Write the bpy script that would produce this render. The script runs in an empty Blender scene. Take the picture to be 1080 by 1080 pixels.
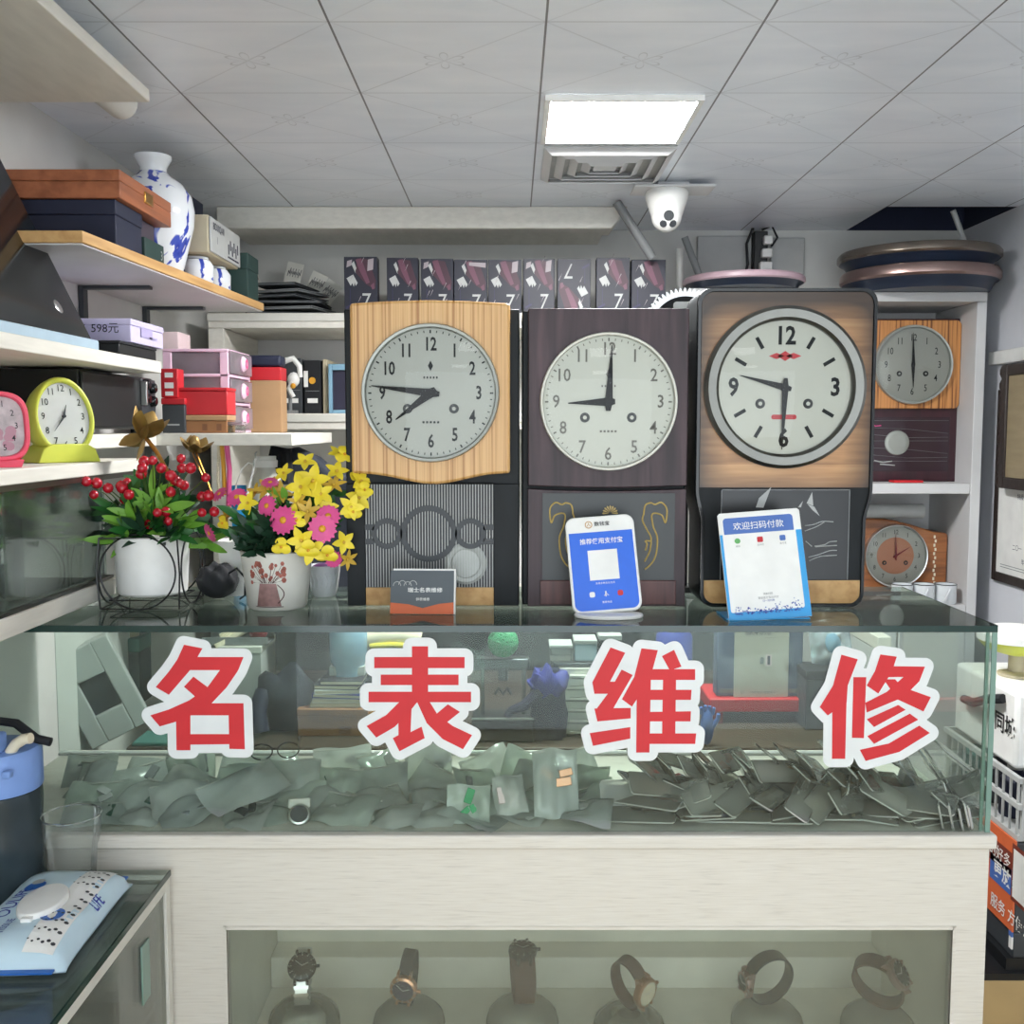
import bpy, bmesh, math, random
from mathutils import Vector as V, Matrix as MX
sc = bpy.context.scene
COL = sc.collection
RND = random.Random(7)
PI = math.pi
rad = math.radians
# ------------------------------------------------------------------ camera
F = 1080.0
PITCH = math.atan(88 / F)
CAMZ = 1.45
cp, sp = math.cos(PITCH), math.sin(PITCH)
cam = bpy.data.objects.new('camera', bpy.data.cameras.new('camera'))
COL.objects.link(cam)
cam.location = (0, 0, CAMZ)
cam.rotation_euler = (PI / 2 - PITCH, 0, 0)
cam.data.sensor_width = 36
cam.data.lens = 36.0
cam.data.clip_start = 0.02
sc.camera = cam

def ray(px, py):
    u, v = (px - 540) / F, (540 - py) / F
    return V((u, cp + v * sp, -sp + v * cp))
def PY(px, py, Y):
    d = ray(px, py); return V((0, 0, CAMZ)) + d * (Y / d.y)
def PX(px, py, X):
    d = ray(px, py); return V((0, 0, CAMZ)) + d * (X / d.x)
def PZ(px, py, z):
    d = ray(px, py); return V((0, 0, CAMZ)) + d * ((z - CAMZ) / d.z)
def rect(px0, py0, px1, py1, Y):
    a, b = PY(px0, py1, Y), PY(px1, py0, Y)
    c, d = PY(px0, py0, Y), PY(px1, py1, Y)
    return (a.x + c.x) / 2, (b.x + d.x) / 2, min(a.z, b.z), max(a.z, b.z)      # x0 x1 z0 z1

# ------------------------------------------------------------------ materials
MATS = {}
def lin(c):
    r = []
    for v in c[:3]:
        v = v / 255.0
        r.append(v / 12.92 if v <= 0.04045 else ((v + 0.055) / 1.055) ** 2.4)
    return (*r, 1.0)
def newmat(name):
    m = bpy.data.materials.new(name); m.use_nodes = True
    MATS[name] = m
    nt = m.node_tree
    b = nt.nodes['Principled BSDF']
    return m, nt, b
def coords(nt, scale=(1, 1, 1)):
    tc = nt.nodes.new('ShaderNodeTexCoord'); mp = nt.nodes.new('ShaderNodeMapping')
    mp.inputs['Scale'].default_value = scale
    nt.links.new(tc.outputs['Object'], mp.inputs['Vector'])
    return mp.outputs['Vector']
def ramp(nt, fac, stops):
    r = nt.nodes.new('ShaderNodeValToRGB')
    while len(r.color_ramp.elements) < len(stops): r.color_ramp.elements.new(0.5)
    for e, (p, c) in zip(r.color_ramp.elements, stops): e.position = p; e.color = c
    nt.links.new(fac, r.inputs['Fac'])
    return r.outputs['Color']
def mat(name, col, rough=0.5, metal=0.0, noise=None, bump=0.0, spec=0.5, emit=0, alpha=None, coat=0):
    """noise = (scale, amount, stretch xyz) mottles the colour with a procedural noise"""
    m, nt, b = newmat(name)
    c = lin(col)
    b.inputs['Base Color'].default_value = c
    b.inputs['Roughness'].default_value = rough
    b.inputs['Metallic'].default_value = metal
    b.inputs['Specular IOR Level'].default_value = spec
    if coat: b.inputs['Coat Weight'].default_value = coat; b.inputs['Coat Roughness'].default_value = .08
    if emit:
        b.inputs['Emission Color'].default_value = c; b.inputs['Emission Strength'].default_value = emit
    sc_, am, st = noise if noise else (18, .06, (1, 1, 1))
    n = nt.nodes.new('ShaderNodeTexNoise'); n.inputs['Scale'].default_value = sc_; n.inputs['Detail'].default_value = 5
    nt.links.new(coords(nt, st), n.inputs['Vector'])
    lo = tuple(max(0, v * (1 - am)) for v in c[:3]) + (1,)
    hi = tuple(min(1, v * (1 + am * .8)) for v in c[:3]) + (1,)
    nt.links.new(ramp(nt, n.outputs['Fac'], [(.3, lo), (.7, hi)]), b.inputs['Base Color'])
    if bump:
        bp = nt.nodes.new('ShaderNodeBump'); bp.inputs['Strength'].default_value = bump; bp.inputs['Distance'].default_value = .002
        nt.links.new(n.outputs['Fac'], bp.inputs['Height']); nt.links.new(bp.outputs['Normal'], b.inputs['Normal'])
    return m
def wood(name, stops, scale, stretch, rough=0.45, detail=4, dist=.4, coat=0, bump=.1):
    m, nt, b = newmat(name)
    n = nt.nodes.new('ShaderNodeTexNoise'); n.inputs['Scale'].default_value = scale
    n.inputs['Detail'].default_value = detail; n.inputs['Distortion'].default_value = dist
    nt.links.new(coords(nt, stretch), n.inputs['Vector'])
    nt.links.new(ramp(nt, n.outputs['Fac'], [(p, lin(c)) for p, c in stops]), b.inputs['Base Color'])
    b.inputs['Roughness'].default_value = rough
    if coat: b.inputs['Coat Weight'].default_value = coat; b.inputs['Coat Roughness'].default_value = .1
    bp = nt.nodes.new('ShaderNodeBump'); bp.inputs['Strength'].default_value = bump; bp.inputs['Distance'].default_value = .001
    nt.links.new(n.outputs['Fac'], bp.inputs['Height']); nt.links.new(bp.outputs['Normal'], b.inputs['Normal'])
    return m
def clear(name, tint, rough=.02, ior=1.45, haze=0.0, hazecol=(200, 210, 200), k=1.0):
    """thin clear sheet: transparent with a fresnel gloss and, for dusty or milky plastic or painted-in foggy reflection, a share of diffuse"""
    m, nt, b = newmat(name)
    nt.nodes.remove(b)
    out = nt.nodes['Material Output']
    tr = nt.nodes.new('ShaderNodeBsdfTransparent'); tr.inputs['Color'].default_value = lin(tint)
    gl = nt.nodes.new('ShaderNodeBsdfGlossy'); gl.inputs['Roughness'].default_value = rough
    fr = nt.nodes.new('ShaderNodeFresnel'); fr.inputs['IOR'].default_value = ior
    mu = nt.nodes.new('ShaderNodeMath'); mu.operation = 'MULTIPLY'; mu.inputs[1].default_value = k
    nt.links.new(fr.outputs['Fac'], mu.inputs[0])
    mx = nt.nodes.new('ShaderNodeMixShader')
    nt.links.new(mu.outputs[0], mx.inputs['Fac'])
    src = tr.outputs[0]
    if haze:
        df = nt.nodes.new('ShaderNodeBsdfDiffuse'); df.inputs['Color'].default_value = lin(hazecol)
        tl = nt.nodes.new('ShaderNodeBsdfTranslucent'); tl.inputs['Color'].default_value = lin(hazecol)
        m2 = nt.nodes.new('ShaderNodeMixShader'); m2.inputs['Fac'].default_value = .45
        nt.links.new(df.outputs[0], m2.inputs[1]); nt.links.new(tl.outputs[0], m2.inputs[2])
        mh = nt.nodes.new('ShaderNodeMixShader')
        n = nt.nodes.new('ShaderNodeTexNoise'); n.inputs['Scale'].default_value = 9; n.inputs['Detail'].default_value = 5
        nt.links.new(coords(nt), n.inputs['Vector'])
        mr = nt.nodes.new('ShaderNodeMapRange'); mr.inputs['To Min'].default_value = haze * .5; mr.inputs['To Max'].default_value = min(1, haze * 1.5)
        nt.links.new(n.outputs['Fac'], mr.inputs['Value']); nt.links.new(mr.outputs[0], mh.inputs['Fac'])
        nt.links.new(tr.outputs[0], mh.inputs[1]); nt.links.new(m2.outputs[0], mh.inputs[2])
        src = mh.outputs[0]
    nt.links.new(src, mx.inputs[1]); nt.links.new(gl.outputs[0], mx.inputs[2])
    nt.links.new(mx.outputs[0], out.inputs['Surface'])
    return m

# ------------------------------------------------------------------ mesh builder
RX90 = MX.Rotation(PI / 2, 4, 'X')          # (x, y, z) -> (x, -z, y): a drawing in xy stands up and faces -Y
_font = {}
def text_mesh(s, size, bold=0.0, sx=1.0):
    cu = bpy.data.curves.new('lettering', 'FONT'); cu.body = s; cu.size = size
    cu.align_x = 'CENTER'; cu.align_y = 'CENTER'; cu.offset = bold * size; cu.resolution_u = 2
    o = bpy.data.objects.new('lettering', cu); COL.objects.link(o)
    dg = bpy.context.evaluated_depsgraph_get(); dg.update()
    me = bpy.data.meshes.new_from_object(o.evaluated_get(dg))
    vs = [v.co.copy() for v in me.vertices]; fs = [tuple(p.vertices) for p in me.polygons]
    bpy.data.objects.remove(o); bpy.data.curves.remove(cu); bpy.data.meshes.remove(me)
    return [V((v.x * sx, v.y, v.z)) for v in vs], fs
class M:
    def __init__(s): s.v = []; s.f = []; s.mi = []; s.m = 0; s.T = MX.Identity(4)
    def add(s, vs, fs, T=None):
        o = len(s.v); t = s.T @ T if T is not None else s.T
        s.v += [t @ V(v) for v in vs]
        s.f += [tuple(i + o for i in f) for f in fs]; s.mi += [s.m] * len(fs)
        return s
    def use(s, i): s.m = i; return s
    def box(s, x0, x1, y0, y1, z0, z1, T=None):
        vs = [(x, y, z) for z in (z0, z1) for y in (y0, y1) for x in (x0, x1)]
        return s.add(vs, [(0, 2, 3, 1), (4, 5, 7, 6), (0, 1, 5, 4), (2, 6, 7, 3), (0, 4, 6, 2), (1, 3, 7, 5)], T)
    def cbox(s, c, d, T=None):
        return s.box(c[0] - d[0] / 2, c[0] + d[0] / 2, c[1] - d[1] / 2, c[1] + d[1] / 2, c[2] - d[2] / 2, c[2] + d[2] / 2, T)
    def prism(s, poly, y0, y1, T=None):
        """polygon in x,z (counter-clockwise seen from -Y) between depths y0 < y1"""
        n = len(poly)
        vs = [(x, y0, z) for x, z in poly] + [(x, y1, z) for x, z in poly]
        fs = [tuple(range(n)), tuple(range(2 * n - 1, n - 1, -1))]
        fs += [(i, i + n, (i + 1) % n + n, (i + 1) % n) for i in range(n)]
        return s.add(vs, fs, T)
    def flat(s, poly, z=0.0, T=None):
        return s.add([(x, y, z) for x, y in poly], [tuple(range(len(poly)))], T)
    def lathe(s, prof, n=32, T=None, a0=0, a1=2 * PI):
        full = abs(a1 - a0 - 2 * PI) < 1e-6
        k = n if full else n + 1
        vs = [(r * math.cos(a0 + (a1 - a0) * i / n), r * math.sin(a0 + (a1 - a0) * i / n), z) for r, z in prof for i in range(k)]
        fs = []
        for j in range(len(prof) - 1):
            for i in range(n):
                i2 = (i + 1) % k if full else i + 1
                fs.append((j * k + i, j * k + i2, (j + 1) * k + i2, (j + 1) * k + i))
        return s.add(vs, fs, T)
    def disc(s, r, z=0, n=32, T=None, ry=None):
        ry = ry or r
        return s.flat([(r * math.cos(2 * PI * i / n), ry * math.sin(2 * PI * i / n)) for i in range(n)], z, T)
    def tube(s, pts, r, n=8, T=None, closed=False, r1=None):
        pts = [V(p) for p in pts]; vs = []; fs = []
        L = len(pts); up = V((0, 0, 1)); prev = None
        for i, p in enumerate(pts):
            if closed: d = pts[(i + 1) % L] - pts[i - 1]
            else: d = pts[min(i + 1, L - 1)] - pts[max(i - 1, 0)]
            d.normalize()
            if prev is None:
                a = d.cross(up)
                if a.length < .05: a = d.cross(V((1, 0, 0)))
            else: a = prev - d * prev.dot(d)
            a.normalize(); prev = a; b = d.cross(a)
            rr = r if r1 is None else r + (r1 - r) * i / (L - 1)
            vs += [p + (a * math.cos(2 * PI * k / n) + b * math.sin(2 * PI * k / n)) * rr for k in range(n)]
        for i in range(L if closed else L - 1):
            j = (i + 1) % L
            fs += [(i * n + k, j * n + k, j * n + (k + 1) % n, i * n + (k + 1) % n) for k in range(n)]
        if not closed: fs += [tuple(range(n)), tuple(range(L * n - 1, (L - 1) * n - 1, -1))]
        return s.add(vs, fs, T)
    def cyl(s, p0, p1, r0, r1=None, n=20, T=None): return s.tube([p0, p1], r0, n, T, r1=r1)
    def ball(s, c, r, n=14, sx=1, sy=1, sz=1, T=None):
        h = n // 2
        prof = [(max(1e-5, math.sin(PI * j / h)) , -math.cos(PI * j / h)) for j in range(h + 1)]
        t = MX.Translation(V(c)) @ MX.Diagonal((r * sx, r * sy, r * sz, 1))
        return s.lathe(prof, n, (T @ t) if T is not None else t)
    def text(s, body, size, T, bold=0.0, sx=1.0):
        vs, fs = text_mesh(body, size, bold, sx); return s.add(vs, fs, T)
    def build(s, name, mats, parent=None, bevel=0, smooth=40, seg=2):
        me = bpy.data.meshes.new(name)
        me.from_pydata([tuple(v) for v in s.v], [], s.f)
        for mm in ([mats] if isinstance(mats, str) else mats): me.materials.append(MATS[mm])
        me.polygons.foreach_set('material_index', s.mi)
        if smooth:
            me.polygons.foreach_set('use_smooth', [True] * len(s.f)); me.set_sharp_from_angle(angle=rad(smooth))
        me.update()
        o = bpy.data.objects.new(name, me); COL.objects.link(o)
        if parent is not None: o.parent = parent
        if bevel:
            b = o.modifiers.new('edge', 'BEVEL'); b.width = bevel; b.segments = seg; b.limit_method = 'ANGLE'; b.angle_limit = rad(40)
        return o
def tag(o, label, cat, group=None, kind=None):
    o['label'] = label; o['category'] = cat
    if group: o['group'] = group
    if kind: o['kind'] = kind
    return o
def thing(name, label, cat, loc=(0, 0, 0), rz=0, group=None, rx=0, ry=0):
    o = bpy.data.objects.new(name, None); COL.objects.link(o); o.empty_display_size = .05
    o.location = loc; o.rotation_euler = (rx, ry, rz)
    return tag(o, label, cat, group)
def struct(name, m, mats, **kw):
    o = m.build(name, mats, **kw); o['kind'] = 'structure'; return o
def dup(root, loc, rot, label=None, group=None):
    r = root.copy(); COL.objects.link(r); r.location = loc; r.rotation_euler = rot
    if label: r['label'] = label
    if group: r['group'] = group
    for ch in list(root.children):
        c = ch.copy(); COL.objects.link(c); c.parent = r
        for g in list(ch.children):
            d = g.copy(); COL.objects.link(d); d.parent = c
    return r
def rrect(w, h, r, n=5, cx=0, cy=0):
    p = []
    for (sx, sy, a0) in ((1, -1, -90), (1, 1, 0), (-1, 1, 90), (-1, -1, 180)):
        for i in range(n + 1):
            a = rad(a0 + 90 * i / n)
            p.append((cx + sx * (w / 2 - r) + r * math.cos(a), cy + sy * (h / 2 - r) + r * math.sin(a)))
    return p
def TR(x=0, y=0, z=0): return MX.Translation((x, y, z))
def RZ(a): return MX.Rotation(a, 4, 'Z')
def RX(a): return MX.Rotation(a, 4, 'X')
def RY(a): return MX.Rotation(a, 4, 'Y')
# ------------------------------------------------------------------ the materials of the place
wood('paint', [(.25, (198, 193, 183)), (.42, (213, 208, 197)), (.75, (221, 217, 207))], 13, (1.2, 4, 24), .45, 6, .3, bump=.2)
wood('board', [(.25, (214, 211, 201)), (.55, (224, 221, 211)), (.8, (231, 228, 218))], 9, (4, 1, 9), .5, 4, .2, bump=.06)
mat('board_grey', (206, 206, 206), .55, noise=(8, .05, (1, 1, 1)))
mat('wall_paint', (212, 212, 208), .85, noise=(5, .07, (1, 1, 1)), bump=.1)
mat('wall_right_paint', (216, 218, 224), .85, noise=(4, .06, (1, 1, 1)), bump=.1)
mat('floor_tan', (176, 150, 104), .6, noise=(7, .12, (1, 1, 1)))
mat('cavity', (38, 44, 66), .9)  # navy paints the darkness of the open void onto its walls
clear('case_glass', (249, 253, 250), .015, 1.5, haze=.03, hazecol=(205, 216, 206), k=.35)
clear('clean_glass', (244, 250, 247), .01, 1.45, k=.4)
clear('dial_glass', (250, 252, 251), .03, 1.5, k=.5)
clear('top_glass', (238, 247, 242), .03, 1.5, haze=.09, hazecol=(190, 208, 200), k=.9)  # diffuse haze brightens the pane in place of a reflection
clear('green_glass', (248, 251, 248), .03, 1.5, haze=.10, hazecol=(238, 238, 222), k=.8)  # cream haze paints a foggy reflection into the pane
clear('cabinet_glass', (240, 247, 243), .03, 1.5, haze=.13, hazecol=(160, 172, 162), k=.8)  # grey-green haze paints foggy light into the cabinet front
mat('glass_edge', (16, 48, 42), .12, spec=.6)
mat('glass_edge_pale', (120, 150, 138), .2)
clear('clear_plastic', (228, 232, 228), .08, 1.45, haze=.10, hazecol=(225, 228, 222))
clear('bag_plastic', (226, 234, 228), .12, 1.4, haze=.55, hazecol=(248, 251, 246))
clear('milky_plastic', (235, 215, 228), .2, 1.4, haze=.45, hazecol=(214, 204, 210))
for n, c, r in [('white', (236, 236, 232), .4), ('offwhite', (214, 213, 204), .55), ('black', (20, 22, 24), .4), ('black_gloss', (16, 18, 20), .15),
                ('soft_black', (26, 28, 32), .8), ('navy', (28, 34, 58), .6), ('dark_grey', (58, 62, 66), .5), ('grey', (128, 131, 132), .5),
                ('light_grey', (178, 180, 178), .5), ('red', (196, 34, 44), .45), ('sign_red', (204, 34, 42), .55), ('sign_white', (222, 226, 226), .5),
                ('dark_red', (120, 26, 34), .5), ('pink', (232, 196, 216), .45), ('hot_pink', (228, 92, 150), .5), ('lavender', (206, 198, 230), .5),
                ('ink', (42, 40, 62), .6), ('blue', (34, 104, 222), .4), ('deep_blue', (44, 60, 152), .5), ('sky_blue', (52, 160, 224), .35), ('band_blue', (74, 110, 182), .4),
                ('pale_blue', (170, 192, 206), .5), ('teal', (70, 120, 112), .7), ('dark_green', (36, 62, 58), .6), ('green', (46, 150, 96), .6),
                ('lime', (206, 214, 84), .4), ('clock_pink', (232, 78, 104), .4), ('yellow', (232, 214, 48), .5), ('amber', (222, 160, 40), .5),
                ('orange', (212, 104, 60), .55), ('brown', (122, 80, 52), .55), ('cardboard', (178, 142, 104), .8), ('brown_box', (150, 104, 66), .7),
                ('cream', (226, 216, 190), .6), ('porcelain', (226, 230, 232), .15), ('cobalt', (52, 72, 176), .3), ('leather', (74, 50, 38), .6),
                ('tan_leather', (150, 116, 84), .6), ('wet_green', (96, 170, 96), .4), ('purple', (86, 44, 92), .5), ('magenta', (150, 58, 96), .5), ('card_grey', (74, 82, 88), .45), ('sand', (186, 176, 150), .6), ('rubber_green', (52, 84, 70), .6), ('cabinet_back', (122, 134, 124), .7), ('display_white', (240, 238, 226), .7), ('olive_gold', (186, 160, 92), .4), ('door_black', (13, 16, 18), .6)]:
    mat(n, c, r)
for n, c, r in [('silver', (206, 208, 206), .28), ('brushed', (118, 118, 113), .34), ('rose_gold', (206, 158, 128), .3), ('gold', (176, 132, 62), .35),
                ('brass', (190, 140, 70), .3), ('gunmetal', (74, 78, 80), .35), ('copper_rim', (178, 152, 146), .3), ('chrome', (216, 218, 220), .12)]:
    mat(n, c, r, metal=1.0)
mat('old_silver', (160, 164, 158), .42, metal=.4, noise=(12, .1, (1, 1, 1)))
mat('dial_silver', (162, 162, 154), .45, metal=.3, noise=(6, .06, (1, 1, 1)))
mat('dial_pale', (184, 183, 172), .45, metal=.3, noise=(6, .06, (1, 1, 1)))
mat('dial_copper', (176, 122, 96), .4, metal=.5, noise=(6, .1, (1, 1, 1)))
mat('white_enamel', (222, 222, 210), .3)
mat('numeral', (34, 36, 38), .7, spec=.2)
mat('hand_black', (22, 23, 25), .7, spec=.2)
mat('numeral_pale', (104, 100, 92), .5)
mat('lamp_diffuser', (255, 255, 255), .5, emit=104)
mat('lamp_diffuser_dim', (255, 255, 255), .5, emit=4.5)
wood('oak', [(.34, (172, 118, 58)), (.44, (208, 160, 96)), (.56, (222, 178, 118)), (.66, (204, 154, 92)), (.78, (226, 186, 130))], 3.4, (52, 2, .35), .4, 2, .15, coat=.2)
wood('oak_zebra', [(.38, (112, 66, 34)), (.46, (190, 128, 70)), (.6, (206, 144, 84)), (.75, (178, 116, 62))], 3.4, (40, 2, .6), .4, 3, .2, coat=.2)
wood('rosewood', [(.3, (38, 26, 31)), (.55, (62, 44, 50)), (.75, (82, 60, 66))], 5, (9, 3, .7), .5, 6, .5)
wood('rosewood_red', [(.3, (60, 34, 34)), (.55, (92, 52, 50)), (.75, (110, 68, 62))], 5, (8, 3, .8), .4, 5, .4)
wood('maroon_wood', [(.3, (40, 18, 26)), (.6, (62, 28, 38))], 5, (6, 3, .8), .35, 4, .3)
wood('walnut', [(.3, (112, 66, 34)), (.5, (150, 92, 50)), (.75, (170, 108, 62))], 4, (1.2, 6, 12), .35, 4, .4, coat=.3)
wood('plank_wood', [(.3, (182, 138, 84)), (.55, (206, 164, 108)), (.8, (216, 178, 124))], 5, (8, .8, 8), .55, 4, .3)
wood('rust_wood', [(.3, (134, 78, 50)), (.55, (166, 100, 66)), (.8, (180, 112, 76))], 4, (8, .8, 10), .5, 4, .3)
wood('desk_wood', [(.3, (54, 46, 40)), (.7, (78, 66, 56))], 4, (1, 8, 8), .5, 4, .3)
wood('black_lacquer', [(.3, (14, 18, 20)), (.7, (24, 29, 32))], 6, (4, 4, 1), .5, 4, .2)
MATS['black_lacquer'].node_tree.nodes['Principled BSDF'].inputs['Specular IOR Level'].default_value = .25
mat('carved', (46, 36, 32), .5, noise=(40, .3, (1, 1, 1)), bump=.4)
mat('leaf', (38, 98, 40), .45, noise=(14, .3, (1, 1, 1)))
mat('leaf_bright', (112, 164, 58), .45, noise=(14, .25, (1, 1, 1)))
mat('leaf_dark', (26, 58, 38), .5, noise=(14, .3, (1, 1, 1)))
mat('stem', (66, 92, 40), .5)
mat('berry', (176, 20, 40), .22, spec=.6)
mat('petal_yellow', (236, 214, 52), .5, noise=(30, .1, (1, 1, 1)))
mat('petal_gold', (208, 170, 60), .5, noise=(30, .2, (1, 1, 1)))
mat('petal_pink', (226, 84, 148), .5, noise=(30, .12, (1, 1, 1)))
mat('gold_leaf', (150, 122, 70), .38, metal=.6, noise=(30, .25, (1, 1, 1)))

# sunburst finish of the round-cornered clock: planks that darken towards the rim of the board
def sunburst(name, hw, hh, cz):
    m, nt, b = newmat(name)
    tc = nt.nodes.new('ShaderNodeTexCoord'); sx = nt.nodes.new('ShaderNodeSeparateXYZ')
    nt.links.new(tc.outputs['Object'], sx.inputs[0])
    def ma(op, a, bb=None, c=None):
        n = nt.nodes.new('ShaderNodeMath'); n.operation = op
        for i, v in enumerate((a, bb, c)):
            if v is None: continue
            if isinstance(v, (int, float)): n.inputs[i].default_value = v
            else: nt.links.new(v, n.inputs[i])
        return n.outputs[0]
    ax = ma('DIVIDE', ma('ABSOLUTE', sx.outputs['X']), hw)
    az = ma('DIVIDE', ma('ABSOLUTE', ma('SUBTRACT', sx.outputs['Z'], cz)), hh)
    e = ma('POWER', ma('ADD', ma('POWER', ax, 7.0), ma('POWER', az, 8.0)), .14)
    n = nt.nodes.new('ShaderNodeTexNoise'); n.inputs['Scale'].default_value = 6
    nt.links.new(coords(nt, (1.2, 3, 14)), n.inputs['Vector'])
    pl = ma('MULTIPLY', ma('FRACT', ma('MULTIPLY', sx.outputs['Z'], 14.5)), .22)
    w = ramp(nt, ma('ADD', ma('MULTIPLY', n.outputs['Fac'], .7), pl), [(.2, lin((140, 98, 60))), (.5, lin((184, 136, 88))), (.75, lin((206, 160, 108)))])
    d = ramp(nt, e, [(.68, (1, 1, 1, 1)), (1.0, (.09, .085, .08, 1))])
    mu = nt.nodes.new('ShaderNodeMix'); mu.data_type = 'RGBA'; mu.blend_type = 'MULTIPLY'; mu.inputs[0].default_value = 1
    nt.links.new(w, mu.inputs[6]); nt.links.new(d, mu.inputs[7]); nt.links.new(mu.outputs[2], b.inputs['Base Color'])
    b.inputs['Roughness'].default_value = .35; b.inputs['Coat Weight'].default_value = .1
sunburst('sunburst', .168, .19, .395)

# ceiling: metal tiles .376 m square with embossed diagonals and a small flower in the middle of each
def ceiling_mat():
    m, nt, b = newmat('ceiling_tile')
    tc = nt.nodes.new('ShaderNodeTexCoord'); sx = nt.nodes.new('ShaderNodeSeparateXYZ')
    nt.links.new(tc.outputs['Object'], sx.inputs[0])
    def ma(op, a, bb=None, c=None):
        n = nt.nodes.new('ShaderNodeMath'); n.operation = op
        for i, v in enumerate((a, bb, c)):
            if v is None: continue
            if isinstance(v, (int, float)): n.inputs[i].default_value = v
            else: nt.links.new(v, n.inputs[i])
        return n.outputs[0]
    u = ma('FRACT', ma('DIVIDE', ma('ADD', sx.outputs['X'], 20 * .376 - .059), .376))
    v = ma('FRACT', ma('DIVIDE', ma('ADD', sx.outputs['Y'], 20 * .376 - 2.207), .376))
    du = ma('MINIMUM', u, ma('SUBTRACT', 1.0, u)); dv = ma('MINIMUM', v, ma('SUBTRACT', 1.0, v))
    seam_u = ma('LESS_THAN', du, .0055); seam_v = ma('MULTIPLY', ma('LESS_THAN', dv, .004), .45)
    dg = ma('MINIMUM', ma('ABSOLUTE', ma('SUBTRACT', u, v)), ma('ABSOLUTE', ma('SUBTRACT', ma('ADD', u, v), 1.0)))
    nz = nt.nodes.new('ShaderNodeTexNoise'); nz.inputs['Scale'].default_value = 4
    nt.links.new(coords(nt), nz.inputs['Vector'])
    diag = ma('MULTIPLY', ma('LESS_THAN', dg, .007), ma('MULTIPLY', nz.outputs['Fac'], .36))
    cu, cv = ma('SUBTRACT', u, .5), ma('SUBTRACT', v, .5)
    rr = ma('SQRT', ma('ADD', ma('MULTIPLY', cu, cu), ma('MULTIPLY', cv, cv)))
    an = ma('ARCTAN2', cv, cu)
    rose = ma('MULTIPLY', ma('ABSOLUTE', ma('SINE', ma('MULTIPLY', an, 3.0))), .11)
    fl = ma('MULTIPLY', ma('LESS_THAN', ma('ABSOLUTE', ma('SUBTRACT', rr, rose)), .007), .28)
    t = ma('MAXIMUM', ma('MAXIMUM', seam_u, seam_v), ma('MAXIMUM', diag, fl))
    n2 = nt.nodes.new('ShaderNodeTexNoise'); n2.inputs['Scale'].default_value = 3.5; n2.inputs['Detail'].default_value = 6
    nt.links.new(coords(nt, (1, 3, 1)), n2.inputs['Vector'])
    base = ramp(nt, n2.outputs['Fac'], [(.3, lin((222, 229, 238))), (.7, lin((236, 241, 248)))])
    mx = nt.nodes.new('ShaderNodeMix'); mx.data_type = 'RGBA'
    nt.links.new(t, mx.inputs[0]); nt.links.new(base, mx.inputs[6]); mx.inputs[7].default_value = lin((98, 100, 106))
    nt.links.new(mx.outputs[2], b.inputs['Base Color'])
    b.inputs['Roughness'].default_value = .3; b.inputs['Metallic'].default_value = .0
    bp = nt.nodes.new('ShaderNodeBump'); bp.inputs['Strength'].default_value = .3; bp.inputs['Distance'].default_value = .004
    nt.links.new(n2.outputs['Fac'], bp.inputs['Height']); nt.links.new(bp.outputs['Normal'], b.inputs['Normal'])
ceiling_mat()

# ------------------------------------------------------------------ the room shell
CZ, XL, XR, YB, YF0 = 2.15, -1.04, 1.60, 3.70, -1.3
struct('floor', M().box(XL - .1, XR + .1, YF0, YB + .1, -.06, 0), 'floor_tan')
struct('ceiling', M().box(XL - .1, XR + .1, YF0, 3.31, CZ, CZ + .02).box(XL - .1, 1.185, 3.31, YB + .1, CZ, CZ + .02), 'ceiling_tile')
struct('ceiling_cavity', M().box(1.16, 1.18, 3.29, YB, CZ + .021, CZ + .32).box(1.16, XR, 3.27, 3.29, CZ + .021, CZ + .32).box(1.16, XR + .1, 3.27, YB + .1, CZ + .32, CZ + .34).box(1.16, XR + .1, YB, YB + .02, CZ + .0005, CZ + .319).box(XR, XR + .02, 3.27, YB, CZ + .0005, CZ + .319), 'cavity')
struct('wall_left', M().box(XL - .1, XL, YF0, YB, 0, CZ), 'wall_paint')
struct('wall_right', M().box(XR, XR + .1, YF0, YB, 0, CZ), 'wall_right_paint')
struct('wall_back', M().box(XL - .1, XR + .1, YB, YB + .1, 0, CZ), 'wall_paint')
# hollow pelmet under the ceiling along the back wall
a0, a1, pz0, pz1 = rect(228, 222, 652, 241, 3.30)
struct('beam', M().prism([(a0, pz0), (a1 - .02, pz0), (a1 + .03, CZ - .001), (a0, CZ - .001)], 3.30, 3.42).box(a0, a1 - .03, 3.42, YB, CZ - .05, CZ - .001), 'board', bevel=.004)
# round cove pipe where ceiling and shelf meet
struct('trim_1', M().cyl((-.80, 0.6, CZ - .035), (-.80, 2.16, CZ - .035), .033, n=20), 'wall_paint')

# ceiling lights (the one in view and two unseen over the customer side, the front one added as extra light)
def ceiling_light(x, y, label, dm='lamp_diffuser'):
    t = thing('ceiling_light', label, 'ceiling light', (x, y, CZ), group='square ceiling lights')
    w = .168
    M().box(-w, w, -w, -w + .012, -.012, -.0005).box(-w, w, w - .012, w, -.012, -.0005).box(-w, -w + .012, -w + .0122, w - .0122, -.012, -.0005).box(w - .012, w, -w + .0122, w - .0122, -.012, -.0005).build('frame', 'white', t)
    M().box(-w + .013, w - .013, -w + .013, w - .013, -.009, -.001).build('diffuser', dm, t)
ceiling_light(.238, 2.385, 'bright square ceiling light panel set in front of the louvred vent')
for x, y, d in [(.247, .515, 'square ceiling light panel above the middle of the customer side'), (.247, -.60, 'unseen square ceiling light panel added near the shop front')]:
    ceiling_light(x, y, d, 'lamp_diffuser_dim')
t = thing('ceiling_vent', 'square white louvred vent in the ceiling behind the light panel', 'vent', (.245, 2.765, CZ))
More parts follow.
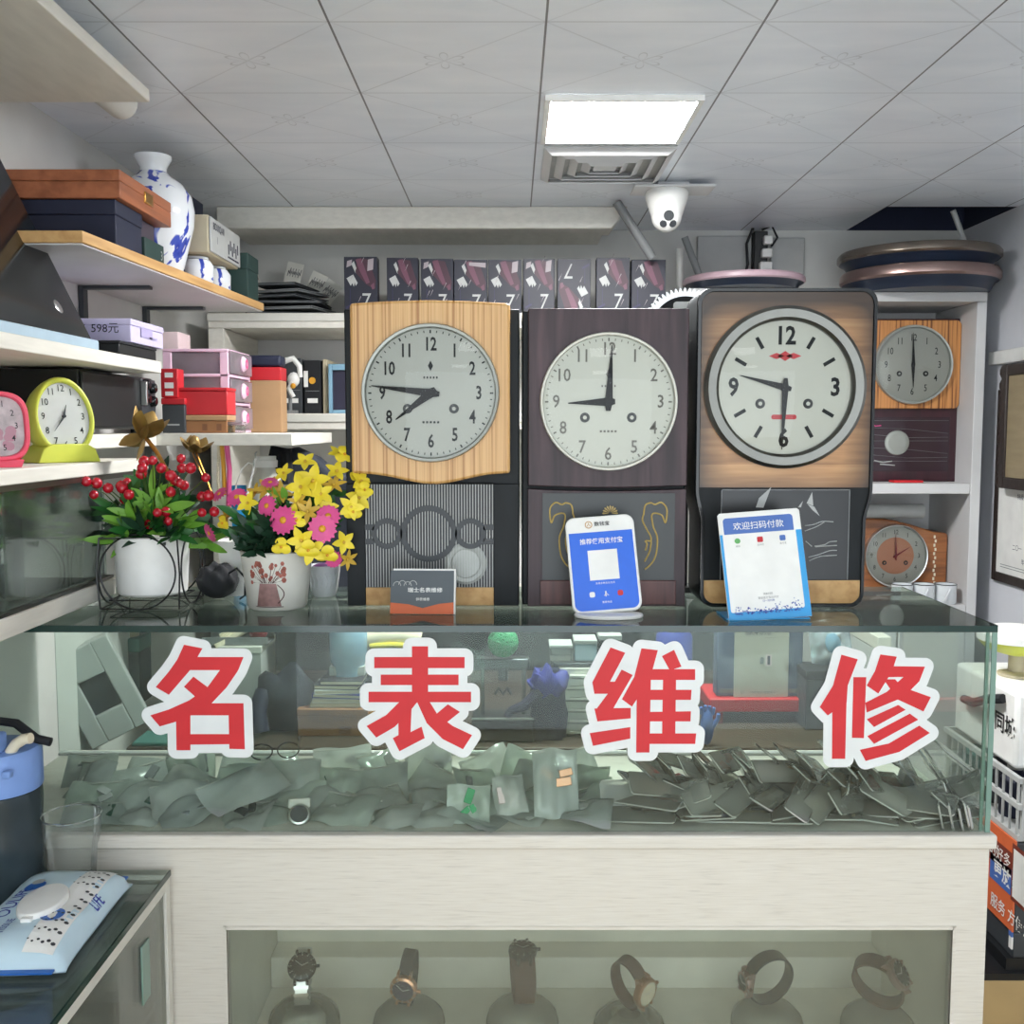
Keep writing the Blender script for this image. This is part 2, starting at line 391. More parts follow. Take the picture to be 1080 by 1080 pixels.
M().box(-.165, .165, -.165, .165, -.003, -.0005).build('backing', 'light_grey', t)
m = M()
for k, h in enumerate((.165, .13, .095, .06)):
    i = h - .02
    for q in range(4):
        m.add([(-h, -h, -.004), (h, -h, -.004), (i, -i, -.018), (-i, -i, -.018), (-h, -h, -.007), (h, -h, -.007), (i, -i, -.021), (-i, -i, -.021)],
              [(0, 3, 2, 1), (4, 5, 6, 7), (0, 1, 5, 4), (3, 7, 6, 2), (0, 4, 7, 3), (1, 2, 6, 5)], RZ(PI / 2 * q))
m.cbox((0, 0, -.012), (.06, .06, .008)).build('louvre', 'board_grey', t)
# dome camera
c = PY(703, 232, 3.0)
t = thing('security_camera', 'white dome security camera hanging under the ceiling above the dark boxes', 'security camera', (c.x, 3.0, CZ))
M().box(-.10, .13, -.06, .06, -.022, -.014).box(-.03, .06, -.03, .03, -.0145, -.0005).build('mounting_plate', 'board_grey', t, bevel=.003)
M().lathe([(.058, -.022), (.062, -.03), (.060, -.045), (.050, -.075), (.044, -.092)], 32).build('housing', 'white', t)
b = M().use(0).ball((0, 0, -.093), .044, 20).build('ball', 'white', t)
T0 = TR(0, 0, -.093) @ RX(rad(62))
M().lathe([(.0001, .046), (.014, .046), (.015, .043), (.015, .038)], 20, TR(0, 0, -.093) @ RX(rad(97))).build('lens', 'black_gloss', b)
for s in (-1, 1):
    M().lathe([(.0001, .045), (.010, .045), (.011, .042), (.011, .038)], 18, TR(0, 0, -.093) @ RZ(rad(24 * s)) @ RX(rad(128))).build('infrared_lamp', 'dark_grey', b)
# grey diagonal struts beside the camera, white conduit below it
def strut(px0, py0, px1, py1, Y, w, label, matn='light_grey', name='strut', cat='strut'):
    a, b_ = PY(px0, py0, Y), PY(px1, py1, Y + .02)
    if name == 'strut' and px0 == 650: a.z = CZ - .004
    o = M().cyl(a, b_, w, n=10).build(name, matn); tag(o, label, cat); return o
strut(650, 228, 688, 272, 3.22, .014, 'grey diagonal strut running down from the ceiling beside the dome camera', 'grey')
strut(722, 250, 741, 300, 3.45, .012, 'grey slanting strut behind the pink-rimmed tray', 'grey')
strut(717, 262, 717, 330, 3.55, .012, 'white vertical conduit on the back wall below the dome camera', 'white', 'conduit', 'pipe')
strut(1005, 222, 1024, 272, 3.40, .009, 'thin grey rod hanging out of the open ceiling corner', 'light_grey', 'ceiling_rod', 'rod')
# cover plates and wiring on the back wall
for (p, lab) in (((735, 249, 792, 290), 'pale square cover plate on the back wall beside the loose wiring'), ((812, 251, 848, 290), 'pale cover plate on the back wall between the wiring and the stacked trays')):
    x0, x1, z0, z1 = rect(*p, 3.69)
    o = M().box(x0, x1, 3.68, 3.699, z0, z1).build('cover_plate', 'light_grey', bevel=.004); tag(o, lab, 'cover plate')
c = PY(803, 270, 3.66)
t = thing('socket', 'black power socket with white plugs and loose wires on the back wall', 'socket', c)
M().box(-.028, .02, -.01, .035, -.07, .085).build('housing', 'black', t, bevel=.004)
for k in range(3): M().box(-.012 + .006 * k, .03, -.04, -.012, -.055 + k * .045, -.025 + k * .045).build('plug', 'white', t, bevel=.004)
M().tube([(-.03, 0, .1), (-.055, -.01, .04), (-.05, -.01, -.03), (-.06, 0, -.09)], .005).tube([(.0, 0, .09), (.03, -.02, .1), (.05, -.02, .06), (.03, -.02, .03)], .004).build('wire', 'soft_black', t)

# ------------------------------------------------------------------ light
w = bpy.data.worlds.new('daylight'); sc.world = w; w.use_nodes = True
w.node_tree.nodes['Background'].inputs['Color'].default_value = (.88, .95, 1.0, 1)
w.node_tree.nodes['Background'].inputs['Strength'].default_value = 2.9
sc.view_settings.view_transform = 'Standard'; sc.view_settings.look = 'None'
sc.view_settings.exposure = 0.46; sc.view_settings.gamma = 1.0; sc.view_settings.use_curve_mapping = False
sc.cycles.transparent_max_bounces = 40; sc.cycles.max_bounces = 8; sc.cycles.use_denoising = True
sc.cycles.caustics_reflective = False; sc.cycles.caustics_refractive = False
# ------------------------------------------------------------------ main display counter
CT, CYF, CYB, CXL, CXR, CB = 1.105, 1.775, 2.22, -1.0, .853, .731
cnt = thing('counter', 'white painted wooden counter with a glazed watch window, carrying the long glass case', 'counter', (0, 1.775, 0))
m = M(); m.T = TR(0, -1.775, 0)
m.box(CXL, CXR + .008, CYF - .014, CYB + .03, CB - .026, CB); m.build('countertop', 'paint', cnt, bevel=.004)
ox0, ox1, _, oz1 = rect(240, 1060, 1003, 980, CYF)
oz0 = .24
m = M(); m.T = TR(0, -1.775, 0)
m.box(CXL, ox0, CYF, CYF + .022, 0, CB - .0265).box(ox1, CXR, CYF, CYF + .022, 0, CB - .0265).box(ox0, ox1, CYF, CYF + .022, oz1, CB - .0265).box(ox0, ox1, CYF, CYF + .022, 0, oz0)
m.build('front_panel', 'paint', cnt, smooth=0)
m = M(); m.T = TR(0, -1.775, 0)
e = .006
m.box(ox0 - .002, ox1 + .002, CYF - .003, CYF + .004, oz1, oz1 + e).box(ox0 - e, ox0, CYF - .003, CYF + .004, oz0, oz1 + e).box(ox1, ox1 + e, CYF - .003, CYF + .004, oz0, oz1 + e)
m.build('window_bead', 'paint', cnt)
m = M(); m.T = TR(0, -1.775, 0)
m.box(CXL, CXL + .02, CYF + .0225, CYB, 0, CB - .0265).box(CXR - .02, CXR, CYF + .0225, CYB, 0, CB - .0265); m.build('side_panel', 'paint', cnt)
m = M(); m.T = TR(0, -1.775, 0)
m.box(CXL + .0205, CXR - .0205, CYB - .02, CYB, 0, CB - .0265)
m.box(ox0 - .03, ox0 - .01, CYF + .0225, CYB - .0205, oz0 - .02, CB - .0265).box(ox1 + .01, ox1 + .03, CYF + .0225, CYB - .0205, oz0 - .02, CB - .0265)
m.build('back_panel', 'display_white', cnt)
m = M(); m.T = TR(0, -1.775, 0)
m.box(ox0 - .009, ox1 + .009, CYF + .0225, CYB - .0205, oz0 - .02, oz0).box(ox0 - .009, ox1 + .009, CYB - .09, CYB - .0205, oz0, oz0 + .07); m.build('display_shelf', 'display_white', cnt, bevel=.002)
m = M(); m.T = TR(0, -1.775, 0)
m.box(ox0, ox1, CYF + .008, CYF + .012, oz0, oz1); m.build('window_pane', 'green_glass', cnt)

case = thing('display_case', 'long glass display case standing on the white counter, clocks and flowers on its top', 'display case', (0, 1.775, CB))
Tc = TR(0, -1.775, -CB)
def cpart(name, matn, *boxes, **kw):
    m = M(); m.T = Tc
    for b in boxes: m.box(*b)
    return m.build(name, matn, case, **kw)
cpart('top_pane', 'top_glass', (CXL, CXR - .002, CYF + .003, CYB, CT - .010, CT))
cpart('edge_strip', 'glass_edge', (CXL, CXR, CYF - .0005, CYF + .0028, CT - .0115, CT + .0003), (CXR - .0018, CXR + .0015, CYF + .003, CYB, CT - .011, CT + .0002))
cpart('front_pane', 'case_glass', (CXL, CXR - .010, CYF + .003, CYF + .009, CB + .0005, CT - .0115))
cpart('side_pane', 'case_glass', (CXR - .009, CXR - .001, CYF + .003, CYB, CB + .0005, CT - .0115))
cpart('side_pane_edge', 'glass_edge_pale', (CXR - .009, CXR, CYF, CYF + .0028, CB + .0005, CT - .012), (CXR - .0145, CXR - .0095, CYF + .0095, CYF + .014, CB + .0005, CT - .012))
cpart('back_pane', 'clean_glass', (CXL, -.06, CYB - .012, CYB - .007, CB + .0005, CT - .0115), (-.09, CXR - .010, CYB - .005, CYB, CB + .0005, CT - .0115))
cpart('bottom_track', 'light_grey', (CXL, CXR - .01, CYB - .0145, CYB + .002, CB + .0003, CB + .006))

# ------------------------------------------------------------------ the four sign characters on the glass
def stroke_set(crop, scale, polys): return [[(crop[0] + x / scale, crop[1] + y / scale) for x, y in p] for p in polys]
S1 = 4.695
MING = stroke_set((150, 650), S1, [
    [(205, 142), (297, 160), (272, 203), (235, 268), (130, 390), (65, 352), (130, 275), (172, 215)],
    [(268, 203), (500, 203), (474, 268), (230, 268)],
    [(500, 203), (470, 275), (415, 355), (342, 432), (240, 492), (160, 525), (85, 547), (38, 492), (130, 463), (230, 418), (318, 357), (385, 265)],
    [(252, 300), (330, 358), (275, 412), (205, 350)],
    [(165, 470), (237, 432), (237, 665), (168, 665)], [(232, 432), (500, 432), (500, 492), (232, 492)],
    [(425, 432), (500, 432), (507, 660), (430, 658)], [(232, 585), (430, 585), (430, 635), (232, 637)]])
BIAO = stroke_set((320, 650), S1, [
    [(537, 150), (617, 150), (617, 380), (537, 380)], [(350, 203), (798, 203), (798, 258), (350, 258)],
    [(382, 290), (768, 290), (768, 342), (382, 342)], [(322, 375), (830, 375), (830, 427), (322, 427)],
    [(480, 420), (568, 420), (520, 480), (450, 550), (360, 602), (312, 545), (410, 490)],
    [(470, 500), (535, 460), (530, 575), (585, 548), (600, 605), (475, 670), (442, 605), (470, 590)],
    [(560, 420), (625, 425), (665, 490), (740, 545), (835, 590), (790, 660), (690, 610), (610, 530)],
    [(715, 437), (775, 475), (700, 535), (640, 500)]])
WEI = stroke_set((480, 650), S1, [
    [(770, 155), (843, 182), (765, 330), (757, 385), (690, 385), (680, 328)],
    [(690, 325), (800, 325), (757, 385), (690, 385)],
    [(825, 265), (880, 292), (785, 455), (775, 470), (693, 470), (760, 380)],
    [(690, 458), (870, 455), (870, 507), (705, 522)],
    [(667, 580), (868, 550), (868, 607), (683, 643)]]) + stroke_set((640, 650), 4.5, [
    [(165, 153), (243, 162), (205, 300), (120, 430), (72, 395), (130, 290)], [(143, 300), (210, 285), (203, 648), (140, 648)],
    [(262, 190), (320, 160), (355, 240), (300, 258)], [(268, 252), (330, 252), (325, 605), (262, 605)],
    [(206, 252), (420, 252), (420, 303), (206, 303)], [(204, 350), (403, 350), (400, 398), (204, 398)],
    [(203, 455), (400, 452), (398, 500), (203, 500)], [(202, 557), (425, 557), (420, 607), (202, 607)]])
XIU = stroke_set((840, 650), 4.5, [
    [(215, 183), (293, 205), (245, 330), (240, 410), (150, 472), (112, 432), (175, 330)], [(172, 400), (240, 380), (233, 678), (170, 678)],
    [(272, 290), (333, 290), (322, 580), (265, 578)],
    [(400, 182), (478, 193), (455, 265), (390, 368), (335, 330), (375, 260)], [(450, 238), (612, 240), (590, 288), (440, 290)],
    [(612, 240), (585, 310), (510, 385), (335, 458), (328, 412), (430, 360), (520, 280)],
    [(415, 300), (470, 300), (500, 335), (640, 385), (605, 453), (480, 395)],
    [(335, 490), (485, 422), (520, 445), (370, 527)], [(338, 570), (540, 463), (580, 492), (370, 607)],
    [(302, 635), (440, 605), (585, 520), (635, 555), (490, 645), (330, 688)]])
def sticker(strokes, label, fill=()):
    P = [[PY(x, y, CYF) for x, y in s] for s in strokes]
    xs = [p.x for s in P for p in s]; zs = [p.z for s in P for p in s]
    cx, cz = (min(xs) + max(xs)) / 2, min(zs)
    t = thing('sign_sticker', label, 'sign', (cx, CYF + .0025, cz), group='red lettering stuck on the glass case')
    def norm(s): 
        q = [(p.x - cx, p.z - cz) for p in s]
        ar = sum(q[i][0] * q[(i + 1) % len(q)][1] - q[(i + 1) % len(q)][0] * q[i][1] for i in range(len(q)))
        return q if ar > 0 else q[::-1]
    mw, mr = M(), M(); R = 9.3 * 1.81 / F; k = 0
    for s in P:
        q = norm(s)
        mw.add([(x, -k * 9e-6, z) for x, z in q], [tuple(range(len(q)))]); k += 1
        for i in range(len(q)):
            a, b = V((q[i][0], q[i][1])), V((q[(i + 1) % len(q)][0], q[(i + 1) % len(q)][1]))
            d = b - a; an = math.atan2(d.y, d.x)
            pts = [(a.x + R * math.cos(an + PI / 2 + PI * j / 10), a.y + R * math.sin(an + PI / 2 + PI * j / 10)) for j in range(11)]
            pts += [(b.x + R * math.cos(an - PI / 2 + PI * j / 10), b.y + R * math.sin(an - PI / 2 + PI * j / 10)) for j in range(11)]
            mw.add([(x, -k * 9e-6, z) for x, z in pts], [tuple(range(len(pts)))]); k += 1
    for s in fill:
        q = norm([PY(x, y, CYF) for x, y in s]); mw.add([(x, -k * 9e-6, z) for x, z in q], [tuple(range(len(q)))]); k += 1
    base = k * 9e-6 + .0001
    for j, s in enumerate(P):
        q = norm(s); mr.add([(x, -base - j * 2.5e-5, z) for x, z in q], [tuple(range(len(q)))])
    mw.build('backing', 'sign_white', t, smooth=0); mr.build('character', 'sign_red', t, smooth=0)
sticker(MING, 'red character 名 with a white border stuck on the glass case', stroke_set((150, 650), S1, [[(225, 480), (440, 480), (440, 600), (225, 600)]]))
sticker(BIAO, 'red character 表 with a white border stuck on the glass case')
sticker(WEI, 'red character 维 with a white border stuck on the glass case')
sticker(XIU, 'red character 修 with a white border stuck on the glass case')

# ------------------------------------------------------------------ six watches on domes in the window
def watch(px, py, Y, label, strapm, casem, dialm, R, wd=.020, lug=.021, dome=True, domelabel='', open_=False, bracelet=False, sc_=1.55, bb=.022):
    c = PY(px, py, Y)
    t = thing('wristwatch', label, 'watch', c, group='wristwatches in the counter window')
    t.rotation_euler = R; t.scale = (sc_,) * 3
    a, b = .032, bb                                    # loop half axes (z up, y front-back)
    m = M(); n = 40; gap = range(2, 9) if open_ else ()
    th = .0028
    for i in range(n):
        if i in gap: continue
        a0, a1 = 2 * PI * i / n, 2 * PI * (i + 1) / n
        if abs(math.sin((a0 + a1) / 4)) > .985: continue       # the case sits there
        w0 = wd / 2 * (1 - .12 * (1 + math.cos(a0)) / 2) if not bracelet else wd / 2 - (.0015 if i % 2 else 0)
        q = []
        for an in (a0, a1):
            for rr in (0, th):
                y, z = (b + rr) * math.cos(an), (a + rr) * math.sin(an)
                q += [(-w0, y, z), (w0, y, z)]
        m.add(q, [(0, 1, 5, 4), (2, 6, 7, 3), (0, 4, 6, 2), (1, 3, 7, 5), (0, 2, 3, 1), (4, 5, 7, 6)])
    m.build('strap' if not bracelet else 'bracelet', strapm, t)
    Td = TR(0, -b - .001, 0) @ RX90
    m = M().lathe([(.0001, -.002), (lug, -.002), (lug + .001, .002), (lug, .006), (lug - .003, .0075)], 32, Td)
    m.box(-.009, -.006, -b - .006, -b + .004, -lug - .004, lug + .004).box(.006, .009, -b - .006, -b + .004, -lug - .004, lug + .004).cyl((lug, -b - .004, 0), (lug + .005, -b - .004, 0), .0022, n=10)
    m.build('watch_case', casem, t)
    m = M().disc(lug - .003, .0065, 28, Td).use(1)
    for k in range(12): m.cbox((0, .0145, .0068), (.0012, .004, .0003), Td @ RZ(PI / 6 * k))
    m.cbox((0, .005, .007), (.001, .011, .0003), Td @ RZ(.9)).cbox((0, .004, .0071), (.0013, .009, .0003), Td @ RZ(-1.2))
    m.build('dial', [dialm, 'silver'], t)
    # the dome that holds it
    s = thing('watch_stand', domelabel, 'stand', (c.x, Y, oz0 + .0005), group='domed stands in the counter window')
    h = c.z - .054 - oz0
    r = .070
    M().lathe([(r, 0), (r, h - .036), (r * .94, h - .022), (r * .74, h - .008), (r * .4, h - .001), (.0001, h)], 32).build('dome', 'clear_plastic' if 'clear' in domelabel else 'milky_grey', s)
    M().lathe([(r * .6, .001), (r * .6, h * .6), (r * .3, h * .9), (.0001, h * .9)], 24).build('core', 'offwhite', s)
clear('milky_grey', (210, 214, 208), .2, 1.4, haze=.4, hazecol=(206, 208, 198))
watch(320, 1029, 1.93, 'steel bracelet watch with a dark dial tilted back, first from the post', 'silver', 'gunmetal', 'black', (rad(-52), 0, rad(6)), .018, .017, domelabel='clear dome stand under the steel bracelet watch', bracelet=True)
watch(431, 1030, 1.90, 'watch with black strap, rose gold case and dark dial', 'soft_black', 'rose_gold', 'ink', (rad(4), rad(4), rad(-8)), .016, .0165, domelabel='frosted dome stand under the rose gold watch')
watch(551, 1028, 1.90, 'dark brown strap watch seen from its back edge', 'leather', 'gunmetal', 'black', (rad(-84), 0, rad(6)), .027, .017, bb=.030, domelabel='frosted dome stand under the watch seen from its edge')
watch(664, 1036, 1.90, 'gold watch with pale dial and brown strap turned aside', 'leather', 'rose_gold', 'cream', (rad(6), rad(-14), rad(42)), .018, .018, domelabel='clear dome stand under the gold watch')
watch(810, 1031, 1.92, 'brown metal cuff watch standing as a ring seen through its hole', 'gunmetal', 'copper_rim', 'gunmetal', (0, rad(12), rad(-72)), .018, .013, bb=.029, domelabel='frosted dome stand under the open ring watch')
watch(927, 1035, 1.90, 'large bronze watch with a wide dark strap, nearest the end of the window', 'leather', 'copper_rim', 'gunmetal', (rad(-38), rad(-16), rad(62)), .022, .018, bb=.026, domelabel='frosted dome stand under the large bronze watch')

# ------------------------------------------------------------------ low glass case in the foreground
LT = .67; lc0 = PZ(183, 914, LT)
LX1, LY1, LY0 = lc0.x, min(lc0.y, 1.758), .95
t = thing('low_display_case', 'low glass-topped display case in the foreground with wipes and bottle on it', 'display case', ((XL + LX1) / 2, (LY0 + LY1) / 2, 0))
Tl = TR(-(XL + LX1) / 2, -(LY0 + LY1) / 2, 0)
def lpart(name, matn, *boxes, **kw):
    m = M(); m.T = Tl
    for b in boxes: m.box(*b)
    return m.build(name, matn, t, **kw)
lpart('top_pane', 'top_glass', (XL + .004, LX1 - .003, LY0, LY1, LT - .009, LT))
lpart('edge_strip', 'glass_edge', (LX1 - .0028, LX1, LY0, LY1, LT - .0095, LT + .0002))
lpart('frame', 'offwhite', (LX1 - .022, LX1 - .002, LY1 - .022, LY1 - .002, 0, LT - .0095), (LX1 - .022, LX1 - .002, LY0, LY0 + .02, 0, LT - .0095), (LX1 - .022, LX1 - .002, LY0 + .0205, LY1 - .0225, LT - .03, LT - .0096), (LX1 - .022, LX1 - .002, LY0 + .0205, LY1 - .0225, 0, .05), bevel=.001)
lpart('sliding_pane', 'green_glass', (LX1 - .012, LX1 - .007, LY0 + .021, LY1 - .023, .051, LT - .031))
lpart('handle', 'glass_edge_pale', (LX1 - .0065, LX1 - .003, LY1 - .14, LY1 - .105, .50, .60), bevel=.001)
lpart('back_board', 'board_grey', (XL + .004, LX1 - .0225, LY1 - .012, LY1 - .003, 0, LT - .0096), (XL + .004, XL + .014, LY0, LY1 - .0125, 0, LT - .0096))
lpart('inner_shelf', 'board_grey', (XL + .0145, LX1 - .03, LY0, LY1 - .0125, .42, .432), (XL + .0145, LX1 - .03, LY0, LY1 - .0125, .0, .02))
# sports bottle
c = PZ(8, 932, LT)
t = thing('water_bottle', 'grey translucent sports bottle with a blue lid standing on the low glass case', 'bottle', (c.x, 1.68, LT + .0005))
r = .073
zt = PY(20, 828, 1.68).z - LT; zl = PY(20, 788, 1.68).z - LT
clear('smoke_plastic', (96, 116, 128), .12, 1.45, haze=.55, hazecol=(92, 108, 116))
M().lathe([(.0001, 0), (r * .9, 0), (r, .01), (r, zt * .55), (r * .955, zt * .68), (r * .985, zt * .85), (r * .97, zt - .006), (r * .9, zt - .002)], 40).build('body', 'smoke_plastic', t)
mat('lid_blue', (122, 154, 212), .45)
ld = M().lathe([(r * .98, zt - .004), (r * 1.0, zt), (r * 1.0, zl - .008), (r * .93, zl), (r * .5, zl + .004), (.0001, zl + .004)], 40).build('lid', 'lid_blue', t)
M().box(-.004, .032, -.055, -.02, zl + .002, zl + .034).build('flip_catch', 'lid_blue', ld, bevel=.004)
M().box(.046, .06, -.075, -.060, zl - .03, zl - .018).build('lock_tab', 'lid_blue', ld, bevel=.003)
M().tube([(.04, -.03, zl), (.05, -.03, zl + .014), (.066, -.034, zl + .024), (.078, -.036, zl + .026)], .009, 12).build('spout', 'cream', ld)
M().tube([(-.06, .03, zl), (-.03, .04, zl + .035), (.02, .035, zl + .03), (.06, .02, zl + .008), (.085, .02, zl + .002)], .008, 8).build('carry_strap', 'soft_black', ld)
# clear plastic cup
c = PZ(97, 913, LT)
t = thing('plastic_cup', 'empty clear plastic cup standing behind the pack of wipes', 'cup', (c.x, 1.70, LT + .0005))
h = PY(97, 852, 1.70).z - LT - .012
M().lathe([(.0001, .003), (.034, .003), (.036, 0), (.040, h * .55), (.043, h * .6), (.047, h * .8), (.048, h)], 36).build('wall', 'cup_clear', t) if clear('cup_clear', (246, 248, 246), .12, 1.3, haze=.10, hazecol=(236, 238, 234), k=.45) else 0
M().tube([(.0485 * math.cos(2 * PI * k / 40), .0485 * math.sin(2 * PI * k / 40), h) for k in range(40)], .0016, 8, closed=True).build('rim', 'cup_rim', t) if clear('cup_rim', (240, 242, 240), .1, 1.5, haze=.3, hazecol=(236, 238, 234)) else 0
# pack of wipes
P = lambda x, y: PZ(x, y, LT + .035)
cor = [P(-12, 1008), P(52, 1030), P(142, 916), P(54, 908), P(-14, 938)]
pc = sum(cor, V()) / 5
ux = (cor[2] - cor[1]).normalized(); uy = V((-ux.y, ux.x, 0))
rz = math.atan2(ux.y, ux.x)
t = thing('wipes_pack', 'pale blue soft pack of wipes with a white oval flip lid', 'wipes', (pc.x, pc.y, LT + .0005), rz)
HX, HY = .150, .084
mat('pack_blue', (198, 222, 234), .3, noise=(9, .1, (1, 1, 1)), bump=.2); mat('pack_print', (40, 104, 190), .4)
nu, nv = 28, 18
m = M(); idx = {}
def top(u, v):
    e_ = max(0, 1 - abs(u) ** 5) ** .45 * max(0, 1 - abs(v) ** 4) ** .45
    return .004 + .040 * e_ * (1 + .05 * math.sin(7 * u + 3 * v))
for j in range(nv + 1):
    for i in range(nu + 1):
        u, v = -1 + 2 * i / nu, -1 + 2 * j / nv
        x, y = u * HX * (1 - .05 * v * v), v * HY * (1 + .06 * abs(u) ** 6)
        idx[i, j, 1] = len(m.v); m.v.append(V((x, y, top(u, v))))
        idx[i, j, 0] = len(m.v); m.v.append(V((x, y, .002 if abs(u) < .98 else .0025)))
for j in range(nv):
    for i in range(nu):
        k = 0
        m.f.append((idx[i, j, 1], idx[i + 1, j, 1], idx[i + 1, j + 1, 1], idx[i, j + 1, 1])); m.mi.append(k)
        m.f.append((idx[i, j, 0], idx[i, j + 1, 0], idx[i + 1, j + 1, 0], idx[i + 1, j, 0])); m.mi.append(k)
m.build('pouch', ['pack_blue', 'pack_print'], t, smooth=60)
M().box(HX * .985, HX + .008, -HY * .9, HY * .9, .008, .0105).build('end_fin', 'pack_print', t)
M().box(-HX - .008, -HX * .985, -HY * .9, HY * .9, .008, .0105).build('end_fin', 'pack_print', t)
def onpack(x, y, dz=.0012): return top(x / HX, y / HY) + dz
m = M()
def lay(vs, fs, mi=0, dz=.0012):
    m.m = mi; m.add([(v[0], v[1], onpack(v[0], v[1], dz)) for v in vs], fs)
for k in range(24):
    xa, xb = -.135 + .27 * k / 24, -.135 + .27 * (k + 1) / 24
    for ya, yb in ((-.068, -.052), (-.052, -.036), (-.036, -.024)): lay([(xa, ya, 0), (xb, ya, 0), (xb, yb, 0), (xa, yb, 0)], [(0, 1, 2, 3)], 4, .0006)
vs, fs = text_mesh('OULIFE', .030); lay([RZ(0) @ (v + V((-.005, .043, 0))) for v in vs], fs, 0)
vs, fs = text_mesh('LIFE', .020); lay([v + V((.02, -.075, 0)) for v in vs], fs, 0, .002)
vs, fs = text_mesh('TISSUE', .016); lay([v + V((-.082, .022, 0)) for v in vs], fs, 0)
for k in range(10):
    for q in range(6 if k in (0, 1, 2, 3, 7, 8, 9) else 2):
        x, y, r_ = -.118 + k * .0245 + .004 * (q % 2), -.062 + q * .0075, .0036 - q * .0004
        lay([(x + r_ * math.cos(a * PI / 3), y + r_ * math.sin(a * PI / 3), 0) for a in range(6)], [tuple(range(6))], 1)
lay([(.052 + .020 * math.cos(a * PI / 9), .036 + .016 * math.sin(a * PI / 9), 0) for a in range(18)], [tuple(range(18))], 2)
lay([(.070 + .010 * math.cos(a * PI / 9), .038 + .010 * math.sin(a * PI / 9), 0) for a in range(18)], [tuple(range(18))], 3)
lay([(-.05 + .022 * math.cos(a * PI / 9), -.034 + .017 * math.sin(a * PI / 9), 0) for a in range(18)], [tuple(range(18))], 2)
m.build('lettering', ['deep_blue', 'dark_grey', 'pack_print', 'light_grey', 'white'], t, smooth=0)
m = M()
m.lathe([(.056, .0), (.056, .006), (.053, .0095), (.040, .0115), (.0001, .012)], 36, TR(-.012, -.004, .043) @ MX.Diagonal((1, .60, 1, 1)))
m.box(-.075, -.06, -.012, .004, .043, .050)
m.build('flip_lid', 'white', t, bevel=.001)
